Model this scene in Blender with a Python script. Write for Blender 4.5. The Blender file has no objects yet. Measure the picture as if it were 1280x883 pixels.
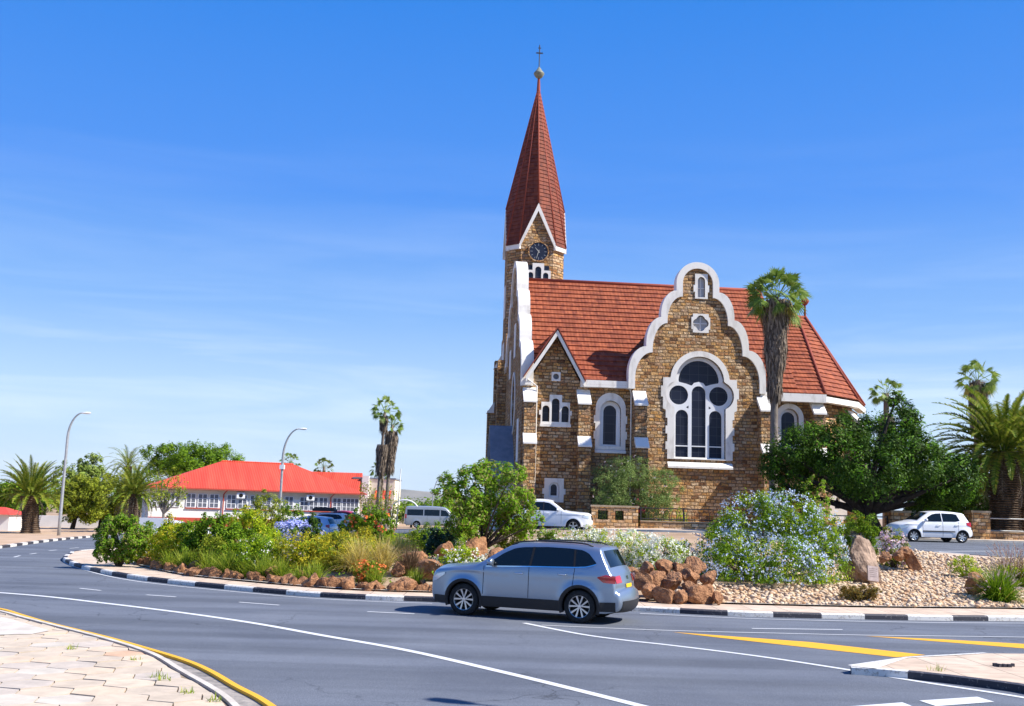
import bpy, bmesh, math, random
import numpy as np
from mathutils import Vector, Matrix, noise
R = math.radians
rng = np.random.default_rng(7); random.seed(7)
scene = bpy.context.scene
col = scene.collection
# ---------------------------------------------------------------- camera
HC = 2.5; FPX = 1300.0; ROLL = R(1.7); PIT = math.atan(193.5/1300)
vf = Vector((0, math.cos(PIT), math.sin(PIT))); vu0 = Vector((0, -math.sin(PIT), math.cos(PIT))); vr0 = Vector((1, 0, 0))
vr = vr0*math.cos(ROLL) + vu0*math.sin(ROLL); vu = -vr0*math.sin(ROLL) + vu0*math.cos(ROLL)
CAM = Vector((0, 0, HC))
cd = bpy.data.cameras.new('camera'); cam = bpy.data.objects.new('camera', cd); col.objects.link(cam)
cd.sensor_width = 36; cd.lens = 36*FPX/1280; cd.clip_start = .1; cd.clip_end = 20000
m3 = Matrix((vr, vu, -vf)).transposed().to_4x4(); m3.translation = CAM; cam.matrix_world = m3
scene.camera = cam
# ---------------------------------------------------------------- light
SUN_EL, SUN_AZ = 44.0, -13.0            # azimuth from +X, towards the camera
w = bpy.data.worlds.new('World'); scene.world = w; w.use_nodes = True
nt = w.node_tree; nt.nodes.clear()
sky = nt.nodes.new('ShaderNodeTexSky'); sky.sky_type = 'NISHITA'; sky.sun_disc = False
sky.sun_elevation = R(SUN_EL); sky.sun_rotation = R(90-SUN_AZ); sky.altitude = 1700; sky.air_density = 1.0; sky.dust_density = .6; sky.ozone_density = 2.2
hs = nt.nodes.new('ShaderNodeHueSaturation'); hs.inputs['Saturation'].default_value = 1.0; hs.inputs['Value'].default_value = 1.0
bg = nt.nodes.new('ShaderNodeBackground'); bg.inputs['Strength'].default_value = .09
wo = nt.nodes.new('ShaderNodeOutputWorld')
tc = nt.nodes.new('ShaderNodeTexCoord')
mp = nt.nodes.new('ShaderNodeMapping'); mp.inputs['Scale'].default_value = (1.6, 1.6, 16)
mp.inputs['Rotation'].default_value = (R(2), R(-4), 0)
nz = nt.nodes.new('ShaderNodeTexNoise'); nz.inputs['Scale'].default_value = 1.7; nz.inputs['Detail'].default_value = 7; nz.inputs['Roughness'].default_value = .55; nz.inputs['Distortion'].default_value = .5
cr = nt.nodes.new('ShaderNodeValToRGB'); cr.color_ramp.elements[0].position = .44; cr.color_ramp.elements[1].position = .74
sx = nt.nodes.new('ShaderNodeSeparateXYZ')
band = nt.nodes.new('ShaderNodeValToRGB')          # cirrus only low in the sky
be = band.color_ramp.elements; be[0].position = 0.0; be[0].color = (.85,.85,.85,1); be[1].position = .36; be[1].color = (0,0,0,1)
e_ = be.new(.12); e_.color = (1,1,1,1); e_ = be.new(.2); e_.color = (.22,.22,.22,1)
mul = nt.nodes.new('ShaderNodeMath'); mul.operation = 'MULTIPLY'
mul2 = nt.nodes.new('ShaderNodeMath'); mul2.operation = 'MULTIPLY'; mul2.inputs[1].default_value = .55
mixc = nt.nodes.new('ShaderNodeMixRGB'); mixc.inputs[2].default_value = (6.2, 7.0, 8.3, 1)
tint = nt.nodes.new('ShaderNodeMixRGB'); tint.blend_type = 'MULTIPLY'; tint.inputs[0].default_value = 1; tint.inputs[2].default_value = (1,1,1,1)
L_ = nt.links.new
grad = nt.nodes.new('ShaderNodeValToRGB'); ge = grad.color_ramp.elements; ge[0].position = 0; ge[0].color = (4.3,5.4,6.6,1); ge[1].position = 1; ge[1].color = (.08,.7,3.6,1)
for p_, c_ in ((.03,(4.1,5.3,6.6)), (.10,(3.3,4.8,6.7)), (.18,(1.6,3.3,6.5)), (.29,(.52,2.08,6.3)), (.46,(.15,1.62,5.7))):
    q_ = ge.new(p_); q_.color = (*c_, 1)
gm = nt.nodes.new('ShaderNodeMixRGB'); gm.inputs[0].default_value = .88
nt.links.new(sx.outputs[2], grad.inputs[0]); nt.links.new(sky.outputs[0], gm.inputs[1]); nt.links.new(grad.outputs[0], gm.inputs[2]); nt.links.new(gm.outputs[0], hs.inputs['Color'])
L_(hs.outputs[0], tint.inputs[1]); L_(tint.outputs[0], mixc.inputs[1])
L_(tc.outputs['Generated'], mp.inputs[0]); L_(mp.outputs[0], nz.inputs[0]); L_(nz.outputs[0], cr.inputs[0])
L_(tc.outputs['Generated'], sx.inputs[0]); L_(sx.outputs[2], band.inputs[0])
L_(cr.outputs[0], mul.inputs[0]); L_(band.outputs[0], mul.inputs[1]); L_(mul.outputs[0], mul2.inputs[0]); L_(mul2.outputs[0], mixc.inputs[0])
L_(mixc.outputs[0], bg.inputs[0]); L_(bg.outputs[0], wo.inputs[0])
sl = bpy.data.lights.new('sun', 'SUN'); sl.energy = 5.0; sl.angle = R(.53); sl.color = (1, .95, .87)
so = bpy.data.objects.new('sun', sl); col.objects.link(so)
sdir = Vector((math.cos(R(SUN_EL))*math.cos(R(SUN_AZ)), math.cos(R(SUN_EL))*math.sin(R(SUN_AZ)), math.sin(R(SUN_EL))))
so.rotation_euler = sdir.to_track_quat('Z', 'Y').to_euler(); so.location = sdir*80
vs = scene.view_settings; vs.view_transform = 'Standard'; vs.look = 'None'; vs.exposure = 0.80; vs.gamma = 1; vs.use_curve_mapping = False
scene.render.engine = 'CYCLES'
scene.cycles.max_bounces = 6; scene.cycles.transparent_max_bounces = 8; scene.cycles.diffuse_bounces = 3; scene.cycles.caustics_reflective = False; scene.cycles.caustics_refractive = False
# ---------------------------------------------------------------- pixel helpers (survey of the photograph -> metres)
def ray(px, py): return vf + vr*((px-640)/FPX) - vu*((py-441.5)/FPX)
def sst(a, b, x):
    t = min(1, max(0, (x-a)/(b-a))); return t*t*(3-2*t)
def g(x, y): return (1.4*sst(30, 54, y)+.1*sst(54, 60, y))*sst(-14, 9, x) - .6*sst(45, 80, y)*sst(-15, -40, x)
def G(px, py, dz=0):
    d = ray(px, py); t = 5.0
    while t < 500:
        p = CAM + d*t
        if p.z < g(p.x, p.y)+dz: break
        t += .02
    return Vector((p.x, p.y, g(p.x, p.y)+dz))
def AY(px, py, Y):
    d = ray(px, py); return CAM + d*(Y/d.y)
# ---------------------------------------------------------------- materials
def mat(name):
    m = bpy.data.materials.new(name); m.use_nodes = True
    n = m.node_tree.nodes; b = n['Principled BSDF']
    return m, m.node_tree, b
def nd(t, kind, **kw):
    n = t.nodes.new(kind)
    for k, v in kw.items():
        if hasattr(n, k): setattr(n, k, v)
        else: n.inputs[k.replace('_', ' ')].default_value = v
    return n
def ramp(t, stops, src=None, interp='LINEAR'):
    r = t.nodes.new('ShaderNodeValToRGB'); r.color_ramp.interpolation = interp
    e = r.color_ramp.elements
    while len(e) > 1: e.remove(e[-1])
    e[0].position = stops[0][0]; e[0].color = (*stops[0][1], 1)
    for p, c in stops[1:]:
        q = e.new(p); q.color = (*c, 1)
    if src is not None: t.links.new(src, r.inputs[0])
    return r
def g3(v): return (v, v, v)
def coords(t, kind='Object', scale=(1,1,1)):
    c = t.nodes.new('ShaderNodeTexCoord'); m = t.nodes.new('ShaderNodeMapping'); m.inputs['Scale'].default_value = scale
    t.links.new(c.outputs[kind], m.inputs[0]); return m.outputs[0]
def noisy(name, c1, c2, scale=3, rough=.8, bump=.0, bscale=20, detail=6, metal=0, kind='Object', stretch=(1,1,1), spec=.3, lo=.35, hi=.65, bdist=.02):
    m, t, b = mat(name); v = coords(t, kind, stretch)
    n = nd(t, 'ShaderNodeTexNoise', Scale=scale, Detail=detail, Roughness=.6); t.links.new(v, n.inputs[0])
    r = ramp(t, [(lo, c1), (hi, c2)], n.outputs[0]); t.links.new(r.outputs[0], b.inputs['Base Color'])
    b.inputs['Roughness'].default_value = rough; b.inputs['Metallic'].default_value = metal; b.inputs['Specular IOR Level'].default_value = spec
    if bump:
        n2 = nd(t, 'ShaderNodeTexNoise', Scale=bscale, Detail=5); t.links.new(v, n2.inputs[0])
        bp = nd(t, 'ShaderNodeBump', Strength=bump, Distance=bdist); t.links.new(n2.outputs[0], bp.inputs['Height']); t.links.new(bp.outputs[0], b.inputs['Normal'])
    return m
def plain(name, c, rough=.6, metal=0, spec=.4, coat=0, emit=None):
    m, t, b = mat(name); b.inputs['Base Color'].default_value = (*c, 1); b.inputs['Roughness'].default_value = rough
    b.inputs['Metallic'].default_value = metal; b.inputs['Specular IOR Level'].default_value = spec; b.inputs['Coat Weight'].default_value = coat; b.inputs['Coat Roughness'].default_value = .08
    return m
def stone(name, bw=.48, bh=.21, cols=None, bumpd=.28, dirt=1):
    m, t, b = mat(name); L = t.links.new
    uv = coords(t, 'UV')
    n0 = nd(t, 'ShaderNodeTexNoise', Scale=1.6, Detail=2); L(uv, n0.inputs[0])
    sub = nd(t, 'ShaderNodeVectorMath', operation='SUBTRACT'); L(n0.outputs['Color'], sub.inputs[0]); sub.inputs[1].default_value = (.5,.5,.5)
    sc = nd(t, 'ShaderNodeVectorMath', operation='SCALE'); L(sub.outputs[0], sc.inputs[0]); sc.inputs['Scale'].default_value = .13
    ad = nd(t, 'ShaderNodeVectorMath', operation='ADD'); L(uv, ad.inputs[0]); L(sc.outputs[0], ad.inputs[1])
    br = nd(t, 'ShaderNodeTexBrick'); L(ad.outputs[0], br.inputs[0])
    br.offset = .43; br.squash = .7; br.squash_frequency = 3
    for k, v in (('Color1', (0,0,0,1)), ('Color2', (1,1,1,1)), ('Mortar', (0,0,0,1)), ('Scale', 1.0), ('Mortar Size', .028), ('Mortar Smooth', .9), ('Bias', 0.0), ('Brick Width', bw), ('Row Height', bh)):
        br.inputs[k].default_value = v
    cols = cols or [(0,(.20,.11,.065)),(.06,(.48,.25,.10)),(.18,(.72,.42,.17)),(.34,(.64,.44,.26)),(.46,(.76,.42,.145)),(.58,(.74,.54,.34)),(.68,(.56,.37,.24)),(.80,(.52,.25,.10)),(.9,(.80,.60,.39))]
    cr_ = ramp(t, cols, br.outputs['Color'], 'LINEAR')
    n1 = nd(t, 'ShaderNodeTexNoise', Scale=9.0, Detail=6, Roughness=.65); L(uv, n1.inputs[0])
    m1 = nd(t, 'ShaderNodeMixRGB', blend_type='MULTIPLY'); m1.inputs[0].default_value = .75
    r1 = ramp(t, [(.3, g3(.45)), (.55, g3(1.0)), (.75, g3(1.35))], n1.outputs[0]); L(cr_.outputs[0], m1.inputs[1]); L(r1.outputs[0], m1.inputs[2])
    n3 = nd(t, 'ShaderNodeTexNoise', Scale=.55, Detail=3); L(uv, n3.inputs[0])
    m3_ = nd(t, 'ShaderNodeMixRGB', blend_type='MULTIPLY'); m3_.inputs[0].default_value = .8*dirt
    r3 = ramp(t, [(.3, (.72,.68,.66)), (.6, (1.12,1.08,1.0))], n3.outputs[0]); L(m1.outputs[0], m3_.inputs[1]); L(r3.outputs[0], m3_.inputs[2])
    mx = nd(t, 'ShaderNodeMixRGB'); L(br.outputs['Fac'], mx.inputs[0]); L(m3_.outputs[0], mx.inputs[1]); mx.inputs[2].default_value = (.25,.18,.115,1)
    L(mx.outputs[0], b.inputs['Base Color']); b.inputs['Roughness'].default_value = .9; b.inputs['Specular IOR Level'].default_value = .15
    # height: recessed joint, each stone its own face height and rough hewn
    inv = nd(t, 'ShaderNodeMath', operation='SUBTRACT'); inv.inputs[0].default_value = 1; L(br.outputs['Fac'], inv.inputs[1])
    h1 = nd(t, 'ShaderNodeMath', operation='MULTIPLY'); L(br.outputs['Color'], h1.inputs[0]); h1.inputs[1].default_value = .35
    n2 = nd(t, 'ShaderNodeTexNoise', Scale=5.5, Detail=5, Roughness=.6); L(uv, n2.inputs[0])
    h2 = nd(t, 'ShaderNodeMath', operation='MULTIPLY_ADD'); L(n2.outputs[0], h2.inputs[0]); h2.inputs[1].default_value = 1.5; L(h1.outputs[0], h2.inputs[2])
    h3 = nd(t, 'ShaderNodeMath', operation='MULTIPLY_ADD'); L(inv.outputs[0], h3.inputs[0]); h3.inputs[1].default_value = .75; L(h2.outputs[0], h3.inputs[2])
    bp = nd(t, 'ShaderNodeBump', Strength=1.0, Distance=bumpd); L(h3.outputs[0], bp.inputs['Height']); L(bp.outputs[0], b.inputs['Normal'])
    return m
def tiles(name, c1, c2, c3, colw=.24):
    m, t, b = mat(name); L = t.links.new; uv = coords(t, 'UV')
    br = nd(t, 'ShaderNodeTexBrick'); L(uv, br.inputs[0]); br.offset = .5
    for k, v in (('Color1', (0,0,0,1)), ('Color2', (1,1,1,1)), ('Mortar', (.5,.5,.5,1)), ('Scale', 1.0), ('Mortar Size', .0), ('Brick Width', colw), ('Row Height', .37)):
        br.inputs[k].default_value = v
    r = ramp(t, [(0, c2), (.5, c1), (1, c3)], br.outputs['Color'])
    n = nd(t, 'ShaderNodeTexNoise', Scale=.8, Detail=6, Roughness=.7); L(uv, n.inputs[0])
    mm = nd(t, 'ShaderNodeMixRGB', blend_type='MULTIPLY'); mm.inputs[0].default_value = 1
    r2 = ramp(t, [(.28, (.72,.73,.74)), (.5, g3(.98)), (.72, (1.12,1.1,1.06))], n.outputs[0]); L(r.outputs[0], mm.inputs[1]); L(r2.outputs[0], mm.inputs[2]); L(mm.outputs[0], b.inputs['Base Color'])
    wv = nd(t, 'ShaderNodeTexWave', wave_type='BANDS', bands_direction='X', Scale=1/colw*.159*2*math.pi/ (2*math.pi)*2*math.pi/ (2*math.pi)); wv.inputs['Distortion'].default_value = 0
    wv.inputs['Scale'].default_value = .314/colw
    L(uv, wv.inputs[0])
    bp = nd(t, 'ShaderNodeBump', Strength=.35, Distance=.03); L(wv.outputs[0], bp.inputs['Height']); L(bp.outputs[0], b.inputs['Normal'])
    b.inputs['Roughness'].default_value = .75; b.inputs['Specular IOR Level'].default_value = .25
    return m
M = {}
M['stone'] = stone('church_stone')
M['stone2'] = stone('garden_wall_stone', .42, .2, bumpd=.06)
M['tile'] = tiles('clay_tiles', (.27,.070,.031), (.20,.050,.026), (.34,.095,.042))
M['tiledark'] = tiles('steeple_tiles', (.175,.042,.022), (.13,.032,.019), (.22,.056,.028))
M['louvre'] = plain('pale_louvre', (.48,.50,.53), .6)
M['white'] = noisy('white_plaster', (.60,.56,.50), (.80,.77,.71), scale=2.2, rough=.88, bump=.35, bscale=24, bdist=.012, stretch=(1,1,.35), lo=.28, hi=.5)
M['frame'] = plain('white_frame', (.78,.79,.8), .5)
M['ridge'] = noisy('ridge_tile', (.22,.045,.026), (.29,.06,.034), scale=2, rough=.75)
M['glassdark'] = None
def leaded(name):
    m, t, b = mat(name); L = t.links.new; uv = coords(t, 'UV')
    br = nd(t, 'ShaderNodeTexBrick'); L(uv, br.inputs[0]); br.offset = 0
    for k, v in (('Color1', (.006,.009,.022,1)), ('Color2', (.012,.016,.036,1)), ('Mortar', (.05,.055,.07,1)), ('Scale', 1.0), ('Mortar Size', .012), ('Brick Width', .6), ('Row Height', .56)):
        br.inputs[k].default_value = v
    L(br.outputs[0], b.inputs['Base Color']); b.inputs['Roughness'].default_value = .35; b.inputs['Specular IOR Level'].default_value = .35
    n = nd(t, 'ShaderNodeTexNoise', Scale=3.0); L(uv, n.inputs[0]); bp = nd(t, 'ShaderNodeBump', Strength=.25, Distance=.02); L(n.outputs[0], bp.inputs['Height']); L(bp.outputs[0], b.inputs['Normal'])
    return m
M['glass'] = leaded('leaded_glass')
M['iron'] = plain('dark_iron', (.025,.025,.028), .5)
M['steel'] = noisy('galvanised_steel', (.42,.43,.44), (.55,.56,.57), scale=6, rough=.45, metal=.6)
M['lead'] = noisy('lead_grey', (.16,.19,.24), (.22,.25,.3), scale=2, rough=.6)
# ---------------------------------------------------------------- mesh tools
def link(o, parent=None):
    col.objects.link(o)
    if parent is not None: o.parent = parent
    return o
def boxuv(me):
    n = len(me.loops)
    if n == 0: return
    uvl = me.uv_layers.new(name='UVMap')
    co = np.empty(len(me.vertices)*3); me.vertices.foreach_get('co', co); co = co.reshape(-1, 3)
    li = np.empty(n, int); me.loops.foreach_get('vertex_index', li)
    nor = np.empty(len(me.polygons)*3); me.polygons.foreach_get('normal', nor); nor = nor.reshape(-1, 3)
    tot = np.empty(len(me.polygons), int); me.polygons.foreach_get('loop_total', tot)
    nl = np.abs(np.repeat(nor, tot, 0)); c = co[li]
    ax = np.where(nl[:,2] > .75, 2, np.where(nl[:,0] > nl[:,1], 0, 1))
    uv = np.where((ax == 2)[:,None], c[:,[0,1]], np.where((ax == 0)[:,None], c[:,[1,2]]+[.31,0], c[:,[0,2]]))
    uvl.data.foreach_set('uv', uv.ravel())
class MB:
    def __init__(s): s.v = []; s.f = []; s.m = []
    def add(s, vs, fs, mi=0):
        o = len(s.v); s.v += [tuple(v) for v in vs]; s.f += [tuple(i+o for i in f) for f in fs]; s.m += [mi]*len(fs); return s
    def box(s, x0, x1, y0, y1, z0, z1, mi=0):
        return s.add([(x0,y0,z0),(x1,y0,z0),(x1,y1,z0),(x0,y1,z0),(x0,y0,z1),(x1,y0,z1),(x1,y1,z1),(x0,y1,z1)],
            [(3,2,1,0),(4,5,6,7),(0,1,5,4),(1,2,6,5),(2,3,7,6),(3,0,4,7)], mi)
    def prism(s, pts, y0, y1, mi=0, axis='y'):      # pts (x,z) extruded along y, or (x,y) along z, or (y,z) along x
        n = len(pts)
        if axis == 'y': a = [(p[0], y0, p[1]) for p in pts]; b = [(p[0], y1, p[1]) for p in pts]
        elif axis == 'z': a = [(p[0], p[1], y0) for p in pts]; b = [(p[0], p[1], y1) for p in pts]
        else: a = [(y0, p[0], p[1]) for p in pts]; b = [(y1, p[0], p[1]) for p in pts]
        return s.add(a+b, [tuple(range(n)), tuple(range(2*n-1, n-1, -1))]+[(i, i+n, (i+1) % n+n, (i+1) % n) for i in range(n)], mi)
    def tube(s, path, rad, n=8, mi=0, caps=True):
        path = [Vector(p) for p in path]; k = len(path)
        if not hasattr(rad, '__len__'): rad = [rad]*k
        vs = []; up = Vector((.13, .27, 1)).normalized()
        for i, p in enumerate(path):
            d = (path[min(i+1, k-1)]-path[max(i-1, 0)]).normalized()
            a = d.cross(up)
            if a.length < .1: a = d.cross(Vector((1, .1, 0)))
            a.normalize(); b = d.cross(a)
            for j in range(n):
                th = 2*math.pi*j/n; vs.append(p+(a*math.cos(th)+b*math.sin(th))*rad[i])
        fs = [(i*n+j, i*n+(j+1) % n, (i+1)*n+(j+1) % n, (i+1)*n+j) for i in range(k-1) for j in range(n)]
        if caps: fs += [tuple(range(n-1, -1, -1)), tuple(range((k-1)*n, k*n))]
        return s.add(vs, fs, mi)
    def lathe(s, prof, c=(0,0,0), n=16, mi=0, axis='z'):
        vs = []
        for r_, h in prof:
            for j in range(n):
                th = 2*math.pi*j/n; a, b = r_*math.cos(th), r_*math.sin(th)
                vs.append({'z': (c[0]+a, c[1]+b, c[2]+h), 'y': (c[0]+a, c[1]+h, c[2]+b), 'x': (c[0]+h, c[1]+a, c[2]+b)}[axis])
        k = len(prof)
        fs = [(i*n+j, i*n+(j+1) % n, (i+1)*n+(j+1) % n, (i+1)*n+j) for i in range(k-1) for j in range(n)]
        return s.add(vs, fs, mi)
    def build(s, name, mats, parent=None, smooth=False, uv=True, fixn=True, split=False):
        if split:
            par = list(range(len(s.v)))
            def find(a):
                while par[a] != a: par[a] = par[par[a]]; a = par[a]
                return a
            for f_ in s.f:
                for q in f_[1:]: par[find(q)] = find(f_[0])
            groups = {}
            for f_, mi in zip(s.f, s.m): groups.setdefault(find(f_[0]), []).append((f_, mi))
            for fl_ in groups.values():
                m2 = MB(); ids = sorted({q for f_, _ in fl_ for q in f_}); rm_ = {q: i for i, q in enumerate(ids)}; m2.v = [s.v[q] for q in ids]; m2.f = [tuple(rm_[q] for q in f_) for f_, _ in fl_]; m2.m = [mi for _, mi in fl_]
                o = m2.build(name, mats, parent, smooth, uv, fixn)
            return o
        me = bpy.data.meshes.new(name); me.from_pydata(s.v, [], s.f)
        if not isinstance(mats, (list, tuple)): mats = [mats]
        for m in mats: me.materials.append(m)
        me.polygons.foreach_set('material_index', s.m)
        if fixn:
            b = bmesh.new(); b.from_mesh(me); bmesh.ops.recalc_face_normals(b, faces=b.faces); b.to_mesh(me); b.free()
        if smooth: me.polygons.foreach_set('use_smooth', [True]*len(me.polygons))
        if uv: boxuv(me)
        me.update(); return link(bpy.data.objects.new(name, me), parent)
def plate_mesh(loops, depth):
    """2D outlines (x,z) with holes -> mesh extruded from y=0 to y=depth"""
    cu = bpy.data.curves.new('tmp', 'CURVE'); cu.dimensions = '2D'; cu.fill_mode = 'BOTH'; cu.extrude = abs(depth)/2
    for lp in loops:
        sp = cu.splines.new('POLY'); sp.points.add(len(lp)-1); sp.use_cyclic_u = True
        for q, (x, z) in zip(sp.points, lp): q.co = (x, z, 0, 1)
    ob = bpy.data.objects.new('tmp', cu)
    me = ob.to_mesh(); vs = [(v.co.x, v.co.z, v.co.y) for v in me.vertices]; fs = [tuple(p.vertices) for p in me.polygons]
    ob.to_mesh_clear(); bpy.data.objects.remove(ob); bpy.data.curves.remove(cu)
    return vs, fs
def plate(mb, loops, y0, y1, mi=0, swap=False):
    vs, fs = plate_mesh(loops, y1-y0); c = (y0+y1)/2
    if swap: vs = [(v[1]+c, v[0], v[2]) for v in vs]
    else: vs = [(v[0], v[1]+c, v[2]) for v in vs]
    return mb.add(vs, fs, mi)
def empty(name, loc=(0,0,0), rz=0, label=None, cat=None, group=None, parent=None):
    o = bpy.data.objects.new(name, None); link(o, parent); o.location = loc; o.rotation_euler = (0, 0, rz); o.empty_display_size = .3
    if label: tag(o, label, cat, group)
    return o
def tag(o, label=None, cat=None, group=None, kind=None):
    if label: o['label'] = label
    if cat: o['category'] = cat
    if group: o['group'] = group
    if kind: o['kind'] = kind
    return o
def ctree(o, parent=None):
    c = o.copy(); col.objects.link(c); c.parent = parent
    for ch in list(o.children): ctree(ch, c)
    return c
def rect(x0, x1, z0, z1): return [(x0,z0),(x1,z0),(x1,z1),(x0,z1)]
def arch(x0, x1, z0, z1, n=12, pointed=0):           # semicircular head, z1 = crown
    c = (x0+x1)/2; r_ = (x1-x0)/2; zs = z1-r_
    return [(x0,z0),(x1,z0)]+[(c+r_*math.cos(a), zs+r_*math.sin(a)) for a in np.linspace(0, math.pi, n)]
def circ(cx, cz, r_, n=24): return [(cx+r_*math.cos(a), cz+r_*math.sin(a)) for a in np.linspace(0, 2*math.pi, n, endpoint=False)]
# ================================================================ CHURCH
TH = R(5); CO = Vector((.75, 66, 1.3)); es = Vector((math.cos(TH), math.sin(TH), 0)); et = Vector((-math.sin(TH), math.cos(TH), 0))
def L(px, py, t):
    d = ray(px, py); k = ((CO-CAM).dot(et)+t)/d.dot(et); p = CAM+d*k-CO; return p.dot(es), p.z
church = empty('church', CO, TH, 'sandstone church with red tiled roof, white trimmed gables and pointed clock steeple', 'church')
ST, WH, TL = M['stone'], M['white'], M['tile']
def facet(mb, el, er, rl, rr, rows, lift=.07):
    """tiled roof plane between the eave el-er and the ridge rl-rr, in stepped courses; returns uvs per face"""
    el, er, rl, rr = map(Vector, (el, er, rl, rr))
    n = (er-el).cross((rl+rr)/2-(el+er)/2).normalized()
    if n.z < 0: n = -n
    ev = (er-el).normalized(); Ls = ((rl+rr)/2-(el+er)/2).length
    for i in range(rows):
        a, b = i/rows, (i+1)/rows
        p0 = el.lerp(rl, a)+n*lift; p1 = er.lerp(rr, a)+n*lift; p2 = er.lerp(rr, b); p3 = el.lerp(rl, b)
        q0 = el.lerp(rl, a)-n*.0; q1 = er.lerp(rr, a)-n*.0
        if (p2-p3).length < 1e-3: vs = [p0, p1, p2]; k = [(0, 1, 2)]
        else: vs = [p0, p1, p2, p3]; k = [(0, 1, 2, 3)]
        o = len(mb.v); mb.add(vs, k); mb.uv += [((v-el).dot(ev), (a if j < 2 else b)*Ls) for j, v in enumerate(vs)]
        mb.add([q0, q1, p1, p0], [(0, 1, 2, 3)]); mb.uv += [((v-el).dot(ev), a*Ls+.01) for v in (q0, q1, p1, p0)]
def roofpart(name, facets, mats, parent, rowh=.47, extra=None):
    mb = MB(); mb.uv = []
    for f_ in facets:
        h = ((Vector(f_[2])+Vector(f_[3]))/2-(Vector(f_[0])+Vector(f_[1]))/2).length
        facet(mb, *f_, max(3, round(h/rowh)))
    o = mb.build(name, mats, parent, uv=False, fixn=False)
    uvl = o.data.uv_layers.new(name='UVMap'); uvl.data.foreach_set('uv', np.array(mb.uv).ravel())
    return o
HWID = 7.0; EZ = 9.5; RZ = 17.4
def slope_z(t): return EZ+(RZ-EZ)*(1-abs(t-HWID)/HWID)
# nave roof
ov = .45; ez = EZ-ov*(RZ-EZ)/HWID+.1
NROW = 23; STEP = (HWID+ov)/NROW; ROWH = STEP*math.hypot(1, (RZ-EZ-.1)/HWID)
def rseg(x0, x1, tl):
    tl = -ov+math.ceil((tl+ov)/STEP-1e-6)*STEP
    zl = EZ+.1+tl*(RZ-EZ-.1)/HWID; return ((x0,tl,zl),(x1,tl,zl),(x0,HWID,RZ),(x1,HWID,RZ))
GLX, GRX = L(657,470,-.3)[0], L(729,476,-.3)[0]
roofpart('roof', [rseg(.5,GRX-.1,.35), rseg(GRX-.1,6.95,-ov), rseg(6.95,15.6,.75), rseg(15.6,18.0,-.2), ((18.0,2*HWID+ov,ez),(.5,2*HWID+ov,ez),(18.0,HWID,RZ),(.5,HWID,RZ))], TL, church, rowh=ROWH)
# choir and apse roof, a lower ridge
CZ = 15.6; c0 = 16.0; C1 = (19.75,-.45); C2 = (23.05,2.1); C3 = (25.2,5.9); C4 = (25.2,8.1); C5 = (23.05,11.9); C6 = (19.75,14.45)
ce = 9.1
PK1 = (20.75,7,CZ); PK2 = (21.3,7,CZ)
def P3(c, z=ce): return (c[0], c[1], z)
roofpart('roof', [((c0,-.45,ce+.02),P3(C1),(c0,7,CZ),PK1), (P3(C1),P3(C2),PK1,PK2), (P3(C2),P3(C3),PK2,PK2), (P3(C3),P3(C4),PK2,PK2), (P3(C4),P3(C5),PK2,PK2), (P3(C5),P3(C6),PK2,PK1), (P3(C6),(c0,14.45,ce),PK1,(c0,7,CZ))], TL, church)
mb = MB()
for a, b in ((C1,PK1),(C2,PK2),(C3,PK2)): mb.tube([P3(a, ce+.08), (b[0],b[1],b[2]+.08)], .11, 6)
mb.tube([(.5,7,RZ+.03),(18.0,7,RZ+.03)], .14, 6); mb.tube([(c0,7,CZ+.05),PK2], .13, 6)
mb.build('ridge_cap', M['ridge'], church, smooth=True, split=True)
mb = MB(); mb.lathe([(.09,0),(.07,.9),(.16,.95),(.3,1.15),(.3,1.3),(.14,1.5),(0.02,1.7)], (21.3,7,CZ), 12); mb.build('roof_finial', M['ridge'], church, smooth=True)
mb = MB(); mb.prism([(-.02,9.4),(14.02,9.4),(7,RZ-.1)], 17.7, 17.95, axis='x'); mb.build('wall', ST, church)      # east gable of the nave
# windows (label, geometry)
def window(kind, plate_out, hole, panes, t0, depth=.38, parent=church, sill=None, swap=False, barsz=()):
    wmb = MB(); plate(wmb, [plate_out, hole], t0-.06, t0+depth, swap=swap)
    wo_ = wmb.build('window_surround', WH, parent)
    if panes:
        f_ = MB(); plate(f_, [[(x*1.0, z) for x, z in hole]]+panes, t0+depth-.12, t0+depth-.02, swap=swap); f_.build('window_frame', M['frame'], wo_)
        gl = MB()
        xs = [x for x, z in hole]; zs = [z for x, z in hole]
        if swap: gl.box(t0+depth-.04, t0+depth-.025, min(xs), max(xs), min(zs), max(zs))
        else: gl.box(min(xs)+.01, max(xs)-.01, t0+depth-.045, t0+depth-.03, min(zs)+.01, max(zs)-.01)
        gl.build('window_pane', M['glass'], wo_)
    if sill:
        s_ = MB(); x0, x1, z0, z1, pr = sill
        s_.add([(x0,t0+.3,z0),(x1,t0+.3,z0),(x1,t0-pr,z0),(x0,t0-pr,z0),(x0,t0+.3,z1),(x1,t0+.3,z1),(x1,t0-pr,z0+.12),(x0,t0-pr,z0+.12)],
            [(0,1,2,3),(4,5,6,7),(3,2,6,7),(0,3,7,4),(1,2,6,5),(0,1,5,4)]); s_.build('window_sill', WH, wo_)
    return wo_
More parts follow.
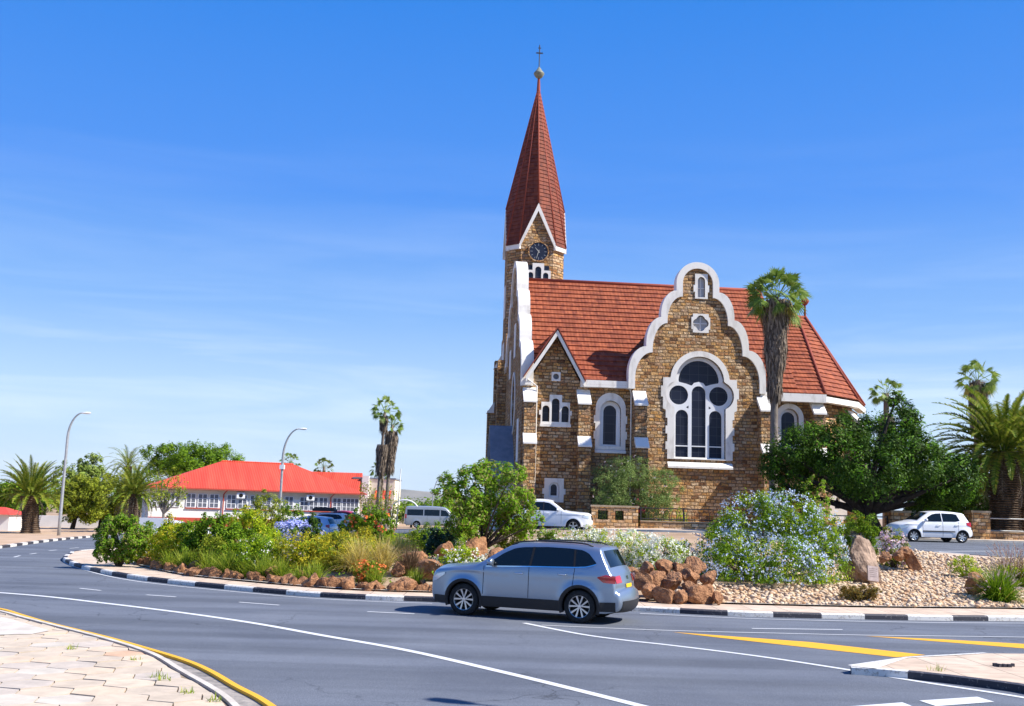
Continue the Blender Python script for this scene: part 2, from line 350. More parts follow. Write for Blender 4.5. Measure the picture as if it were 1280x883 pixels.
# --- south wall of nave (t=0)
wx, wz = L(762.5, 560, 0); x0 = wx-.95; x1 = wx+.95
aw_hole = arch(wx-.68, wx+.68, wz+.1, L(762,501,0)[1])
bx, bz = L(694, 530, 0)
bay_holes = []
def bw(cx, z0, z1, r_): return arch(cx-r_, cx+r_, z0, z1, 8)
trip = [(bx-.95,bz-.05),(bx+.95,bz-.05),(bx+.95,bz+.55),(bx+1.05,bz+.55),(bx+1.05,bz+.85),(bx+.92,bz+.85),(bx+.92,bz+1.38),(bx+.4,bz+1.38),(bx+.4,bz+1.85),(bx-.4,bz+1.85),(bx-.4,bz+1.38),(bx-.92,bz+1.38),(bx-.92,bz+.85),(bx-1.05,bz+.85),(bx-1.05,bz+.55),(bx-.95,bz+.55)]
th_ = [bw(bx-.62, bz+.12, bz+1.15, .23), bw(bx, bz+.12, bz+1.62, .25), bw(bx+.62, bz+.12, bz+1.15, .23)]
rx, rz_ = L(695, 471, 0); sx_, sz_ = L(692, 628, 0)
low = [(sx_-.62,sz_),(sx_+.62,sz_),(sx_+.62,sz_+.5),(sx_+.74,sz_+.5),(sx_+.74,sz_+.85),(sx_+.62,sz_+.85),(sx_+.62,sz_+1.5),(sx_-.62,sz_+1.5),(sx_-.62,sz_+.85),(sx_-.74,sz_+.85),(sx_-.74,sz_+.5),(sx_-.62,sz_+.5)]
lowh = arch(sx_-.33, sx_+.33, sz_+.3, sz_+1.25, 10)
gax, gaz = L(696.5, 411, -.3); gl0 = L(657, 470, -.3); gr0 = L(729, 476, -.3)
wall_out = [(0,-1.5),(8,-1.5),(8,9.2),(gr0[0]-.1,9.2),(gax,gaz-.5),(gl0[0]+.25,9.2),(0,9.2)]
mb = MB(); plate(mb, [wall_out, aw_hole]+[[(x,z) for x,z in h] for h in th_]+[lowh, circ(rx, rz_, .19, 16)], 0, .6); mb.build('wall', ST, church)
qo = []
for i in range(5): qo += [(wx+.98+(.1 if i % 2 else 0), wz+.05+i*.5), (wx+.98+(.1 if i % 2 else 0), wz+.55+i*.5)]
zt = wz+2.55
outl = [(wx-.98,wz-.1),(wx+.98,wz-.1)]+qo+[(wx+.97*math.cos(a), zt+.0+.97*math.sin(a)) for a in np.linspace(0, math.pi, 16)]+[(2*wx-x, z) for x, z in reversed(qo)]
aw_hole2 = arch(wx-.68, wx+.68, wz+.1, L(762,501,0)[1])
window('arched', outl, aw_hole2, [arch(wx-.42, wx+.42, wz+.22, L(762,505.5,0)[1]-.05)], 0, sill=(wx-1.0, wx+1.0, wz-.35, wz+.12, .18))
window('triple', trip, th_[0], None, 0)   # plate drawn below with all three holes
bpy.data.objects.remove(church.children[-1])
mb = MB(); plate(mb, [trip]+th_, -.06, .34); tw = mb.build('window_surround', WH, church)
mb = MB()
for h in th_: plate(mb, [h], .26, .28)
mb.build('window_pane', M['glass'], tw)
mb = MB(); mb.box(bx-1.0,bx+1.0,-.12,.2,bz-.2,bz-.02); mb.build('window_sill', WH, tw)
mb = MB(); plate(mb, [rect(rx-.29,rx+.29,rz_-.29,rz_+.29), circ(rx,rz_,.19,16)], -.05, .3); o = mb.build('window_surround', WH, church)
mb = MB(); mb.box(rx-.2,rx+.2,.2,.22,rz_-.2,rz_+.2); mb.build('window_pane', M['lead'], o)
mb = MB(); plate(mb, [low, lowh], -.05, .3); o = mb.build('window_surround', M['white'], church)
mb = MB(); plate(mb, [lowh, arch(sx_-.2, sx_+.2, sz_+.42, sz_+1.12, 10)], .1, .18); mb.build('window_frame', M['frame'], o)
mb = MB(); mb.box(sx_-.33,sx_+.33,.17,.19,sz_+.3,sz_+1.25); mb.build('window_pane', M['glass'], o)
# --- gabled bay roof running back into the nave roof
def rake(mb, a, b, y0, y1, w_, mi=0):      # slanted board from a to b (x,z) with vertical width w_
    mb.prism([(a[0],a[1]-w_),(b[0],b[1]-w_),(b[0],b[1]),(a[0],a[1])], y0, y1, mi)
gl0 = (gl0[0]+.0, gl0[1]); 
mb = MB(); rake(mb, (gl0[0],gl0[1]-.05),(gax,gaz-.12),-.6,-.48,.38); rake(mb,(gax,gaz-.12),(gr0[0]+.05,gr0[1]-.05),-.6,-.48,.38); mb.build('rake_board', WH, church, split=True)
mb = MB(); tb = (gaz-EZ)/(RZ-EZ)*HWID+.1
rake(mb,(gl0[0]-.12,gl0[1]+.03),(gax,gaz+.1),-.66,tb,.12); rake(mb,(gax,gaz+.1),(gr0[0]+.12,gr0[1]+.03),-.66,tb,.12); mb.build('roof', M['ridge'], church)
# --- fascia / cornice along eaves
mb = MB(); mb.box(gr0[0]-.15,7.0,-.5,.05,8.98,9.42); mb.box(0.1,.5,-.4,.05,8.98,9.4); mb.box(15.4,C1[0]+.05,-.55,.0,8.55,9.08)
for a, b in ((C1,C2),(C2,C3)):
    va, vb = Vector((a[0],a[1])), Vector((b[0],b[1])); d = (vb-va).normalized(); n2_ = Vector((d.y,-d.x)); mb.prism([tuple(va+n2_*.05), tuple(vb+n2_*.05), tuple(vb-n2_*.45-d*.1), tuple(va-n2_*.45)], 8.60, 8.97, axis='z')
mb.build('cornice', WH, church, split=True)
# --- transept gable
TCX = 11.2; TT = -.6
def stepped(a, z, base, top, n=9, grow=0):
    """half outline, right side, from the foot up: a = half widths, z = foot heights of each scallop"""
    pts = [(a[0]+grow, base)]
    for i in range(len(a)-1):
        pts.append((a[i]+grow, z[i]))
        rx_, rz2 = a[i]-a[i+1], z[i+1]-z[i]-.18
        pts += [(a[i+1]+grow+rx_*math.cos(q), z[i]+grow*.9+rz2*math.sin(q)) for q in np.linspace(.08, math.pi/2, n)]
    r_ = a[-1]; pts.append((r_+grow, z[-1]))
    pts += [((r_+grow)*math.cos(q), top-r_+(r_+grow)*math.sin(q)) for q in np.linspace(0.02, math.pi/2, n+3)]
    return pts
def full(half, cx): return [(cx+x, z) for x, z in half]+[(cx-x, z) for x, z in reversed(half[:-1])]
ta = [4.5,3.38,2.42,1.42]; tz = [10.0,11.9,13.85,15.65]
def gable(mbw, mbc, a, z, top, cx, y0, base, holes, wdepth=.55, cdepth=.75, bw_=.42, swap=False):
    out = stepped(a, z, 8.95, top); inn = stepped(a, z, 8.95, top, grow=-bw_)
    outer = full(out, cx); inner = full(inn, cx)
    ring = outer+list(reversed(inner))
    plate(mbc, [ring], y0-.14, y0+cdepth-.14, swap=swap)
    wl = full(stepped(a, z, base, top, grow=-bw_+.06), cx)
    plate(mbw, [wl]+holes, y0, y0+wdepth, swap=swap)
wcx, wcz = L(874.7, 574, TT)
def W2(pts): return [(wcx+x, wcz+z) for x, z in pts]
def trefoil(rt, rc, hw, n=14):
    """opening outline: big top arch, side lobes, straight jambs"""
    zc, lc = 5.0, (1.31, 4.08)
    pts = [(hw, 0)]
    a0 = -math.acos(max(-1, min(1, (hw-lc[0])/rc)))
    q = np.linspace(a0, math.pi*.5, n)
    lobe = [(lc[0]+rc*math.cos(t), lc[1]+rc*math.sin(t)) for t in q]
    top = [(rt*math.cos(t), zc+rt*math.sin(t)) for t in np.linspace(0, math.pi/2, n)]
    lobe = [p for p in lobe if (p[0]**2+(p[1]-zc)**2)**.5 > rt-.001]
    lz = lobe[-1][1]; top = [p for p in top if p[1] > lz]
    half = pts+lobe+top
    return half+[(-x, z) for x, z in reversed(half[:-1])]
hole = W2(trefoil(1.58, .92, 1.68))
qz = [(2.12,-.05)]; 
for i in range(6): qz += [(2.12+(.12 if i % 2 else 0), .05+i*.5), (2.12+(.12 if i % 2 else 0), .55+i*.5)]
qz += [(2.42,3.15),(2.42,3.9),(2.55,3.9),(2.55,4.6),(2.42,4.6),(2.42,5.15),(1.93,5.15)]
hs_ = qz+[(1.94*math.cos(t), 5.0+1.94*math.sin(t)) for t in np.linspace(.09, math.pi/2, 14)]
sur = W2(hs_+[(-x, z) for x, z in reversed(hs_[:-1])])
panes = [W2([(1.33*math.cos(t), 5.02+1.33*math.sin(t)) for t in np.linspace(.02, math.pi-.02, 20)]+[(-1.30,4.93),(-.78,4.82),(-.56,4.74),(-.45,4.72),(-.30,4.9),(0,4.98),(.3,4.9),(.45,4.72),(.56,4.74),(.78,4.82),(1.30,4.93)]),
    W2(circ(-1.31,4.08,.62)), W2(circ(1.31,4.08,.62)),
    W2(arch(-.46,.46,.85,4.7)), W2(arch(-1.51,-.69,.85,3.13)), W2(arch(.69,1.51,.85,3.13)), W2(rect(-.46,.46,.1,.78)), W2(rect(-1.51,-.69,.1,.78)), W2(rect(.69,1.51,.1,.78)),
    W2([(-.83,3.3),(-.66,3.42),(-.66,3.22)]), W2([(.83,3.3),(.66,3.22),(.66,3.42)])]
nx_, nz_ = L(876.5, 372, TT); niche = arch(nx_-.24, nx_+.24, nz_, nz_+1.35, 8)
nout = [(nx_-.42,nz_-.1),(nx_+.42,nz_-.1),(nx_+.42,nz_+.35),(nx_+.52,nz_+.35),(nx_+.52,nz_+.8),(nx_+.42,nz_+.8),(nx_+.42,nz_+1.55),(nx_-.42,nz_+1.55),(nx_-.42,nz_+.8),(nx_-.52,nz_+.8),(nx_-.52,nz_+.35),(nx_-.42,nz_+.35)]
qx_, qzz = L(875.8, 404.5, TT)
def quatre(cx, cz, r_, d, n=8):
    pts = []
    for k in range(4):
        a = k*math.pi/2; c = (cx+d*math.cos(a), cz+d*math.sin(a)); pts += [(c[0]+r_*math.cos(a+t), c[1]+r_*math.sin(a+t)) for t in np.linspace(-1.25, 1.25, n)]
    return pts
qh = quatre(qx_, qzz, .28, .24)
qout = [(qx_-.62,qzz-.4),(qx_-.52,qzz-.4),(qx_-.52,qzz-.62),(qx_+.52,qzz-.62),(qx_+.52,qzz-.4),(qx_+.62,qzz-.4),(qx_+.62,qzz+.4),(qx_+.52,qzz+.4),(qx_+.52,qzz+.62),(qx_-.52,qzz+.62),(qx_-.52,qzz+.4),(qx_-.62,qzz+.4)]
mw, mc = MB(), MB()
gable(mw, mc, ta, tz, 17.42, TCX, TT, -1.5, [hole, niche, qh])
mw.box(TCX-4.05,TCX-3.5,TT+.55,1.2,-1.5,9.4); mw.box(TCX+3.5,TCX+4.05,TT+.55,1.2,-1.5,9.4)
mw.build('wall', ST, church); mc.build('gable_coping', WH, church)
o = window('great', sur, hole, panes, TT, .42, sill=(wcx-2.1, wcx+2.1, wcz-.62, wcz+.1, .25))
window('niche', nout, niche, None, TT, .3); mb = MB(); mb.box(nx_-.24,nx_+.24,TT+.2,TT+.22,nz_,nz_+1.4); mb.build('window_louvre', M['louvre'], church.children[-1])
window('quatrefoil', qout, qh, None, TT, .3); mb = MB(); mb.box(qx_-.5,qx_+.5,TT+.22,TT+.24,qzz-.5,qzz+.5); mb.build('window_pane', M['louvre'], church.children[-1])
mb = MB(); mb.box(nx_-.02,nx_+.02,TT+.12,TT+.18,nz_,nz_+1.3); mb.box(nx_-.24,nx_+.24,TT+.12,TT+.18,nz_+.6,nz_+.65); mb.box(qx_-.03,qx_+.03,TT+.1,TT+.17,qzz-.45,qzz+.45); mb.box(qx_-.45,qx_+.45,TT+.1,TT+.17,qzz-.03,qzz+.03); mb.build('glazing_bar', M['frame'], church, split=True)
# transept roof behind the parapet
rt_z = 15.7; tb = HWID*(rt_z-EZ)/(RZ-EZ)
roofpart('roof', [((TCX-4.2,5.5,9.3),(TCX-4.2,TT+.5,9.3),(TCX,5.6,rt_z),(TCX,TT+.5,rt_z)), ((TCX+4.2,TT+.5,9.3),(TCX+4.2,5.5,9.3),(TCX,TT+.5,rt_z),(TCX,5.6,rt_z))], TL, church)
# --- wall between transept and apse with arched window, apse walls
cwx, cwz = L(987, 560, .2)
ch_hole = arch(cwx-.62, cwx+.62, cwz, L(987,511,.2)[1]+.0, 12)
mb = MB(); plate(mb, [rect(15.2,19.3,-1.5,8.9), ch_hole], .2, .75)
for a, b in (((19.3,.2),(22.6,2.5)),((22.6,2.5),(24.7,6.0)),((24.7,6.0),(24.7,8.0)),((24.7,8.0),(22.6,11.5)),((22.6,11.5),(19.3,13.8))):
    va, vb = Vector(a), Vector(b); d = (vb-va).normalized(); n2_ = Vector((d.y,-d.x)); mb.prism([tuple(va), tuple(vb), tuple(vb-n2_*.5), tuple(va-n2_*.5)], -1.5, 8.6, axis='z')
mb.box(7.5,19.3,13.4,14,-1.5,9.3); mb.box(4.4,8,13.4,14,-1.5,9.3)
mb.build('wall', ST, church)
cz_t = L(987,511,.2)[1]-.62
co_ = [(cwx-.95,cwz-.1),(cwx+.95,cwz-.1)]+[(cwx+.95*math.cos(a), cz_t+.95*math.sin(a)) for a in np.linspace(0, math.pi, 16)]
window('choir', co_, ch_hole, [arch(cwx-.45, cwx+.45, cwz+.1, L(987,515,.2)[1], 12)], .2)
# low lit apse windows seen through the tree
for px in (1046,):
    ax_, az_ = L(px, 640, 1.0)
for px_, y0_, y1_, wd in ((1042,638,611,.62),):
    ax_, az_ = L(px_, y0_, 1.2); a2, az2 = L(px_, y1_, 1.2)
    h_ = [(ax_-.2,az_+.1),(ax_+.2,az_+.1),(ax_+.2,az2-.9),(ax_,az2-.45),(ax_-.2,az2-.9)]
    mb = MB(); plate(mb, [[(ax_-wd,az_-.6),(ax_+wd,az_-.6),(ax_+wd,az2-.8),(ax_,az2),(ax_-wd,az2-.8)], h_], .5, 1.3); o = mb.build('window_surround', WH, church)
    mb = MB(); mb.box(ax_-.25,ax_+.25,.75,.78,az_,az2-.4); mb.build('window_pane', M['glass'], o)
# --- buttresses
def buttress(cx, t0, w_, ztop, zmid, d1=.75, d2=1.2, ang=0, zc=.95, zc2=.62):
    o = empty('buttress', (cx, t0, 0), ang, parent=church)
    b = MB(); h = w_/2
    b.prism([(0.1,-1.5),(-d2,-1.5),(-d2,zmid-zc2),(-d1,zmid-zc2+.02),(-d1,ztop-zc),(0.1,ztop-.05)], -h, h, axis='x'); 
    b.build('shaft', ST, o)
    c = MB()
    c.prism([(0.02,ztop),(-d1-.12,ztop-zc),(-d1-.12,ztop-zc-.1),(-d1+.02,ztop-zc-.1),(0.02,ztop-.3)], -h-.06, h+.06, axis='x')
    c.prism([(-d1+.02,zmid),(-d2-.1,zmid-zc2),(-d2-.1,zmid-zc2-.1),(-d2+.02,zmid-zc2-.1),(-d1+.02,zmid-.3)], -h-.06, h+.06, axis='x')
    c.build('cap', WH, o, split=True)
def bcap(px, y1, y2, t): return L(px, y1, t)[1], L(px, y2, t)[1]
for px, yt, ym, t0 in ((663,484,541.5,0),(730.5,487,545.5,0),(801,488.5,547,-.6),(957,496,555,-.6),(1023,500,560,.2)):
    cx_ = L(px, yt, t0-.5)[0]; buttress(cx_, t0, .74, L(px, yt, t0)[1], L(px, ym, t0-.5)[1])
buttress(22.75, 2.6, .74, 8.4, 5.4, ang=R(45)); buttress(24.7, 6.2, .74, 8.4, 5.4, ang=R(75))
# --- downpipes
mb = MB()
for px, y0_, y1_, t0 in ((788.5, 484, 640, -.3),):
    xa, za = L(px-3, y0_-3, t0); xb, zb = L(px+1, y0_+6, t0)
    mb.tube([(xa,-.35,za+.1),(xb,-.22,zb-.1),(xb,-.22,-1)], .055, 8)
xa, za = L(658,473,-.4); mb.tube([(xa,-.45,za),(xa+.7,-.25,za-.45),(xa+.72,-.2,-1)], .05, 8)
mb.build('downpipe', WH, church, smooth=True, split=True)
# --- west front (plane s=0)
fa = [7.15,5.5,4.0,2.5]; fz = [10.1,12.3,14.3,16.3]
def wrect(y0,y1,z0,z1): return rect(y0,y1,z0,z1)
mw, mc = MB(), MB()
rose = [(6.3+1.15*math.cos(t), 8.4+2.0*math.sin(t)) for t in np.linspace(0, 2*math.pi, 32, endpoint=False)]
gable(mw, mc, fa, fz, 18.65, 7.0, 0, -1.5, [rose], cdepth=.8, swap=True)
mw.build('wall', ST, church); o = mc.build('gable_coping', WH, church)
mb = MB(); plate(mb, [[(6.3+1.35*math.cos(t), 8.4+2.2*math.sin(t)) for t in np.linspace(0, 2*math.pi, 32, endpoint=False)], rose], -.06, .4, swap=True); o = mb.build('window_surround', WH, church)
mb = MB(); mb.box(.3,.32,4.9,7.7,6.2,10.6); mb.build('window_pane', M['lead'], o)
mb = MB()
for y_, z0, z1 in ((2.4,4.2,7.0),(2.4,-.2,1.8),(10.6,4.2,7.0),(6.2,11.6,14.0),(9.6,10.5,12.6)): mb.box(-.05,.1,y_-.5,y_+.5,z0,z1)
mb.build('window_surround', WH, church, split=True)
# porch with grey lead roof at the west door
po = empty('porch', (0,6.6,0), parent=church)
mb = MB(); mb.prism([(-2.6,-1.2),(2.6,-1.2),(2.6,3.2),(0,6.4),(-2.6,3.2)], -1.3, 0.02, axis='x'); mb.build('wall', WH, po)
mb = MB()
for s_ in (-1, 1): mb.prism([(s_*0,6.6),(s_*3.0,2.9),(s_*3.0,3.1),(s_*0,6.85)], -1.6, 0.02, axis='x')
mb.build('roof', M['lead'], po)
# --- tower
T0, T1 = -.1, 4.35; U0_, U1_ = 13.0, 17.45; tcx = (T0+T1)/2; tcy = (U0_+U1_)/2; hw = (T1-T0)/2; TC = (tcx, tcy)
tw_ = empty('tower', (tcx, tcy, 0), parent=church)
ZE = L(640, 305, 13)[1]; ZA = L(674.6, 255, 13)[1]; ch = .95
mb = MB(); mb.box(-hw-.0,hw,-hw,hw,-1.5,14.5)
oc = [(-hw+ch,-hw),(hw-ch,-hw),(hw,-hw+ch),(hw,hw-ch),(hw-ch,hw),(-hw+ch,hw),(-hw,hw-ch),(-hw,-hw+ch)]
mb.prism(oc, 14.5, ZE+.2, axis='z')
for s_ in (-1,1): mb.prism([(-hw+ch,ZE+.1),(hw-ch,ZE+.1),(0,ZA-.35)], s_*hw, s_*(hw-.6)); mb.prism([(-hw+ch,ZE+.1),(hw-ch,ZE+.1),(0,ZA-.35)], s_*hw, s_*(hw-.6), axis='x')
# diagonal buttresses on the west side
mb.box(-hw-.55,-hw+.1,-hw+.1,-hw+1.0,-1.5,12.4); mb.box(-hw-1.0,-hw+.1,hw-1.0,hw,-1.5,8.8); mb.box(-hw-.55,-hw+.1,hw-1.0,hw,8.8,12.8)
mb.build('wall', ST, tw_)
mb = MB(); mb.prism([(-hw-.62,12.2),(-hw,13.4),(-hw,12.2)], hw-1.05, hw+.05); mb.prism([(-hw-1.08,8.6),(-hw-.5,9.5),(-hw-.5,8.6)], hw-1.05, hw+.05)
mb.box(-hw-.05,-hw+.05,-.5,.5,16.0,18.6); mb.box(-hw-.05,-hw+.05,-.6,.6,10.0,14.0); mb.build('window_surround', WH, tw_, split=True)
apex = Vector((0,0,L(674,108,15.3)[1])); ovh = .13
A = []; C = []
for k in range(4):
    a = k*math.pi/2; rot = Matrix.Rotation(a, 3, 'Z')
    A.append(rot @ Vector((0,-hw-ovh,ZA))); C.append((rot @ Vector((-hw+ch-.15,-hw-ovh,ZE)), rot @ Vector((hw-ch+.15,-hw-ovh,ZE))))
fc = []
sp_rows = 30
mb = MB(); mb.uv = []
for k in range(4):
    A_, (Cl, Cr) = A[k], C[k]; Cn = C[(k+1) % 4][0]
    # right half of gable, corner face, and left half of the next gable. eave edge first
    for (e0, e1) in ((Cr, Cn),): facet(mb, e0, e1, apex, apex, 42, .05)
    for (lo, hi) in ((Cr, A_), (C[k][0], A_)):
        # triangle lo-hi-apex cut in level courses
        n = (hi-lo).cross(apex-lo).normalized()
        if n.dot(Vector((lo.x,lo.y,0))) < 0: n = -n
        N = 42
        for i in range(N):
            z0 = lo.z+(apex.z-lo.z)*i/N; z1 = lo.z+(apex.z-lo.z)*(i+1)/N
            def onl(z): return lo.lerp(apex, (z-lo.z)/(apex.z-lo.z))
            def onh(z):
                return lo.lerp(hi, (z-lo.z)/(hi.z-lo.z)) if z < hi.z else hi.lerp(apex, (z-hi.z)/(apex.z-hi.z))
            p0, p1, p2, p3 = onl(z0)+n*.05, onh(z0)+n*.05, onh(z1), onl(z1)
            if z0 < hi.z < z1: pass
            ev = (hi-lo); ev.z = 0; ev.normalize()
            vs_ = [p0,p1,p2,p3]; mb.add(vs_, [(0,1,2,3)]); mb.uv += [((v-lo).dot(ev), (z0 if j < 2 else z1)) for j, v in enumerate(vs_)]
            q0, q1 = onl(z0), onh(z0); mb.add([q0,q1,p1,p0], [(0,1,2,3)]); mb.uv += [((v-lo).dot(ev), z0+.01) for v in (q0,q1,p1,p0)]
sp = mb.build('spire', M['tiledark'], tw_, uv=False, fixn=False); uvl = sp.data.uv_layers.new(name='UVMap'); uvl.data.foreach_set('uv', np.array(mb.uv).ravel())
mb = MB()
for k in range(4):
    for p in (A[k], C[k][0], C[k][1]): mb.tube([p+Vector((0,0,.04)), apex], [.08,.04], 6)
mb.build('hip_cap', M['ridge'], sp, smooth=True, split=True)
mb = MB()
for k in range(4):
    a = k*math.pi/2; m4 = Matrix.Rotation(a, 4, 'Z'); y0 = -hw-ovh-.06
    for s_ in (-1, 1):
        c0_ = (s_*(hw-ch+.18), ZE); pts = [(0,ZA+.02),(c0_[0],c0_[1]+.02),(c0_[0],c0_[1]-.42),(0,ZA-.62)]
        vs_ = [m4 @ Vector((x,y0,z)) for x, z in pts]+[m4 @ Vector((x,y0+.3,z)) for x, z in pts]
        mb.add(vs_, [(0,1,2,3),(7,6,5,4),(0,4,5,1),(1,5,6,2),(2,6,7,3),(3,7,4,0)])
    p, q = C[k][1], C[(k+1) % 4][0]
    inn = Vector((-p.x-q.x, -p.y-q.y, 0)).normalized()*.3
    vs_ = [p+Vector((0,0,.02)), q+Vector((0,0,.02)), q+Vector((0,0,-.36)), p+Vector((0,0,-.36))]; vs_ += [v+inn for v in vs_]
    mb.add(vs_, [(0,1,2,3),(7,6,5,4),(0,4,5,1),(1,5,6,2),(2,6,7,3),(3,7,4,0)])
mb.build('gable_trim', WH, tw_, split=True)
ckx, ckz = L(673, 315, 13); ck = empty('clock', (ckx-tcx, -hw, ckz), parent=tw_)
mb = MB(); mb.lathe([(0,-.1),(.72,-.1),(.74,-.12)], n=32, axis='y'); mb.build('clock_face', plain('clock_navy', (.012,.016,.035), .4), ck)
mb = MB(); mb.lathe([(.73,0),(.73,-.15),(.82,-.15),(.84,0)], n=32, axis='y'); mb.build('clock_rim', M['stone'], ck)
mb = MB()
for k in range(12):
    a = k*math.pi/6; m4 = Matrix.Rotation(a, 4, 'Y'); l_ = .5 if k % 3 else .46
    mb.add([m4 @ Vector(v) for v in ((-.018,-.115,l_),(.018,-.115,l_),(.018,-.115,.66),(-.018,-.115,.66))], [(0,1,2,3)])
mb.build('hour_marks', plain('clock_grey', (.28,.3,.33), .4), ck)
mb = MB()
for a, l_, w_ in ((R(-42), .42, .04), (R(196), .6, .032)):
    m4 = Matrix.Rotation(a, 4, 'Y'); mb.add([m4 @ Vector(v) for v in ((-w_,-.135,-.12),(w_,-.135,-.12),(.01,-.135,l_),(-.01,-.135,l_))], [(0,1,2,3)])
mb.build('clock_hands', plain('clock_hand', (.45,.45,.4), .4), ck)
# belfry triple window under the clock
bx2, bz2 = L(672.5, 345, 13); bx2 -= tcx
trip2 = [(-.98,-.6),(.98,-.6),(.98,.42),(.45,.42),(.45,.98),(-.45,.98),(-.45,.42),(-.98,.42)]
mb = MB(); plate(mb, [[(x+bx2,z+bz2) for x,z in trip2]]+[[(x+bx2,z+bz2) for x,z in h] for h in (arch(-.24,.24,-.5,.72,10),arch(-.8,-.38,-.5,.25,8),arch(.38,.8,-.5,.25,8))], -hw-.12, -hw+.02); o = mb.build('window_surround', WH, tw_)
mb = MB(); mb.box(bx2-.85,bx2+.85,-hw-.04,-hw-.03,bz2-.5,bz2+.8) ; mb.build('window_pane', M['glass'], o)
mb = MB(); z0 = apex.z-.5; zb_ = L(674,93,15.3)[1]; zt_ = L(674,57,15.3)[1]
mb.lathe([(.16,0),(.1,zb_-z0-.4)], (0,0,z0), 10, 1); mb.lathe([(.0,-.46),(.12,-.42),(.3,-.28),(.44,-.03),(.44,.05),(.3,.2),(.16,.42),(.04,.6)], (0,0,zb_), 16, 0)
fi = mb.build('finial', [noisy('patina', (.16,.17,.13), (.25,.26,.2), scale=8, rough=.6), M['ridge']], tw_, smooth=True)
mb = MB(); mb.tube([(0,0,zb_+.5),(0,0,zt_)], .045, 6); mb.box(-.28,.28,-.04,.04,zt_-.75,zt_-.66); mb.box(-.12,.12,-.04,.04,zt_-.3,zt_-.24); mb.build('cross', M['iron'], fi)
# ================================================================ GROUND
def sheet(name, xs, ys, m, dz=0, kind='structure'):
    xs = np.array(xs); ys = np.array(ys); v = [(x, y, g(x, y)+dz) for y in ys for x in xs]; n = len(xs)
    f_ = [(j*n+i, j*n+i+1, (j+1)*n+i+1, (j+1)*n+i) for j in range(len(ys)-1) for i in range(n-1)]
    me = bpy.data.meshes.new(name); me.from_pydata(v, [], f_); me.materials.append(m); me.polygons.foreach_set('use_smooth', [True]*len(f_))
    boxuv(me); o = link(bpy.data.objects.new(name, me)); tag(o, kind=kind); return o
def subdiv_poly(pts, closed=True, step=1.0):
    out = []; n = len(pts)
    for i in range(n if closed else n-1):
        a, b = Vector(pts[i]), Vector(pts[(i+1) % n]); k = max(1, int((b-a).length/step))
        out += [a.lerp(b, j/k) for j in range(k)]
    if not closed: out.append(Vector(pts[-1]))
    return out
def catmull(pts, closed=False, k=8):
    pts = [Vector(p) for p in pts]; n = len(pts); out = []
    for i in range(n if closed else n-1):
        p0 = pts[(i-1) % n] if closed or i > 0 else pts[i]; p1 = pts[i]; p2 = pts[(i+1) % n]; p3 = pts[(i+2) % n] if closed or i+2 < n else p2
        for j in range(k):
            t = j/k; out.append(.5*((2*p1)+(p2-p0)*t+(2*p0-5*p1+4*p2-p3)*t*t+(3*p1-p0-3*p2+p3)*t**3))
    if not closed: out.append(pts[-1])
    return out
def offset_path(pts, d, closed=False):
    n = len(pts); out = []
    for i in range(n):
        a = pts[(i-1) % n] if closed or i > 0 else pts[i]; b = pts[(i+1) % n] if closed or i < n-1 else pts[i]
        t = (b-a).normalized(); out.append(pts[i]+Vector((-t.y, t.x))*d)
    return out
def fill2d(pts, m, name, h=0.0, grid=2.0, hf=None, kind='structure', parent=None, skirt=0):
    """flat polygon draped over the ground: cut by a grid so that it follows g"""
    bm = bmesh.new(); vs_ = [bm.verts.new((p[0], p[1], 0)) for p in pts]; bm.faces.new(vs_)
    xs = [p[0] for p in pts]; ys = [p[1] for p in pts]
    for ax, lo, hi in ((0, min(xs), max(xs)), (1, min(ys), max(ys))):
        q = math.ceil(lo/grid)*grid
        while q < hi:
            co = Vector((q, 0, 0)) if ax == 0 else Vector((0, q, 0)); no = Vector((1, 0, 0)) if ax == 0 else Vector((0, 1, 0))
            bmesh.ops.bisect_plane(bm, geom=bm.verts[:]+bm.edges[:]+bm.faces[:], plane_co=co, plane_no=no); q += grid
    if hf is None: hf = lambda x, y: g(x, y)+h
    for v in bm.verts: v.co.z = hf(v.co.x, v.co.y)
    if skirt:
        r_ = bmesh.ops.extrude_edge_only(bm, edges=[e for e in bm.edges if e.is_boundary])
        for e in r_['geom']:
            if isinstance(e, bmesh.types.BMVert): e.co.z -= skirt
    bmesh.ops.recalc_face_normals(bm, faces=bm.faces)
    me = bpy.data.meshes.new(name); bm.to_mesh(me); bm.free(); me.materials.append(m); boxuv(me)
    o = link(bpy.data.objects.new(name, me), parent)
    if kind: tag(o, kind=kind)
    return o
def stripe(mb, pts, w_, dz, mi=0, w1=None):
    """painted line along a path of (x,y)"""
    n = len(pts); w1 = w_ if w1 is None else w1; vs_ = []
    for i in range(n):
        t = (pts[min(i+1, n-1)]-pts[max(i-1, 0)]).normalized(); q = Vector((-t.y, t.x))*((w_+(w1-w_)*i/(n-1))/2)
        for s_ in (-1, 1):
            p = pts[i]+q*s_; vs_.append((p.x, p.y, g(p.x, p.y)+dz))
    mb.add(vs_, [(2*i, 2*i+1, 2*i+3, 2*i+2) for i in range(n-1)], mi)
def g2(px, py, dz=0):
    p = G(px, py, dz); return Vector((p.x, p.y))
def gp(lst, dz=0): return [g2(x, y, dz) for x, y in lst]
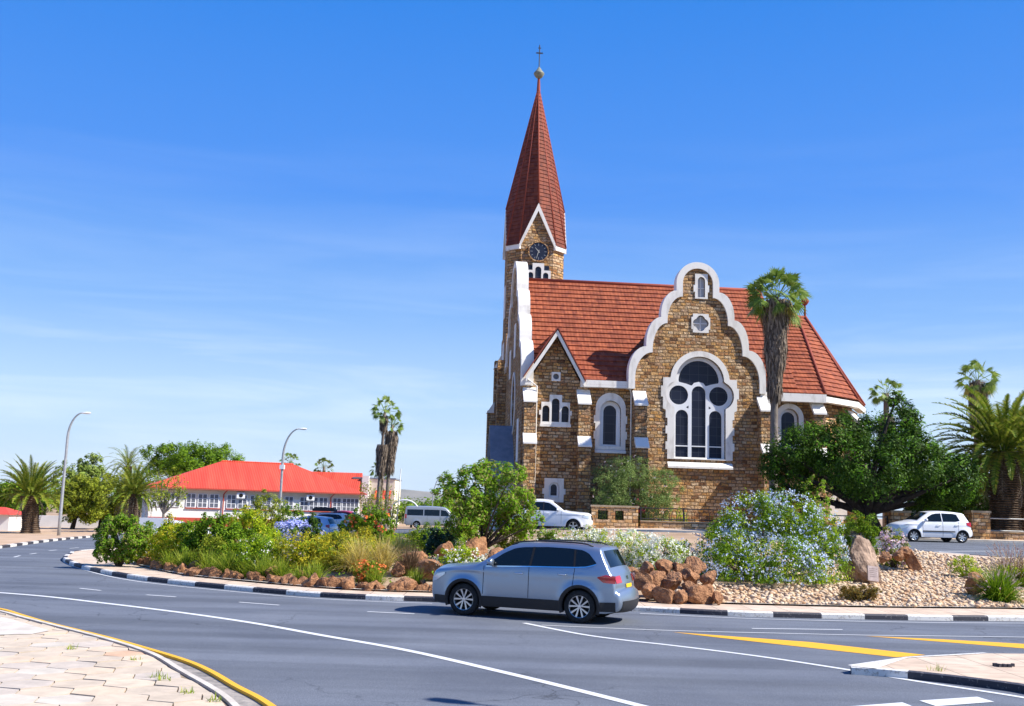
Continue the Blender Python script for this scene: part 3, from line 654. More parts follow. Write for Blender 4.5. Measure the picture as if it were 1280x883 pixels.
# materials
def asphalt(name, c1, c2):
    m, t, b = mat(name); L = t.links.new; v = coords(t, 'Object')
    a = nd(t, 'ShaderNodeTexNoise', Scale=.35, Detail=5, Roughness=.6, Distortion=.6); L(v, a.inputs[0])
    r = ramp(t, [(.35, c1), (.65, c2)], a.outputs[0])
    s_ = nd(t, 'ShaderNodeTexNoise', Scale=60.0, Detail=2); L(v, s_.inputs[0]); r2 = ramp(t, [(.35, g3(.6)), (.5, g3(1)), (.68, g3(1.7))], s_.outputs[0])
    mm = nd(t, 'ShaderNodeMixRGB', blend_type='MULTIPLY'); mm.inputs[0].default_value = .55; L(r.outputs[0], mm.inputs[1]); L(r2.outputs[0], mm.inputs[2])
    # long tyre-worn bands and small cracks
    v2 = coords(t, 'Object', (.06, .9, 1)); a2 = nd(t, 'ShaderNodeTexNoise', Scale=1.0, Detail=4, Distortion=.4); L(v2, a2.inputs[0])
    r3 = ramp(t, [(.36, g3(.78)), (.62, g3(1.12))], a2.outputs[0]); m2 = nd(t, 'ShaderNodeMixRGB', blend_type='MULTIPLY'); m2.inputs[0].default_value = 1; L(mm.outputs[0], m2.inputs[1]); L(r3.outputs[0], m2.inputs[2])
    vo = nd(t, 'ShaderNodeTexVoronoi', feature='DISTANCE_TO_EDGE', Scale=.33)
    dn = nd(t, 'ShaderNodeTexNoise', Scale=1.4, Detail=6); L(v, dn.inputs[0]); mx = nd(t, 'ShaderNodeMixRGB', blend_type='ADD'); mx.inputs[0].default_value = .9; L(v, mx.inputs[1]); L(dn.outputs['Color'], mx.inputs[2]); L(mx.outputs[0], vo.inputs[0])
    rc = ramp(t, [(.0, g3(.45)), (.006, g3(1))], vo.outputs['Distance'])
    gate = nd(t, 'ShaderNodeTexNoise', Scale=.12, Detail=1); L(v, gate.inputs[0]); rg = ramp(t, [(.46, g3(0)), (.54, g3(1))], gate.outputs[0])
    m4 = nd(t, 'ShaderNodeMixRGB', blend_type='MULTIPLY'); L(rg.outputs[0], m4.inputs[0]); L(m2.outputs[0], m4.inputs[1]); L(rc.outputs[0], m4.inputs[2])
    L(m4.outputs[0], b.inputs['Base Color']); b.inputs['Roughness'].default_value = .82; b.inputs['Specular IOR Level'].default_value = .35
    bp = nd(t, 'ShaderNodeBump', Strength=.35, Distance=.012); L(s_.outputs[0], bp.inputs['Height']); L(bp.outputs[0], b.inputs['Normal'])
    return m
M['asph'] = asphalt('asphalt', (.10,.112,.138), (.125,.138,.163))
def worn(name, c, base=(.1,.1,.11), lo=.33):
    m, t, b = mat(name); L = t.links.new; v = coords(t, 'Object'); n = nd(t, 'ShaderNodeTexNoise', Scale=14.0, Detail=8, Roughness=.75); L(v, n.inputs[0])
    r = ramp(t, [(lo, base), (lo+.06, c)], n.outputs[0]); L(r.outputs[0], b.inputs['Base Color']); b.inputs['Roughness'].default_value = .7; return m
M['wpaint'] = worn('road_paint_white', (.62,.63,.64)); M['ypaint'] = worn('road_paint_yellow', (.75,.38,.01), lo=.3)
M['soil'] = noisy('dry_soil', (.30,.20,.125), (.44,.32,.215), scale=.6, rough=.95, bump=.5, bscale=14)
M['sand'] = noisy('sandy_verge', (.40,.27,.17), (.52,.37,.25), scale=.5, rough=.95, bump=.3, bscale=8)
def slabs(name, c1, c2, w_=.9, h=.9, joint=(.25,.19,.14), ms=.012):
    m, t, b = mat(name); L = t.links.new; uv = coords(t, 'UV'); br = nd(t, 'ShaderNodeTexBrick'); L(uv, br.inputs[0]); br.offset = 0
    for k, v in (('Color1', (*c1,1)), ('Color2', (*c2,1)), ('Mortar', (*joint,1)), ('Scale', 1.0), ('Mortar Size', ms), ('Brick Width', w_), ('Row Height', h)): br.inputs[k].default_value = v
    n = nd(t, 'ShaderNodeTexNoise', Scale=2.5, Detail=6); L(uv, n.inputs[0]); r = ramp(t, [(.3, g3(.78)), (.65, g3(1.1))], n.outputs[0])
    mm = nd(t, 'ShaderNodeMixRGB', blend_type='MULTIPLY'); mm.inputs[0].default_value = 1; L(br.outputs[0], mm.inputs[1]); L(r.outputs[0], mm.inputs[2]); L(mm.outputs[0], b.inputs['Base Color'])
    b.inputs['Roughness'].default_value = .9; return m
M['slab'] = slabs('pavement_slabs', (.54,.41,.30), (.58,.46,.35))
M['concrete'] = noisy('concrete', (.45,.40,.34), (.60,.55,.48), scale=3, rough=.9, bump=.2, bscale=40)
M['kwhite'] = worn('kerb_white', (.66,.64,.60), (.42,.38,.33), .42); M['kblack'] = worn('kerb_black', (.03,.03,.042), (.2,.18,.17), .37); M['kyellow'] = worn('kerb_yellow', (.72,.38,.015), (.35,.25,.12), .3)
def axis(lo, hi, dense, far): 
    a = list(np.arange(dense[0], dense[1]+.1, 2.0)); l_ = [dense[0]-(2*1.35**k) for k in range(1, far)]; r_ = [dense[1]+(2*1.35**k) for k in range(1, far)]
    return [x for x in reversed(l_) if x > lo]+a+[x for x in r_ if x < hi]
sheet('ground', axis(-16000, 16000, (-70, 60), 32), axis(-600, 16000, (-10, 120), 32), M['soil'])
# road surface: one big apron
road = [(-60,-8),(40,-8),(60,10),(60,56),(26,56.6),(8,57.5),(0,62),(-4,75),(-2,105),(-30,108),(-34,86),(-60,80)]
fill2d(road, M['asph'], 'road', .004, 2.0)
# --- planted island
near = gp([(1280,777),(1150,776),(1000,773),(900,770),(800,765),(700,761),(620,757),(540,753),(480,751),(400,747),(340,742.5),(280,737),(220,731),(170,725),(130,718),(100,711),(84,705),(78,700),(86,695)])
near = [Vector((24,31.6)), Vector((18.5,28.6))]+near
isl = near+[Vector(p) for p in ((-18.6,46),(-17.6,50),(-13,54),(-6,55.5),(3,54),(11,50),(18,46.3),(27,41.5),(31,37.5),(28.5,34))]
isl = catmull(isl, True, 5)
area = sum(isl[i].x*isl[(i+1) % len(isl)].y-isl[(i+1) % len(isl)].x*isl[i].y for i in range(len(isl)))
if area < 0: isl.reverse()
KH = .13
def kerb(pts, closed, h, w_, seg, mats, name):
    """painted kerb: outer edge = pts (left of path is inside); alternating colours along the length"""
    mb = MB(); n = len(pts); inn = offset_path(pts, w_, closed); acc = 0; top = .03
    outb = pts; outt = offset_path(pts, top, closed)
    rs = range(n if closed else n-1)
    for i in rs:
        j = (i+1) % n; l_ = (pts[j]-pts[i]).length; k = max(1, int(l_/.15))
        for q in range(k):
            a, b = q/k, (q+1)/k; mi = int(acc/seg) % len(mats); acc += l_/k
            def P_(A_, z, t): p = A_[i].lerp(A_[j], t); return (p.x, p.y, g(p.x, p.y)+z)
            mb.add([P_(outb,-.02,a),P_(outb,-.02,b),P_(outb,h-.03,b),P_(outb,h-.03,a)], [(0,1,2,3)], mi)
            mb.add([P_(outb,h-.03,a),P_(outb,h-.03,b),P_(outt,h,b),P_(outt,h,a)], [(0,1,2,3)], mi)
            mb.add([P_(outt,h,a),P_(outt,h,b),P_(inn,h,b),P_(inn,h,a)], [(0,1,2,3)], mi)
            mb.add([P_(inn,h,a),P_(inn,h,b),P_(inn,0,b),P_(inn,0,a)], [(0,1,2,3)], mi)
    o = mb.build(name, mats, fixn=False); tag(o, kind='structure'); return o
kerb(isl, True, KH, .17, 1.17, [M['kblack'], M['kwhite']], 'kerb')
pin = offset_path(isl, .175, True); bed = [a_.lerp(b_, t_) for a_, b_, t_ in zip(isl, offset_path(isl, 1.0, True), [0]*len(isl))]
def bw_at(p): return interp_([(-19,2.5),(-14.5,1.9),(-10.5,1.35),(-4,1.3),(1,1.8),(6,2.1),(40,2.1)], p.x) if p.y < 34+max(0, -p.x-9)*1.6 else 1.5
def interp_(pts, x):
    if x <= pts[0][0]: return pts[0][1]
    for (a, b), (c, d) in zip(pts, pts[1:]):
        if x <= c: return b+(d-b)*(x-a)/(c-a)
    return pts[-1][1]
o1_ = offset_path(isl, 1.0, True); bed = [a_+(b_-a_)*bw_at(a_) for a_, b_ in zip(isl, o1_)]
fill2d(pin, M['slab'], 'pavement', KH-.012, 1.5)
# island bed: mounded soil
bedc = Vector((4, 42))
def bed_d(x, y):
    p = Vector((x, y)); return min((p-q).length for q in bed[::2])
def mound(x, y):
    d = bed_d(x, y); return g(x, y)+KH+.02+.38*sst(0, 3.5, d)*(1-.55*sst(8, 13, x))
bm_o = fill2d(bed, M['soil'], 'soil', 0, .8, hf=mound)
eb = MB()
for i in range(len(bed)):
    a, b = bed[i], bed[(i+1) % len(bed)]
stripe(eb, bed+[bed[0]], .14, KH+.035); o = eb.build('garden_edging', M['concrete'], fixn=False); tag(o, kind='structure')
# --- near pavement, bottom left, with hexagonal pavers
kl = gp([(-160,752),(-60,758),(0,766),(31,775),(65.6,785.3),(134,802.5),(187.5,818),(237.5,833.8),(268.8,847.8),(300,866.6),(331,883),(360,904),(390,935)])
kl = catmull(kl, False, 5)
klr = list(reversed(kl))
ki = gp([(-160,752),(-60,760),(0,770),(31,778.5),(65.6,788),(137.5,807),(193.8,826),(231,847.8),(265.6,868),(287.5,883),(305,900),(330,930)]); ki = catmull(ki, False, 5)
M['cobble'] = noisy('gutter_stone', (.16,.15,.14), (.36,.32,.28), scale=5, rough=.9, bump=.8, bscale=12)
fill2d([tuple(p) for p in kl]+[tuple(p) for p in reversed(ki)], M['cobble'], 'gutter', .06, 1.0)
km = MB()
def kerb2(path, w_, h, m, name, left=True):
    mb = MB(); a = path; b = offset_path(path, w_ if left else -w_)
    for i in range(len(a)-1):
        def q(p, z): return (p.x, p.y, g(p.x, p.y)+z)
        mb.add([q(a[i],-.05), q(a[i+1],-.05), q(a[i+1],h-.02), q(a[i],h-.02)], [(0,1,2,3)])
        a2 = [a[k].lerp(b[k], .15) for k in (i, i+1)]
        mb.add([q(a[i],h-.02), q(a[i+1],h-.02), q(a2[1],h), q(a2[0],h)], [(0,1,2,3)])
        mb.add([q(a2[0],h), q(a2[1],h), q(b[i+1],h), q(b[i],h)], [(0,1,2,3)]); mb.add([q(b[i],h), q(b[i+1],h), q(b[i+1],0), q(b[i],0)], [(0,1,2,3)])
    o = mb.build(name, m, fixn=False); tag(o, kind='structure'); return o
kerb2(kl, -.105, .1, M['kyellow'], 'kerb'); kerb2(ki, -.1, .12, M['concrete'], 'kerb')
pav = [Vector((p.x, p.y)) for p in offset_path(ki, -.1)]+[Vector((-3,4)), Vector((-40,4)), Vector((-40,26))]
M['joint'] = noisy('paver_joint', (.20,.15,.10), (.30,.24,.17), scale=4, rough=.95)
fill2d(pav, M['joint'], 'pavement', .085, 2.0)
def inside(x, y, poly):
    c = False; n = len(poly); j = n-1
    for i in range(n):
        a, b = poly[i], poly[j]
        if (a[1] > y) != (b[1] > y) and x < (b[0]-a[0])*(y-a[1])/(b[1]-a[1])+a[0]: c = not c
        j = i
    return c
def paver_mat():
    m, t, b = mat('paver'); L = t.links.new; gi = t.nodes.new('ShaderNodeNewGeometry')
    r = ramp(t, [(0,(.50,.41,.31)),(.3,(.54,.44,.33)),(.5,(.48,.41,.34)),(.7,(.56,.44,.32)),(.85,(.52,.46,.38)),(.94,(.56,.36,.23))], gi.outputs['Random Per Island'], 'CONSTANT')
    v = coords(t, 'Object'); n = nd(t, 'ShaderNodeTexNoise', Scale=3.0, Detail=8, Roughness=.7); L(v, n.inputs[0]); r2 = ramp(t, [(.3, g3(.8)), (.65, g3(1.12))], n.outputs[0])
    mm = nd(t, 'ShaderNodeMixRGB', blend_type='MULTIPLY'); mm.inputs[0].default_value = 1; L(r.outputs[0], mm.inputs[1]); L(r2.outputs[0], mm.inputs[2]); L(mm.outputs[0], b.inputs['Base Color']); b.inputs['Roughness'].default_value = .9
    bp = nd(t, 'ShaderNodeBump', Strength=.3, Distance=.01); L(n.outputs[0], bp.inputs['Height']); L(bp.outputs[0], b.inputs['Normal']); return m
M['paver'] = paver_mat()
hx = MB(); sz = .36; pin_ = [tuple(p) for p in offset_path(pav[:-3], -.06)]+[tuple(p) for p in pav[-3:]]
def snap_in(x, y):
    if inside(x, y, pin_): return x, y
    best = None; p = Vector((x, y))
    for a, b in zip(pin_, pin_[1:]+pin_[:1]):
        a, b = Vector(a), Vector(b); d = b-a; t = max(0, min(1, (p-a).dot(d)/max(1e-9, d.length_squared))); q = a+d*t; e = (p-q).length
        if best is None or e < best[0]: best = (e, q)
    return best[1].x, best[1].y
for i in range(-30, 4):
    for j in range(0, 60):
        cx_ = i*1.0*math.sqrt(3)*sz+(j % 2)*math.sqrt(3)*sz/2; cy_ = 6+j*1.5*sz
        if cx_ < -16 or cy_ > 27: continue
        x, y = cx_, cy_
        rx2 = x*math.cos(.25)-(y-14)*math.sin(.25); ry2 = x*math.sin(.25)+(y-14)*math.cos(.25)+14
        if not inside(rx2, ry2, pin_) and not any(inside(rx2+a_*.3, ry2+b_*.3, pin_) for a_, b_ in ((1,0),(-1,0),(0,1),(0,-1),(.7,.7),(-.7,-.7),(.7,-.7),(-.7,.7))): continue
        tl = [random.uniform(-.006,.006) for _ in range(2)]; hh = .11+random.uniform(-.005,.005)
        vs_ = []
        for k in range(6):
            a = k*math.pi/3+math.pi/6+.25; dx, dy = math.cos(a)*(sz-.012), math.sin(a)*(sz-.012)
            X_, Y2_ = snap_in(rx2+dx, ry2+dy); vs_.append((X_, Y2_, g(rx2, ry2)+hh+dx*tl[0]*3+dy*tl[1]*3))
        lo = [(a, b, c-.04) for a, b, c in vs_]
        hx.add(vs_+lo, [tuple(range(6))]+[(k, k+6, (k+1) % 6+6, (k+1) % 6) for k in range(6)])
o = hx.build('pavers', M['paver'], fixn=True); tag(o, kind='structure')
# plain concrete at the top corner of the pavement
fill2d([tuple(p) for p in gp([(-160,753),(-60,761),(0,770),(31,778.5),(62,788),(40,792),(0,793),(-160,778)], .13)], M['concrete'], 'dropped_kerb', .122, 1.5)
# --- splitter island bottom right
spl = gp([(1063,832.7),(1135.6,822.3),(1232,817),(1330,818),(1420,850),(1380,872),(1280,855),(1184,843),(1111.6,836)], .12)
fill2d([tuple(p) for p in spl], M['slab'], 'traffic_island', .12, 2.0, skirt=.0)
lowe = [spl[0], spl[8], spl[7], spl[6], spl[5], spl[4]]
lowe = catmull(lowe, False, 4)
mb = MB(); ko = offset_path(lowe, .0)
acc = 0
o_ = offset_path(lowe, -.15)
for i in range(len(lowe)-1):
    a, b = lowe[i], lowe[i+1]; c, d = o_[i], o_[i+1]; l_ = (b-a).length
    s0 = i < 5
    for f0, f1 in ((0,.5),(.5,1)):
        mi = 1 if acc < .85 or int(acc/1.1) % 7 == 4 else 0; acc += l_/2
        a1, b1, c1, d1 = a.lerp(b,f0), a.lerp(b,f1), c.lerp(d,f0), c.lerp(d,f1)
        mb.add([(a1.x,a1.y,.121),(b1.x,b1.y,.121),(d1.x,d1.y,.115),(c1.x,c1.y,.115)], [(0,1,2,3)], 1 if mi else 0)
        mb.add([(c1.x,c1.y,.115),(d1.x,d1.y,.115),(d1.x,d1.y,-.02),(c1.x,c1.y,-.02)], [(0,1,2,3)], mi)
o = mb.build('kerb', [M['kblack'], M['kwhite']], fixn=False); tag(o, kind='structure')
fill2d([tuple(p) for p in gp([(1063,832.7),(1135.6,822.3),(1112,830),(1095,836)], .125)], M['kwhite'], 'island_nose', .125, 2.0)
mb = MB(); up_ = [spl[0], spl[1], spl[2], spl[3]]
for i in range(3):
    a, b = up_[i], up_[i+1]; mb.add([(a.x,a.y,.12),(b.x,b.y,.12),(b.x,b.y,-.02),(a.x,a.y,-.02)], [(0,1,2,3)])
stripe(mb, up_[:3], .1, .128, 0); o = mb.build('kerb', M['kwhite'], fixn=False); tag(o, kind='structure')
# --- road markings
rm = MB()
def line(px, w_, mi=0, dz=.01, k=6): stripe(rm, catmull(gp(px), False, k), w_, dz, mi)
line([(-120,733),(-50,738),(0,741.5),(60,746.5),(125,754),(187,761.5),(250,769.7),(325,781),(400,794.5),(508,813.7),(633.6,842.4),(715,862),(799,883),(860,899),(940,925)], .17)
line([(655,779.5),(723,793),(780,801),(840,807.6),(943,820.6),(1046,836),(1149,853),(1280,873),(1400,896)], .13)
line([(677,782.3),(760,786),(860,789.7),(970,792.4),(1080,794.8),(1180,796),(1280,797.3),(1400,799)], .07, dz=.012)
line([(86,697),(80,702),(92,708.5),(130,719.5),(170,727),(220,733),(280,739),(340,744.5),(400,749),(480,753),(540,755)], .07)
line([(800,767.5),(900,772.4),(1000,775.6),(1150,778.6),(1280,779.6),(1400,780)], .08)
for a, b in (((99.7,736),(126,738.8)), ((182.8,744.2),(220,746.8)), ((298.8,753.4),(349,757.2)), ((459,765.3),(518,768)), ((940,786.3),(1053,787.8)), ((17.4,696.9),(25,695)), ((37.4,693.1),(46,691.9)), ((61,689),(71,687.9)), ((87,686),(98.4,685))):
    line([a, b], .09, k=1)
# lines on the road behind the island
line([(1130,690.2),(1200,689.6),(1330,689)], .1, k=3); line([(1153,695.3),(1171,698.5)], .1, k=2)
line([(640,682.5),(700,681),(780,679)], .1, k=3); line([(640,676),(690,676)], .08, k=2)
def paintpoly(px, mi, dz=.011): 
    p = gp(px); rm.add([(q.x, q.y, g(q.x, q.y)+dz) for q in p], [tuple(range(len(p)))], mi)
paintpoly([(840,790.8),(1012,803.4),(1085,811.5),(1157,819.6),(1120,822.4),(977.5,806.6),(900,798)], 1, .009)
paintpoly([(1080.6,795.6),(1180,800),(1280,805.6),(1420,814),(1420,819),(1280,811.3),(1180,803.2)], 1, .009)
paintpoly([(1149,877),(1221.6,872.2),(1243,878.5),(1170,884)], 0); paintpoly([(1060,884.5),(1128,879.2),(1140,884),(1085,890)], 0); paintpoly([(1240,892),(1300,887),(1320,893),(1260,899)], 0)
o = rm.build('road_markings', [M['wpaint'], M['ypaint']], fixn=False); tag(o, kind='structure')
# --- far-left verge and kerb, pavement along the church
fl = catmull(gp([(-160,700),(-60,691),(0,686),(50,679),(110,672.5),(170,667),(240,662),(330,658)]), False, 5)
fill2d([tuple(p) for p in fl]+[(-30,140),(-160,140),(-160,40)], M['sand'], 'pavement', .12, 4.0)
kerb(fl, False, .125, .2, 1.15, [M['kwhite'], M['kblack']], 'kerb')
cf = [Vector(p) for p in ((60,56.0),(40,56.3),(26,56.6),(16,57.0),(8,57.5),(3,59.2),(0,62),(-2.5,68),(-4,75))]; cf = catmull(cf, False, 4)
fill2d([tuple(p) for p in cf]+[(-4,100),(80,100),(80,56)], M['slab'], 'pavement', .1, 3.0)
kerb(list(reversed(cf)), False, .105, .2, 2.0, [M['concrete']], 'kerb') if False else kerb2(cf, -.18, .105, M['concrete'], 'kerb', left=False)
# ================================================================ VEHICLES (each faces its own -x)
def carpaint(name, c, metal=.0, rough=.35):
    m, t, b = mat(name); b.inputs['Base Color'].default_value = (*c, 1); b.inputs['Metallic'].default_value = metal; b.inputs['Roughness'].default_value = rough
    b.inputs['Coat Weight'].default_value = .6; b.inputs['Coat Roughness'].default_value = .16
    return m
M['psilver'] = carpaint('paint_silver_blue', (.28,.34,.42), .72, .33); M['pwhite'] = carpaint('paint_white', (.74,.75,.77)); M['pred'] = carpaint('paint_red', (.5,.02,.02))
M['pblue'] = carpaint('paint_ice_blue', (.42,.52,.66), .4, .3); M['pgrey'] = carpaint('paint_pale_silver', (.45,.46,.46), .6, .35)
M['cglass'] = plain('car_glass', (.006,.009,.011), .05, 0, .45); M['clad'] = plain('black_cladding', (.018,.018,.02), .55); M['gap'] = plain('panel_gap', (.012,.012,.014), .8)
M['tyre'] = noisy('tyre_rubber', (.015,.015,.015), (.03,.03,.03), scale=12, rough=.85); M['alloy'] = plain('alloy', (.62,.63,.65), .28, .85); M['dark'] = plain('dark_underside', (.006,.006,.006), .9)
M['redlamp'] = plain('tail_lamp_red', (.45,.008,.01), .15, 0, .6, 1); M['lamp'] = plain('head_lamp', (.6,.65,.7), .08, .3, .8, 1); M['yplate'] = plain('yellow_plate', (.85,.55,.02), .4); M['chrome'] = plain('chrome', (.8,.8,.82), .12, 1)
M['amber'] = plain('amber_lamp', (.6,.2,.01), .2)
def interp(pts, x):
    if x <= pts[0][0]: return pts[0][1]
    for (a, b), (c, d) in zip(pts, pts[1:]):
        if x <= c: return b+(d-b)*(x-a)/(c-a)
    return pts[-1][1]
class Car:
    def __init__(s, S):
        s.S = S; s.Lc = S['L']; s.x0 = (S['hubs'][0]+S['hubs'][1])/2
    def W(s, x, z):
        S = s.S; w_ = S['hw']; fo, ro = S['front_round'], S['rear_round']; L0 = s.Lc; f = 1
        if x < fo[0]: f -= fo[1]*((fo[0]-x)/fo[0])**fo[2]
        if x > L0-ro[0]: f -= ro[1]*((x-L0+ro[0])/ro[0])**ro[2]
        y = w_*f; zb = S['belt']
        if z < .5: y -= .05*((.5-z)/.3)**1.5
        if z > .62: y -= .035*min(1, (z-.62)/max(.1, zb-.62))**2
        y += .012*math.exp(-((z-.66)/.03)**2)*0 + .012*math.exp(-((z-(zb-.14))/.035)**2)
        for h in S['hubs']:
            d = math.hypot(x-h, z-S['r']); y += .028*math.exp(-((d-S['ra']-.02)/.09)**2)
        if z > zb: y -= (z-zb)*S['tumble']
        return max(.05, y)
    def bottom(s, x):
        S = s.S; z = S['sill']
        for h in S['hubs']:
            d = abs(x-h)
            if d < S['ra']: z = max(z, S['r']+math.sqrt(S['ra']**2-d*d)-.0)
        return z
    def P(s, x, y, z): return (x-s.x0, y, z*s.S.get('zs', 1))
    def build(s):
        S = s.S; T = catmull([Vector(p) for p in S['top']], False, 5); nT = len(T)
        # arc-length refine
        fine = []
        for a, b in zip(T, T[1:]):
            k = max(1, int((b-a).length/.03)); fine += [a.lerp(b, j/k) for j in range(k)]
        fine.append(T[-1]); T = fine; s.T = T
        x1, x2 = S['fan']; secs = []
        for p in T:
            bx_ = min(max(p.x, x1), x2); secs.append((p, Vector((bx_, s.bottom(bx_)))))
        # extra stations at the arch edges are given by the fine spacing
        mb = MB(); NS, NR, NT = 16, 5, 8; rowsv = []
        s.edge = []
        for i, (t_, b_) in enumerate(secs):
            e = t_-b_; Ls = max(e.length, .02); e = e/Ls; r_ = min(S.get('cr', .08), .45*Ls); row = []
            for k in range(NS+1):
                d = (Ls-r_)*k/NS; p = b_+e*d; row.append((p.x, s.W(p.x, p.y), p.y))
            yb = row[-1][1]
            for k in range(1, NR+1):
                a = k/NR*math.pi/2; p = b_+e*(Ls-r_+r_*math.sin(a)); w2 = s.W(p.x, p.y)
                row.append((p.x, min(yb, w2)-r_*(1-math.cos(a)), p.y))
            ye = row[-1][1]; tg = (T[min(i+1, len(T)-1)]-T[max(i-1, 0)]).normalized(); n = Vector((-tg.y, tg.x))
            cr_ = interp(S['crown'], i/(len(T)-1)); s.edge.append((t_, ye, n, cr_))
            for k in range(1, NT+1):
                q = 1-k/NT; y = ye*q; c_ = cr_*(1-q*q); row.append((t_.x+n.x*c_, y, t_.y+n.y*c_))
            rowsv.append(row)
        m = len(rowsv[0]); full_ = []
        for row in rowsv: full_ += [s.P(*p) for p in row]+[s.P(p[0], -p[1], p[2]) for p in reversed(row[:-1])]
        w_ = 2*m-1
        fs = [(i*w_+j, (i+1)*w_+j, (i+1)*w_+j+1, i*w_+j+1) for i in range(len(rowsv)-1) for j in range(w_-1)]
        mb.add(full_, fs, 0); return mb
    def sidepatch(s, mb, xs, lo, hi, off=.006, n=8, side=-1, mi=0, lean=0):
        xs = list(xs); vs_ = []
        for x in xs:
            a, b = lo(x), hi(x)
            for k in range(n+1):
                z = a+(b-a)*k/n; xx = x+lean*(z-a); vs_.append(s.P(xx, side*(s.W(xx, z)+off), z))
        mb.add(vs_, [(i*(n+1)+k, i*(n+1)+k+1, (i+1)*(n+1)+k+1, (i+1)*(n+1)+k) for i in range(len(xs)-1) for k in range(n)], mi)
    def ring(s, mb, h, r0, r1, a0, a1, off=.01, side=-1, n=28, mi=0):
        vs_ = []; S = s.S
        for k in range(n+1):
            a = a0+(a1-a0)*k/n
            for r_, o_ in ((r0, off), (r0, off), (r1, off)):
                x, z = h+r_*math.cos(a), S['r']+r_*math.sin(a); vs_.append((x, z, o_))
        out = []
        for i, (x, z, o_) in enumerate(vs_):
            y = s.W(x, z)+o_
            if i % 3 == 0: y -= .12
            out.append(s.P(x, side*y, z))
        mb.add(out, [(3*i+j, 3*i+j+1, 3*i+j+4, 3*i+j+3) for i in range(n) for j in range(2)], mi)
    def toppatch(s, mb, xa, xb, v0, v1, off=.006, mi=0, n=8, zmax=None, zmin=None, shrink=0, rear=None):
        es_ = [e for e in s.edge if xa <= e[0].x <= xb and (zmax is None or e[0].y <= zmax) and (zmin is None or e[0].y >= zmin)]
        vs_ = []
        for i, (t_, ye, nn, c_) in enumerate(es_):
            for k in range(n+1):
                v = v0+(v1-v0)*k/n; y = ye*v; c2 = c_*(1-v*v)+off; vs_.append(s.P(t_.x+nn.x*c2, y, t_.y+nn.y*c2))
        mb.add(vs_, [(i*(n+1)+k, i*(n+1)+k+1, (i+1)*(n+1)+k+1, (i+1)*(n+1)+k) for i in range(len(es_)-1) for k in range(n)], mi)
def make_wheel(name, parent, loc, r_, w_, side, spokes=5, twin=True):
    o = empty(name, loc, parent=parent)
    mb = MB(); h = w_/2
    mb.lathe([(r_*.66,-h*.95),(r_*.72,-h),(r_*.93,-h),(r_*.985,-h*.8),(r_,-h*.5),(r_,h*.5),(r_*.985,h*.8),(r_*.93,h),(r_*.72,h),(r_*.66,h*.95)], n=40, axis='y'); mb.build('tyre', M['tyre'], o, smooth=True)
    mb = MB(); rr = r_*.69; y = side*h*.9
    mb.lathe([(rr,side*-h*.6),(rr,y),(rr*.985,y+side*.006),(rr*.93,y),(rr*.90,y-side*.05),(rr*.90,side*-h*.6)], n=40, axis='y')
    mb.lathe([(0,y-side*.01),(rr*.17,y-side*.012),(rr*.21,y-side*.05)], n=16, axis='y')
    for k in range(spokes):
        for q in ((-.16, .16) if twin else (0,)):
            a = 2*math.pi*k/spokes+math.pi/2; a1 = a+q*.55; a2 = a+q*1.9; b = rr*.055 if twin else rr*.12
            p, q_ = Vector((math.cos(a1), math.sin(a1)))*rr*.16, Vector((math.cos(a2), math.sin(a2)))*rr*.93
            d = (q_-p).normalized(); nn = Vector((-d.y, d.x)); yo, yi = y-side*.012, y-side*.055
            v4 = [p+nn*b*.9, p-nn*b*.9, q_-nn*b*1.5, q_+nn*b*1.5]
            mb.add([(v.x, yo-(side*.01 if i < 2 else 0), v.y) for i, v in enumerate(v4)]+[(v.x, yi, v.y) for v in v4], [(0,1,2,3),(0,4,5,1),(1,5,6,2),(2,6,7,3),(3,7,4,0)])
    mb.build('rim', M['alloy'], o)
    mb = MB(); mb.lathe([(0,y-side*.075),(rr*.9,y-side*.075)], n=24, axis='y'); mb.build('brake_disc', M['dark'], o)
    return o
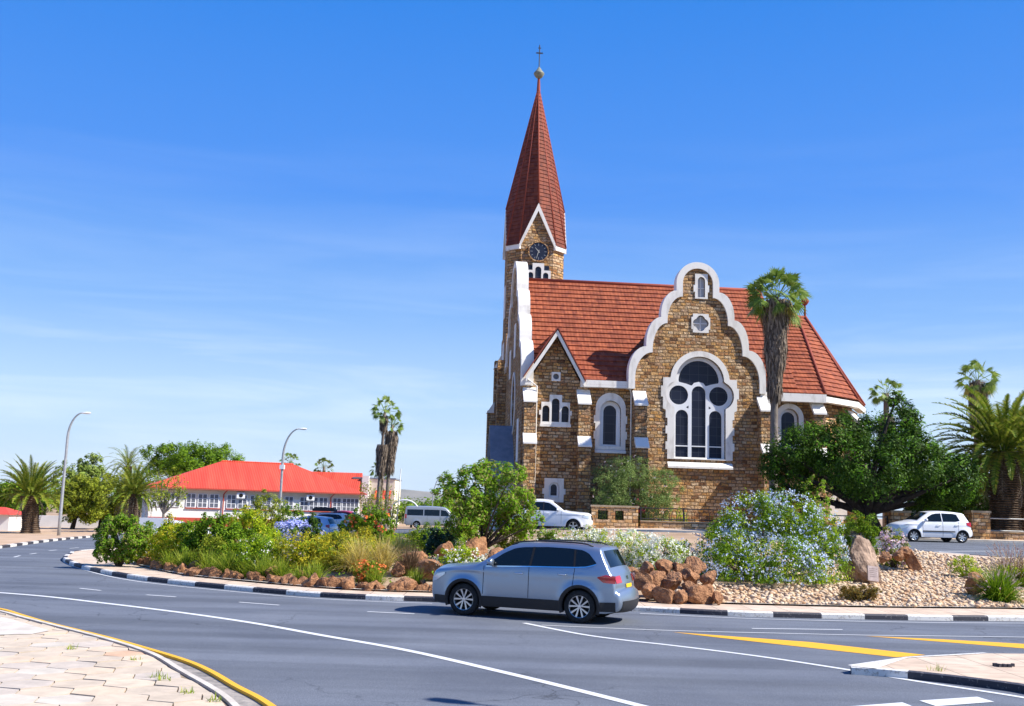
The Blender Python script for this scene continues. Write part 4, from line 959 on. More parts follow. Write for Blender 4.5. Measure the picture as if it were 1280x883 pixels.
def make_car(S, label, cat, loc, rz, paint, name, group=None):
    c = Car(S); root = empty(name, loc, rz, label, cat, group); sc = S.get('scale', 1); root.scale = (sc, sc, sc)
    c.build().build('body', M[paint], root, smooth=True)
    r_, ra = S['r'], S['ra']; L0 = S['L']; hx0, hx1 = S['hubs']
    mb = MB(); mb.box(.28-c.x0, L0-.28-c.x0, -S['hw']+.34, S['hw']-.34, S['sill']-.02, S['belt']-.25); mb.box(hx0+ra+.02-c.x0, hx1-ra-.02-c.x0, -S['hw']+.12, S['hw']-.12, S['sill']-.01, S['sill']+.1); mb.build('underbody', M['dark'], root)
    for h in S['hubs']:
        for side in (-1, 1): make_wheel('wheel', root, (h-c.x0, side*(S['hw']-S.get('wt', .13)), r_), r_, S.get('tw', .21), side, S.get('spokes', 5), S.get('twin', True))
    for side in (-1, 1):
        if S.get('clad'):
            mb = MB(); cz = S['clad']
            c.sidepatch(mb, np.linspace(hx0+ra+.02, hx1-ra-.02, 20), lambda x: S['sill'], lambda x: cz, .012, 4, side)
            c.sidepatch(mb, np.linspace(hx1+ra+.05, L0-.12, 10), lambda x: S['sill']+.04, lambda x: cz+.02*(x-hx1), .012, 4, side)
            c.sidepatch(mb, np.linspace(.12, hx0-ra-.04, 8), lambda x: S['sill']+.02, lambda x: cz-.04, .012, 4, side)
            for h in S['hubs']: c.ring(mb, h, ra-.012, ra+.055, -.35, math.pi+.35, .014, side)
            mb.build('side_cladding', M['clad'], root, smooth=True)
        if S.get('moulding'):
            mb = MB(); z0 = S['moulding']; c.sidepatch(mb, np.linspace(hx0+ra+.1, hx1-ra-.05, 14), lambda x: z0, lambda x: z0+.055, .018, 2, side); mb.build('door_moulding', M['clad'], root)
        # glass band, then pillars on it
        for (xs0, xs1, lo, hi) in S['dlo']:
            mb = MB(); c.sidepatch(mb, np.linspace(xs0, xs1, 30), lambda x: interp(lo, x), lambda x: max(interp(lo, x)+.001, interp(hi, x)), .007, 8, side); gl = mb.build('side_window', M['cglass'], root, smooth=True)
        if S.get('sill_trim'):
            xs0, xs1, lo, hi = S['dlo'][0]; mb = MB(); c.sidepatch(mb, np.linspace(xs0, xs1, 24), lambda x: interp(lo, x)-.022, lambda x: interp(lo, x), .012, 1, side); mb.build('window_trim', M['chrome'], root)
        mb = MB()
        for x, z0, z1, ln, w2, mt in S['gaps']:
            c.sidepatch(mb, [x, x+w2], lambda q: z0, lambda q: z1, .0095 if z0 > S['belt']-.05 else .004, 8, side, 0, ln)
        if mb.v: mb.build('door_gap', M['gap'], root)
        for x, z in S['handles']:
            mb = MB(); y = side*(c.W(x, z)+.022); p = c.P(x, y, z); mb.tube([(p[0]-.1,p[1]-side*.015,p[2]),(p[0]-.08,p[1]+side*.012,p[2]),(p[0]+.08,p[1]+side*.012,p[2]),(p[0]+.1,p[1]-side*.015,p[2])], .014, 6); mb.build('door_handle', M[S.get('hmat', paint)], root, smooth=True)
        # mirror
        x, z = S['mirror']; y = side*(c.W(x, z)+.12); p = c.P(x, y, z+.07); mb = MB(); mb.lathe([(0,-.06),(.05,-.055),(.085,-.01),(.088,.03),(.08,.05),(0,.055)], (0,0,0), 12, axis='x')
        vs_ = [(v[0]*1.1+p[0], v[1]*1.25+p[1], v[2]*.95+p[2]) for v in mb.v]; m2 = MB(); m2.add(vs_, mb.f); m2.tube([(p[0]+.01, p[1]-side*.13, p[2]-.09), (p[0]+.01, p[1]-side*.03, p[2]-.04)], .022, 6); m2.build('mirror', M[paint], root, smooth=True)
        for kind, x0_, x1_, lo, hi, mt in S.get('sidelamps', ()):
            mb = MB(); c.sidepatch(mb, np.linspace(x0_, x1_, 10), lambda x: interp(lo, x), lambda x: interp(hi, x), .012, 4, side); mb.build(kind, M[mt], root, smooth=True)
        if S.get('rails'):
            xs0, xs1 = S['rails']; pts = []
            for x in np.linspace(xs0, xs1, 14):
                e_ = min(c.edge, key=lambda e: abs(e[0].x-x) if e[0].y > S['belt']+.2 else 9); q = min(1, (x-xs0)/.15, (xs1-x)/.15); pts.append(c.P(x, side*(e_[1]-.0), e_[0].y+.005+.03*q))
            mb = MB(); mb.tube(pts, .017, 6); mb.build('roof_rail', M['clad'], root, smooth=True)
    for kind, xa, xb, v0, v1, zlo, zhi, mt, off in S['tops']:
        mb = MB(); c.toppatch(mb, xa, xb, v0, v1, off, zmax=zhi, zmin=zlo); mb.build(kind, M[mt], root, smooth=True)
    return root, c
SUV = dict(L=4.486, hw=.92, hubs=(.90,3.585), r=.352, ra=.405, sill=.235, belt=1.14, tumble=.35, scale=1.045, clad=.46, cr=.09, fan=(.3,4.15), wt=.125, tw=.22,
    top=[(.28,.24),(.10,.26),(.03,.36),(.0,.52),(.01,.72),(.05,.88),(.16,.975),(.5,1.04),(.85,1.085),(1.12,1.125),(1.3,1.2),(1.6,1.39),(1.9,1.555),(2.1,1.615),(2.5,1.65),(3.0,1.655),(3.5,1.64),(3.88,1.60),(3.985,1.57),(4.06,1.42),(4.22,1.13),(4.30,1.0),(4.345,.86),(4.365,.72),(4.45,.65),(4.486,.5),(4.46,.36),(4.38,.28),(4.2,.25)],
    crown=[(0,.0),(.05,.12),(.12,.12),(.2,.05),(.35,.05),(.5,.035),(.72,.03),(.80,.07),(.95,.09),(1,0)], front_round=(.85,.26,2.4), rear_round=(.75,.13,2.4),
    dlo=[(1.42,3.93,[(1.42,1.115),(2.4,1.15),(3.5,1.18),(3.75,1.20),(3.93,1.26)],[(1.42,1.13),(1.55,1.23),(1.8,1.40),(2.05,1.515),(2.25,1.545),(2.8,1.57),(3.3,1.56),(3.6,1.535),(3.74,1.48),(3.93,1.28)])],
    gaps=[(1.36,.5,1.11,0,.012,0),(2.42,.47,1.14,.0,.012,0),(2.42,1.14,1.56,.12,.05,0),(3.42,.75,1.18,.1,.012,0),(3.43,1.18,1.54,-.05,.045,0)],
    handles=[(2.20,.985),(3.2,1.01)], hmat='chrome', mirror=(1.56,1.13), sill_trim=True, rails=(1.95,3.8),
    sidelamps=[('tail_light',3.98,4.36,[(3.98,.97),(4.1,.88),(4.36,.86)],[(3.98,.99),(4.15,1.04),(4.36,1.02)],'redlamp'),('headlight',.06,.42,[(.06,.70),(.2,.74),(.42,.88)],[(.06,.80),(.2,.88),(.42,.93)],'lamp')],
    tops=[('windscreen',1.2,1.93,-.93,.93,1.15,1.6,'cglass',.006),('rear_window',3.99,4.24,-.9,.9,1.13,1.54,'cglass',.008),('tail_light',4.2,4.4,-.99,-.6,.86,1.02,'redlamp',.012),('tail_light',4.2,4.4,.6,.99,.86,1.02,'redlamp',.012),
        ('number_plate',4.3,4.45,-.29,.29,.74,.86,'yplate',.016),('emblem',4.2,4.4,-.075,.075,.91,.99,'chrome',.012),('tailgate_seam',4.2,4.5,-.97,.97,.70,.72,'gap',.004),('rear_bumper',4.2,4.6,-.98,.98,.25,.5,'clad',.01),('grille',-.1,.1,-.6,.6,.55,.72,'clad',.012),('headlight',-.1,.3,-.98,-.66,.74,.86,'lamp',.012),('headlight',-.1,.3,.66,.98,.74,.86,'lamp',.012),('front_bumper',-.1,.2,-.95,.95,.26,.42,'clad',.01)])
HATCH = dict(L=3.81, hw=.83, hubs=(.76,3.22), r=.29, ra=.335, sill=.24, belt=.98, tumble=.36, cr=.07, fan=(.25,3.55), wt=.11, tw=.17, spokes=7, twin=False, moulding=.50, scale=1.05,
    top=[(.25,.25),(.08,.28),(.01,.4),(.0,.52),(.04,.68),(.15,.80),(.45,.90),(.8,.965),(.95,1.0),(1.25,1.2),(1.6,1.40),(1.85,1.455),(2.3,1.485),(2.8,1.475),(3.2,1.44),(3.38,1.40),(3.5,1.22),(3.64,.98),(3.70,.85),(3.72,.68),(3.78,.6),(3.81,.45),(3.77,.32),(3.6,.26)],
    crown=[(0,0),(.05,.1),(.12,.1),(.2,.05),(.5,.035),(.72,.03),(.80,.06),(.95,.07),(1,0)], front_round=(.8,.28,2.4), rear_round=(.6,.12,2.4),
    dlo=[(1.3,2.2,[(1.3,.985),(2.2,1.0)],[(1.3,1.0),(1.5,1.20),(1.75,1.34),(1.95,1.385),(2.2,1.40)]),(2.25,3.12,[(2.25,1.0),(2.9,1.01),(3.12,1.06)],[(2.25,1.40),(2.8,1.39),(3.0,1.36),(3.12,1.08)])],
    gaps=[(1.2,.3,.98,0,.012,0),(2.22,.28,1.0,0,.012,0),(3.0,.55,1.0,.1,.012,0)], handles=[(2.02,.84),(2.95,.86)], mirror=(1.32,.98),
    sidelamps=[('tail_light',3.45,3.7,[(3.45,.86),(3.7,.76)],[(3.45,.98),(3.7,1.0)],'redlamp'),('headlight',.05,.5,[(.05,.56),(.5,.72)],[(.05,.74),(.5,.86)],'lamp')],
    tops=[('windscreen',.97,1.68,-.93,.93,1.0,1.42,'cglass',.006),('rear_window',3.36,3.62,-.88,.88,1.0,1.36,'cglass',.006),('number_plate',3.6,3.8,-.3,.3,.62,.74,'yplate',.014),('grille',-.1,.1,-.5,.5,.42,.54,'clad',.012)])
PICK = dict(L=5.25, hw=.95, hubs=(.92,4.02), r=.375, ra=.43, sill=.36, belt=1.18, tumble=.32, cr=.08, fan=(.3,4.95), wt=.13, tw=.22, spokes=5, twin=False,
    top=[(.28,.38),(.1,.4),(.02,.5),(.0,.65),(.03,.85),(.1,1.0),(.3,1.08),(.8,1.14),(1.3,1.19),(1.5,1.26),(1.85,1.52),(2.2,1.74),(2.5,1.81),(3.0,1.83),(3.4,1.80),(3.62,1.74),(3.72,1.5),(3.78,1.2),(3.85,1.16),(4.4,1.15),(5.1,1.15),(5.2,1.1),(5.2,.8),(5.25,.6),(5.22,.5),(5.0,.42)],
    crown=[(0,0),(.05,.1),(.12,.1),(.2,.05),(.5,.04),(.75,.02),(.95,.02),(1,0)], front_round=(.8,.22,2.4), rear_round=(.3,.05,2.4),
    dlo=[(1.72,3.5,[(1.72,1.20),(3.5,1.24)],[(1.72,1.22),(2.0,1.46),(2.3,1.64),(2.6,1.69),(3.2,1.69),(3.4,1.62),(3.5,1.5)])],
    gaps=[(1.6,.5,1.2,0,.012,0),(2.6,.45,1.22,0,.012,0),(2.6,1.22,1.7,0,.06,0),(3.55,.6,1.25,0,.012,0)], handles=[(2.4,1.08),(3.35,1.1)], mirror=(1.8,1.2),
    sidelamps=[('headlight',.05,.4,[(.05,.8),(.4,.9)],[(.05,.98),(.4,1.03)],'lamp')],
    tops=[('windscreen',1.4,2.15,-.93,.93,1.22,1.74,'cglass',.006),('grille',-.1,.1,-.6,.6,.7,.95,'clad',.012)])
VAN = dict(L=5.1, hw=.94, hubs=(.75,3.9), r=.33, ra=.37, sill=.28, belt=1.2, tumble=.12, cr=.1, fan=(.25,4.9), wt=.12, tw=.2, spokes=6, twin=False,
    top=[(.25,.3),(.08,.34),(.0,.5),(.02,.8),(.12,1.05),(.35,1.25),(.7,1.6),(1.1,1.92),(1.5,2.02),(2.5,2.07),(4.0,2.06),(4.8,2.0),(4.98,1.85),(5.05,1.4),(5.07,1.0),(5.1,.6),(5.08,.4),(4.9,.32)],
    crown=[(0,0),(.05,.08),(.12,.08),(.2,.05),(.5,.05),(.72,.05),(.95,.06),(1,0)], front_round=(.6,.2,2.4), rear_round=(.3,.05,2.4),
    dlo=[(.75,1.6,[(.75,1.2),(1.6,1.2)],[(.75,1.3),(1.1,1.7),(1.6,1.78)]),(1.72,3.2,[(1.72,1.2),(3.2,1.2)],[(1.72,1.78),(3.2,1.78)]),(3.3,4.85,[(3.3,1.2),(4.85,1.2)],[(3.3,1.78),(4.85,1.76)])],
    gaps=[(1.66,.4,1.85,0,.012,0),(2.9,.4,1.85,0,.012,0)], handles=[(1.5,1.0)], mirror=(.8,1.25), sidelamps=[('tail_light',4.9,5.05,[(4.9,.9),(5.05,.9)],[(4.9,1.3),(5.05,1.3)],'redlamp')],
    tops=[('windscreen',.3,1.05,-.92,.92,1.2,1.88,'cglass',.006),('rear_window',4.9,5.1,-.8,.8,1.25,1.8,'cglass',.008)])
def place(px1, py1, px2, py2, flip=False, ratio=.5):
    a, b = G(px1, py1), G(px2, py2); m_ = (a+b)/2; d = (b-a); return m_, math.atan2(d.y, d.x)+(math.pi if flip else 0)
loc, rz = place(575, 771.2, 722, 777.2)
nrm = Vector((-math.sin(rz), math.cos(rz), 0)); 
rz = R(-21); nrm = Vector((-math.sin(rz), math.cos(rz), 0))
suv, _ = make_car(SUV, 'silver blue five door crossover with roof rails driving past the planted island', 'car', loc+nrm*.84+Vector((.06,0,0)), rz, 'psilver', 'parked_car')
suv.name = 'crossover_car'
loc, rz = place(1137, 677.0, 1196, 679.0); nrm = Vector((-math.sin(rz), math.cos(rz), 0)); rz = math.radians(6)
hatch, _ = make_car(HATCH, 'small white five door hatchback parked by the church kerb under the dark tree', 'car', loc+nrm*.7, rz, 'pwhite', 'hatchback_car')
p = G(690, 665.5); 
pk, _ = make_car(PICK, 'white double cab pickup parked beside the church behind the bright green tree', 'pickup', Vector((2.35, 60.3, g(2.35, 60.3))), math.pi-R(10), 'pwhite', 'pickup_truck')
p = G(541, 660.5)
vn, _ = make_car(VAN, 'silver minibus parked far off at the left of the bright green tree', 'minibus', p+Vector((0,0,0)), math.pi+R(4), 'pgrey', 'minibus')
def repaint(o, m):
    for ch in o.children:
        if ch.name.split('.')[0] in ('body', 'mirror', 'door_handle') and ch.data.materials and ch.data.materials[0].name.startswith('paint'):
            ch.material_slots[0].link = 'OBJECT'; ch.material_slots[0].material = M[m]
def carcopy(src, label, loc, rz, m, name, cat='car', sc=1):
    c = ctree(src); c.location = loc; c.rotation_euler = (0,0,rz); c['label'] = label; c['category'] = cat; c.name = name; c.scale = (sc,)*3; repaint(c, m); return c
p = AY(386, 661, 78); c_ = carcopy(hatch, 'pale ice blue hatchback half hidden behind blue flowers left of the two tall palms', Vector((p.x, 78, g(p.x, 78)-.25)), R(-12), 'pblue', 'hatchback_car', sc=1.15)
p = AY(405, 655, 86); c_ = carcopy(suv, 'white car with a black roof box behind the pale blue hatchback', Vector((p.x, 86, g(p.x, 86))), R(-4), 'pwhite', 'estate_car')
mb = MB(); mb.prism([(-.9,1.78),(.9,1.78),(.95,1.9),(.8,2.08),(-.6,2.1),(-.95,1.95)], -.42, .42); bxo = mb.build('roof_box', M['clad'], c_)
p = AY(436, 655, 88); c_ = carcopy(pk, 'red pickup parked in front of the long white building, right of the roof box car', Vector((p.x, 88, g(p.x, 88))), R(170), 'pred', 'pickup_truck', 'pickup')
p = AY(222, 664, 78); c_ = carcopy(pk, 'white truck showing above the bushes at the left end of the long building', Vector((p.x, 78, -1.0)), R(180), 'pwhite', 'pickup_truck', 'truck')
mb = MB(); mb.box(.6,2.6,-.85,.85,1.15,2.0); mb.build('canopy', M['pwhite'], c_)
# ================================================================ VEGETATION TOOLS
def leafmat(name, stops, trans=.35, rough=.6, spec=.15):
    m, t, b = mat(name); L = t.links.new; gi = t.nodes.new('ShaderNodeNewGeometry')
    n = len(stops); r = ramp(t, [(i/n, c) for i, c in enumerate(stops)], gi.outputs['Random Per Island'], 'LINEAR')
    L(r.outputs[0], b.inputs['Base Color']); b.inputs['Roughness'].default_value = rough; b.inputs['Specular IOR Level'].default_value = spec
    tr = t.nodes.new('ShaderNodeBsdfTranslucent'); L(r.outputs[0], tr.inputs['Color']); mx = t.nodes.new('ShaderNodeMixShader'); mx.inputs[0].default_value = trans
    out = [q for q in t.nodes if q.type == 'OUTPUT_MATERIAL'][0]; L(b.outputs[0], mx.inputs[1]); L(tr.outputs[0], mx.inputs[2]); L(mx.outputs[0], out.inputs[0]); return m
LM = dict(
 green=leafmat('leaf_green', [(.11,.21,.010),(.18,.31,.014),(.26,.40,.018),(.07,.15,.008)],.4),
 bright=leafmat('leaf_bright', [(.13,.30,.012),(.20,.38,.015),(.28,.45,.02),(.11,.25,.015),(.32,.30,.09)], .45),
 dark=leafmat('leaf_dark', [(.025,.065,.006),(.045,.10,.008),(.08,.15,.010),(.028,.07,.007)], .25),
 olive=leafmat('leaf_olive', [(.24,.30,.022),(.34,.40,.03),(.43,.46,.05),(.15,.2,.014)],.4),
 grey=leafmat('leaf_grey', [(.22,.31,.055),(.31,.41,.075),(.40,.48,.13),(.13,.2,.03)],.4),
 lime=leafmat('leaf_lime', [(.32,.46,.012),(.44,.58,.016),(.56,.62,.03),(.20,.32,.012)], .45),
 yellow=leafmat('leaf_yellow', [(.40,.38,.02),(.52,.44,.02),(.62,.50,.03),(.30,.34,.03)], .4),
 oleander=leafmat('leaf_oleander', [(.17,.25,.06),(.24,.33,.09),(.32,.41,.14),(.10,.16,.035)], .4),
 bluegreen=leafmat('leaf_bluegreen', [(.02,.06,.03),(.03,.08,.045),(.045,.10,.06)], .2),
 straw=leafmat('blade_straw', [(.55,.42,.10),(.65,.50,.14),(.46,.40,.08),(.68,.56,.22)], .35),
 brown=leafmat('blade_brown', [(.12,.07,.04),(.18,.11,.06),(.22,.15,.09)], .2),
 reed=leafmat('blade_reed', [(.22,.32,.02),(.34,.42,.03),(.45,.48,.07),(.16,.26,.02)], .4),
 rust=leafmat('leaf_rust', [(.22,.12,.03),(.28,.18,.03),(.16,.14,.03)], .3),
 dead=leafmat('dead_frond', [(.14,.11,.085),(.21,.17,.13),(.29,.235,.18),(.09,.07,.055)], .1, .9),
 fan=leafmat('fan_leaf', [(.09,.16,.025),(.17,.26,.04),(.30,.38,.10),(.12,.2,.03)], .35, .4),
 date=leafmat('date_leaf', [(.07,.13,.012),(.12,.19,.016),(.19,.25,.025),(.27,.28,.04)], .35, .45),
 fblue=leafmat('petal_pale_blue', [(.45,.58,.85),(.60,.70,.90),(.75,.80,.90),(.55,.65,.88)], .3),
 fviolet=leafmat('petal_violet_blue', [(.32,.36,.80),(.45,.48,.85),(.58,.62,.9)], .3),
 fwhite=leafmat('petal_white', [(.75,.76,.70),(.85,.85,.80),(.80,.82,.68)], .3),
 fpink=leafmat('petal_pink', [(.70,.42,.52),(.78,.58,.66),(.80,.70,.74)], .3),
 forange=leafmat('petal_orange', [(.80,.16,.03),(.85,.25,.08)], .3),
 fred=leafmat('petal_red', [(.65,.05,.10),(.75,.12,.2)], .3),
 plume=leafmat('plume', [(.55,.47,.42),(.62,.52,.48),(.48,.36,.36)], .4, .8), pplume=leafmat('plume_purple', [(.32,.20,.22),(.42,.30,.30),(.50,.40,.38)], .3, .8))
def bark(name, c1, c2, s=6): return noisy(name, c1, c2, scale=s, rough=.95, bump=1.0, bscale=14, bdist=.05, stretch=(1,1,.3))
M['bark'] = bark('bark', (.05,.035,.025), (.11,.08,.055)); M['barkd'] = bark('bark_dark', (.018,.014,.012), (.045,.035,.028)); M['barkg'] = bark('bark_grey', (.14,.12,.10), (.24,.2,.17))
def quadmesh(name, V, m, parent=None, nper=4):
    """V: (n,k,3) arrays of polygons with k corners"""
    n, k = V.shape[0], V.shape[1]; me = bpy.data.meshes.new(name)
    me.vertices.add(n*k); me.vertices.foreach_set('co', V.astype(np.float32).ravel()); me.loops.add(n*k); me.loops.foreach_set('vertex_index', np.arange(n*k, dtype=np.int32))
    me.polygons.add(n); me.polygons.foreach_set('loop_start', np.arange(0, n*k, k, dtype=np.int32)); me.polygons.foreach_set('loop_total', np.full(n, k, np.int32))
    me.materials.append(m); me.update(); me.validate(); return link(bpy.data.objects.new(name, me), parent)
def unit(a): return a/np.maximum(1e-6, np.linalg.norm(a, axis=-1, keepdims=True))
def leaves(P, N, size, asp=2.0, jit=.35):
    n = len(P); T = unit(np.cross(N, unit(rng.normal(size=(n, 3))))); B = np.cross(N, T); s = size*(1+jit*rng.uniform(-1, 1, (n, 1)))
    a = s*.5; b = a/asp
    return np.stack([P-T*a, P+B*b*.9-T*a*.1+N*s*.06, P+T*a, P-B*b*.9-T*a*.1+N*s*.06], 1)
def clump_pts(blobs, n, clump=.3, shell=.62, dens=1.0, flat=1.0):
    vol = np.array([b[3]*b[4]*b[5] for b in blobs])**.75; vol = vol/vol.sum(); Ps, Ns = [], []
    for b, v in zip(blobs, vol):
        k = int(n*v); c = np.array(b[:3]); r_ = np.array(b[3:6]); nc = max(5, int(26*dens))
        d = unit(rng.normal(size=(nc, 3))); rad = shell+(1.02-shell)*rng.uniform(0, 1, (nc, 1))**.6; cc = c+d*r_*rad
        w_ = rng.uniform(.4, 1.6, nc); idx = rng.choice(nc, k, p=w_/w_.sum()); cr_ = clump*r_.mean()*rng.uniform(.6, 1.3, (nc, 1))
        off = rng.normal(size=(k, 3)); off = unit(off)*rng.uniform(0, 1, (k, 1))**.45*np.array([1, 1, flat])
        p = cc[idx]+off*cr_[idx]; nn = unit(unit(p-c)*.55+unit(off)*.5+np.array([0, 0, .45])+rng.normal(size=(k, 3))*.45); Ps.append(p); Ns.append(nn)
    return np.concatenate(Ps), np.concatenate(Ns)
def crown(name, blobs, n, leaf, m, parent, clump=.3, shell=.62, asp=2.0, dens=1.0, flat=1.0, zmin=None):
    P, N = clump_pts(blobs, n, clump, shell, dens, flat)
    if zmin is not None: k = P[:, 2] > zmin; P, N = P[k], N[k]
    return quadmesh(name, leaves(P, N, leaf, asp), m, parent)
def blossoms(name, blobs, n, size, m, parent, top=.0, clump=.2, zmin=0, groups=40):
    """flower heads of several petals on the outside of the crown"""
    vol = np.array([b[3]*b[4]*b[5] for b in blobs])**.66; vol = vol/vol.sum(); out = []
    for b, v in zip(blobs, vol):
        k = max(3, int(n*v)); c = np.array(b[:3]); r_ = np.array(b[3:6]); g_ = max(4, int(groups*v)); gd = unit(rng.normal(size=(g_, 3))+np.array([0, -.5, .35])); d = unit(gd[rng.integers(0, g_, k)]+rng.normal(size=(k, 3))*clump*1.6)
        p = c+d*r_*rng.uniform(.96, 1.12, (k, 1)); p = p[p[:, 2] > zmin]; d = unit(p-c)
        for j in range(4):
            q = p+rng.normal(size=p.shape)*size*.55; out.append(leaves(q, unit(d+rng.normal(size=p.shape)*.5), size, 1.2))
    return tag(quadmesh(name, np.concatenate(out), m, parent), kind='stuff')
def limb(a, b, sag=.12, k=5):
    a, b = Vector(a), Vector(b); d = b-a; s_ = Vector((random.uniform(-1,1), random.uniform(-1,1), 0))*d.length*sag
    return [a+d*t+s_*math.sin(math.pi*t) for t in [i/k for i in range(k+1)]]
def trunkmesh(paths, m, parent, name='trunk', n=8):
    mb = MB()
    for pth, r0, r1 in paths: mb.tube(pth, list(np.linspace(r0, r1, len(pth))), n)
    return mb.build(name, m, parent, smooth=True)
def tree(name, loc, blobs, n, leaf, lm, label, cat='tree', trunk=None, tm='bark', tr=.14, group=None, twigs=True, fork=None, **kw):
    o = empty(name, loc, 0, label, cat, group); crown('crown', blobs, n, leaf, lm, o, **kw)
    f_ = Vector(fork) if fork else Vector((0, 0, min(b[2]-b[5]*.5 for b in blobs)*.7)); paths = [(limb((0,0,-.3), f_, .05), tr, tr*.8)]
    for b in blobs: paths.append((limb(f_-Vector((0,0,.05)), (b[0], b[1], b[2]), .1), tr*.6, tr*.12))
    for b in blobs:
        for _ in range(3 if twigs else 0):
            d = Vector((random.gauss(0,1), random.gauss(0,1), random.uniform(.1,1))).normalized(); paths.append((limb(b[:3], (b[0]+d.x*b[3]*.8, b[1]+d.y*b[4]*.8, b[2]+d.z*b[5]*.8), .1, 3), tr*.14, tr*.05))
    trunkmesh(paths, M[tm], o, n=6); return o
def rblobs(cx, cz, rx, rz, k=6, ry=None, jit=.35, seed=0):
    """k lobes filling an ellipse rx x rz seen from the front"""
    rs = random.Random(seed); ry = ry or rx*.8; out = [(cx, 0, cz*.95, rx*.72, ry*.72, rz*.78), (cx-rx*.42, -ry*.1, cz-rz*.5, rx*.48, ry*.5, rz*.45), (cx+rx*.42, -ry*.1, cz-rz*.5, rx*.48, ry*.5, rz*.45)]
    for i in range(k):
        a = 2*math.pi*i/k+rs.uniform(-.3,.3); r_ = rs.uniform(.28,.46); out.append((cx+math.cos(a)*rx*.58, rs.uniform(-.5,.5)*ry, cz+math.sin(a)*rz*.55, rx*r_*1.15, ry*r_*1.1, rz*r_*1.15))
    return out
bedT = [tuple(p) for p in bed]
def settle(px, py, Y, margin):
    best = (-1, Y); q = Y
    while q < 50:
        a = AY(px, py, q)
        if inside(a.x, q, bedT):
            d = bed_d(a.x, q)
            if d > margin: return q
            if d > best[0]: best = (d, q)
        q += .2
    return best[1]
def px_at(px, py, Y): p = AY(px, py, Y); return p
def shrub(name, x0, x1, ytop, ybase, Y, n, leaf, lm, label, cat='shrub', k=6, seed=None, flower=None, group=None, base=None, stem=True, **kw):
    """a shrub filling the surveyed extent x0..x1, ytop..ybase at depth Y"""
    cx = (x0+x1)/2; hw0 = (AY(x1, ybase, Y).x-AY(x0, ybase, Y).x)/2
    if base is None: Y = settle(cx, ybase, Y, .3+.3*hw0)
    pb = AY(cx, ybase, Y); pt = AY(cx, ytop, Y); hw_ = (AY(x1, ybase, Y).x-AY(x0, ybase, Y).x)/2
    zb = (mound(pb.x, Y) if base is None else base(pb.x, Y)); h = pt.z-zb; loc = Vector((pb.x, Y, zb)); kw.setdefault('clump', .3)
    bl = rblobs(0, h*.52, hw_, h*.52, k, seed=seed if seed is not None else int(cx)); o = empty(name, loc, 0, label, cat, group); crown('foliage', bl, int(n*1.7), leaf*.82, lm, o, zmin=.0, **kw)
    if stem: trunkmesh([(limb((0,0,-.15), (b[0]*.8, b[1]*.8, b[2]), .08, 4), .035+.01*h, .01) for b in bl], M['bark'], o, name='stem', n=5)
    if flower:
        fm, fn, fs = flower[:3]; fk = flower[3] if len(flower) > 3 else {}; blossoms('flowers', bl, fn, fs, fm, o, **fk)
    return o
def blades(n, h, spread, w_, lean=.6, seg=4, base_r=.12, droop=.5):
    """arching grass blades as a list of quads"""
    az = rng.uniform(0, 2*math.pi, n); ln = h*rng.uniform(.6, 1.1, n); tilt = rng.uniform(0, lean, n)**1.0; br = base_r*np.sqrt(rng.uniform(0, 1, n)); ba = rng.uniform(0, 2*math.pi, n)
    p = np.stack([br*np.cos(ba), br*np.sin(ba), np.zeros(n)], 1); d = np.stack([np.cos(az), np.sin(az), np.zeros(n)], 1); side = np.stack([-np.sin(az), np.cos(az), np.zeros(n)], 1)
    side = unit(side+rng.normal(size=(n, 3))*.5*[1,1,0]); V = []; ang = math.pi/2-tilt; cur = p
    for s_ in range(seg):
        step = (d*np.cos(ang)[:,None]+np.array([0,0,1])*np.sin(ang)[:,None])*(ln/seg)[:,None]; nx = cur+step; w0 = w_*(1-s_/seg)**.7; w1 = w_*(1-(s_+1)/seg)**.7+.001
        V.append(np.stack([cur-side*w0/2, cur+side*w0/2, nx+side*w1/2, nx-side*w1/2], 1)); cur = nx; ang = ang-droop*tilt/lean*1.6/seg-.15/seg
    return V, cur, d
def fusemesh(name, Vs, m, parent):
    """strips: merge so that a whole blade is one island"""
    A = np.stack(Vs, 1); n, s_ = A.shape[0], A.shape[1]; pts = np.concatenate([A[:,0,0:2], A[:,:,[3,2]].reshape(n, s_*2, 3)], 1)   # (n, 2+2s, 3)
    me = bpy.data.meshes.new(name); k = 2+2*s_; me.vertices.add(n*k); me.vertices.foreach_set('co', pts.astype(np.float32).ravel())
    quad = np.array([[2*i, 2*i+1, 2*i+3, 2*i+2] for i in range(s_)]); idx = (np.arange(n)[:,None,None]*k+quad[None]).reshape(-1, 4)
    me.loops.add(idx.size); me.loops.foreach_set('vertex_index', idx.ravel().astype(np.int32)); me.polygons.add(len(idx)); me.polygons.foreach_set('loop_start', np.arange(0, idx.size, 4, dtype=np.int32)); me.polygons.foreach_set('loop_total', np.full(len(idx), 4, np.int32))
    me.materials.append(m); me.update(); me.validate(); return link(bpy.data.objects.new(name, me), parent)
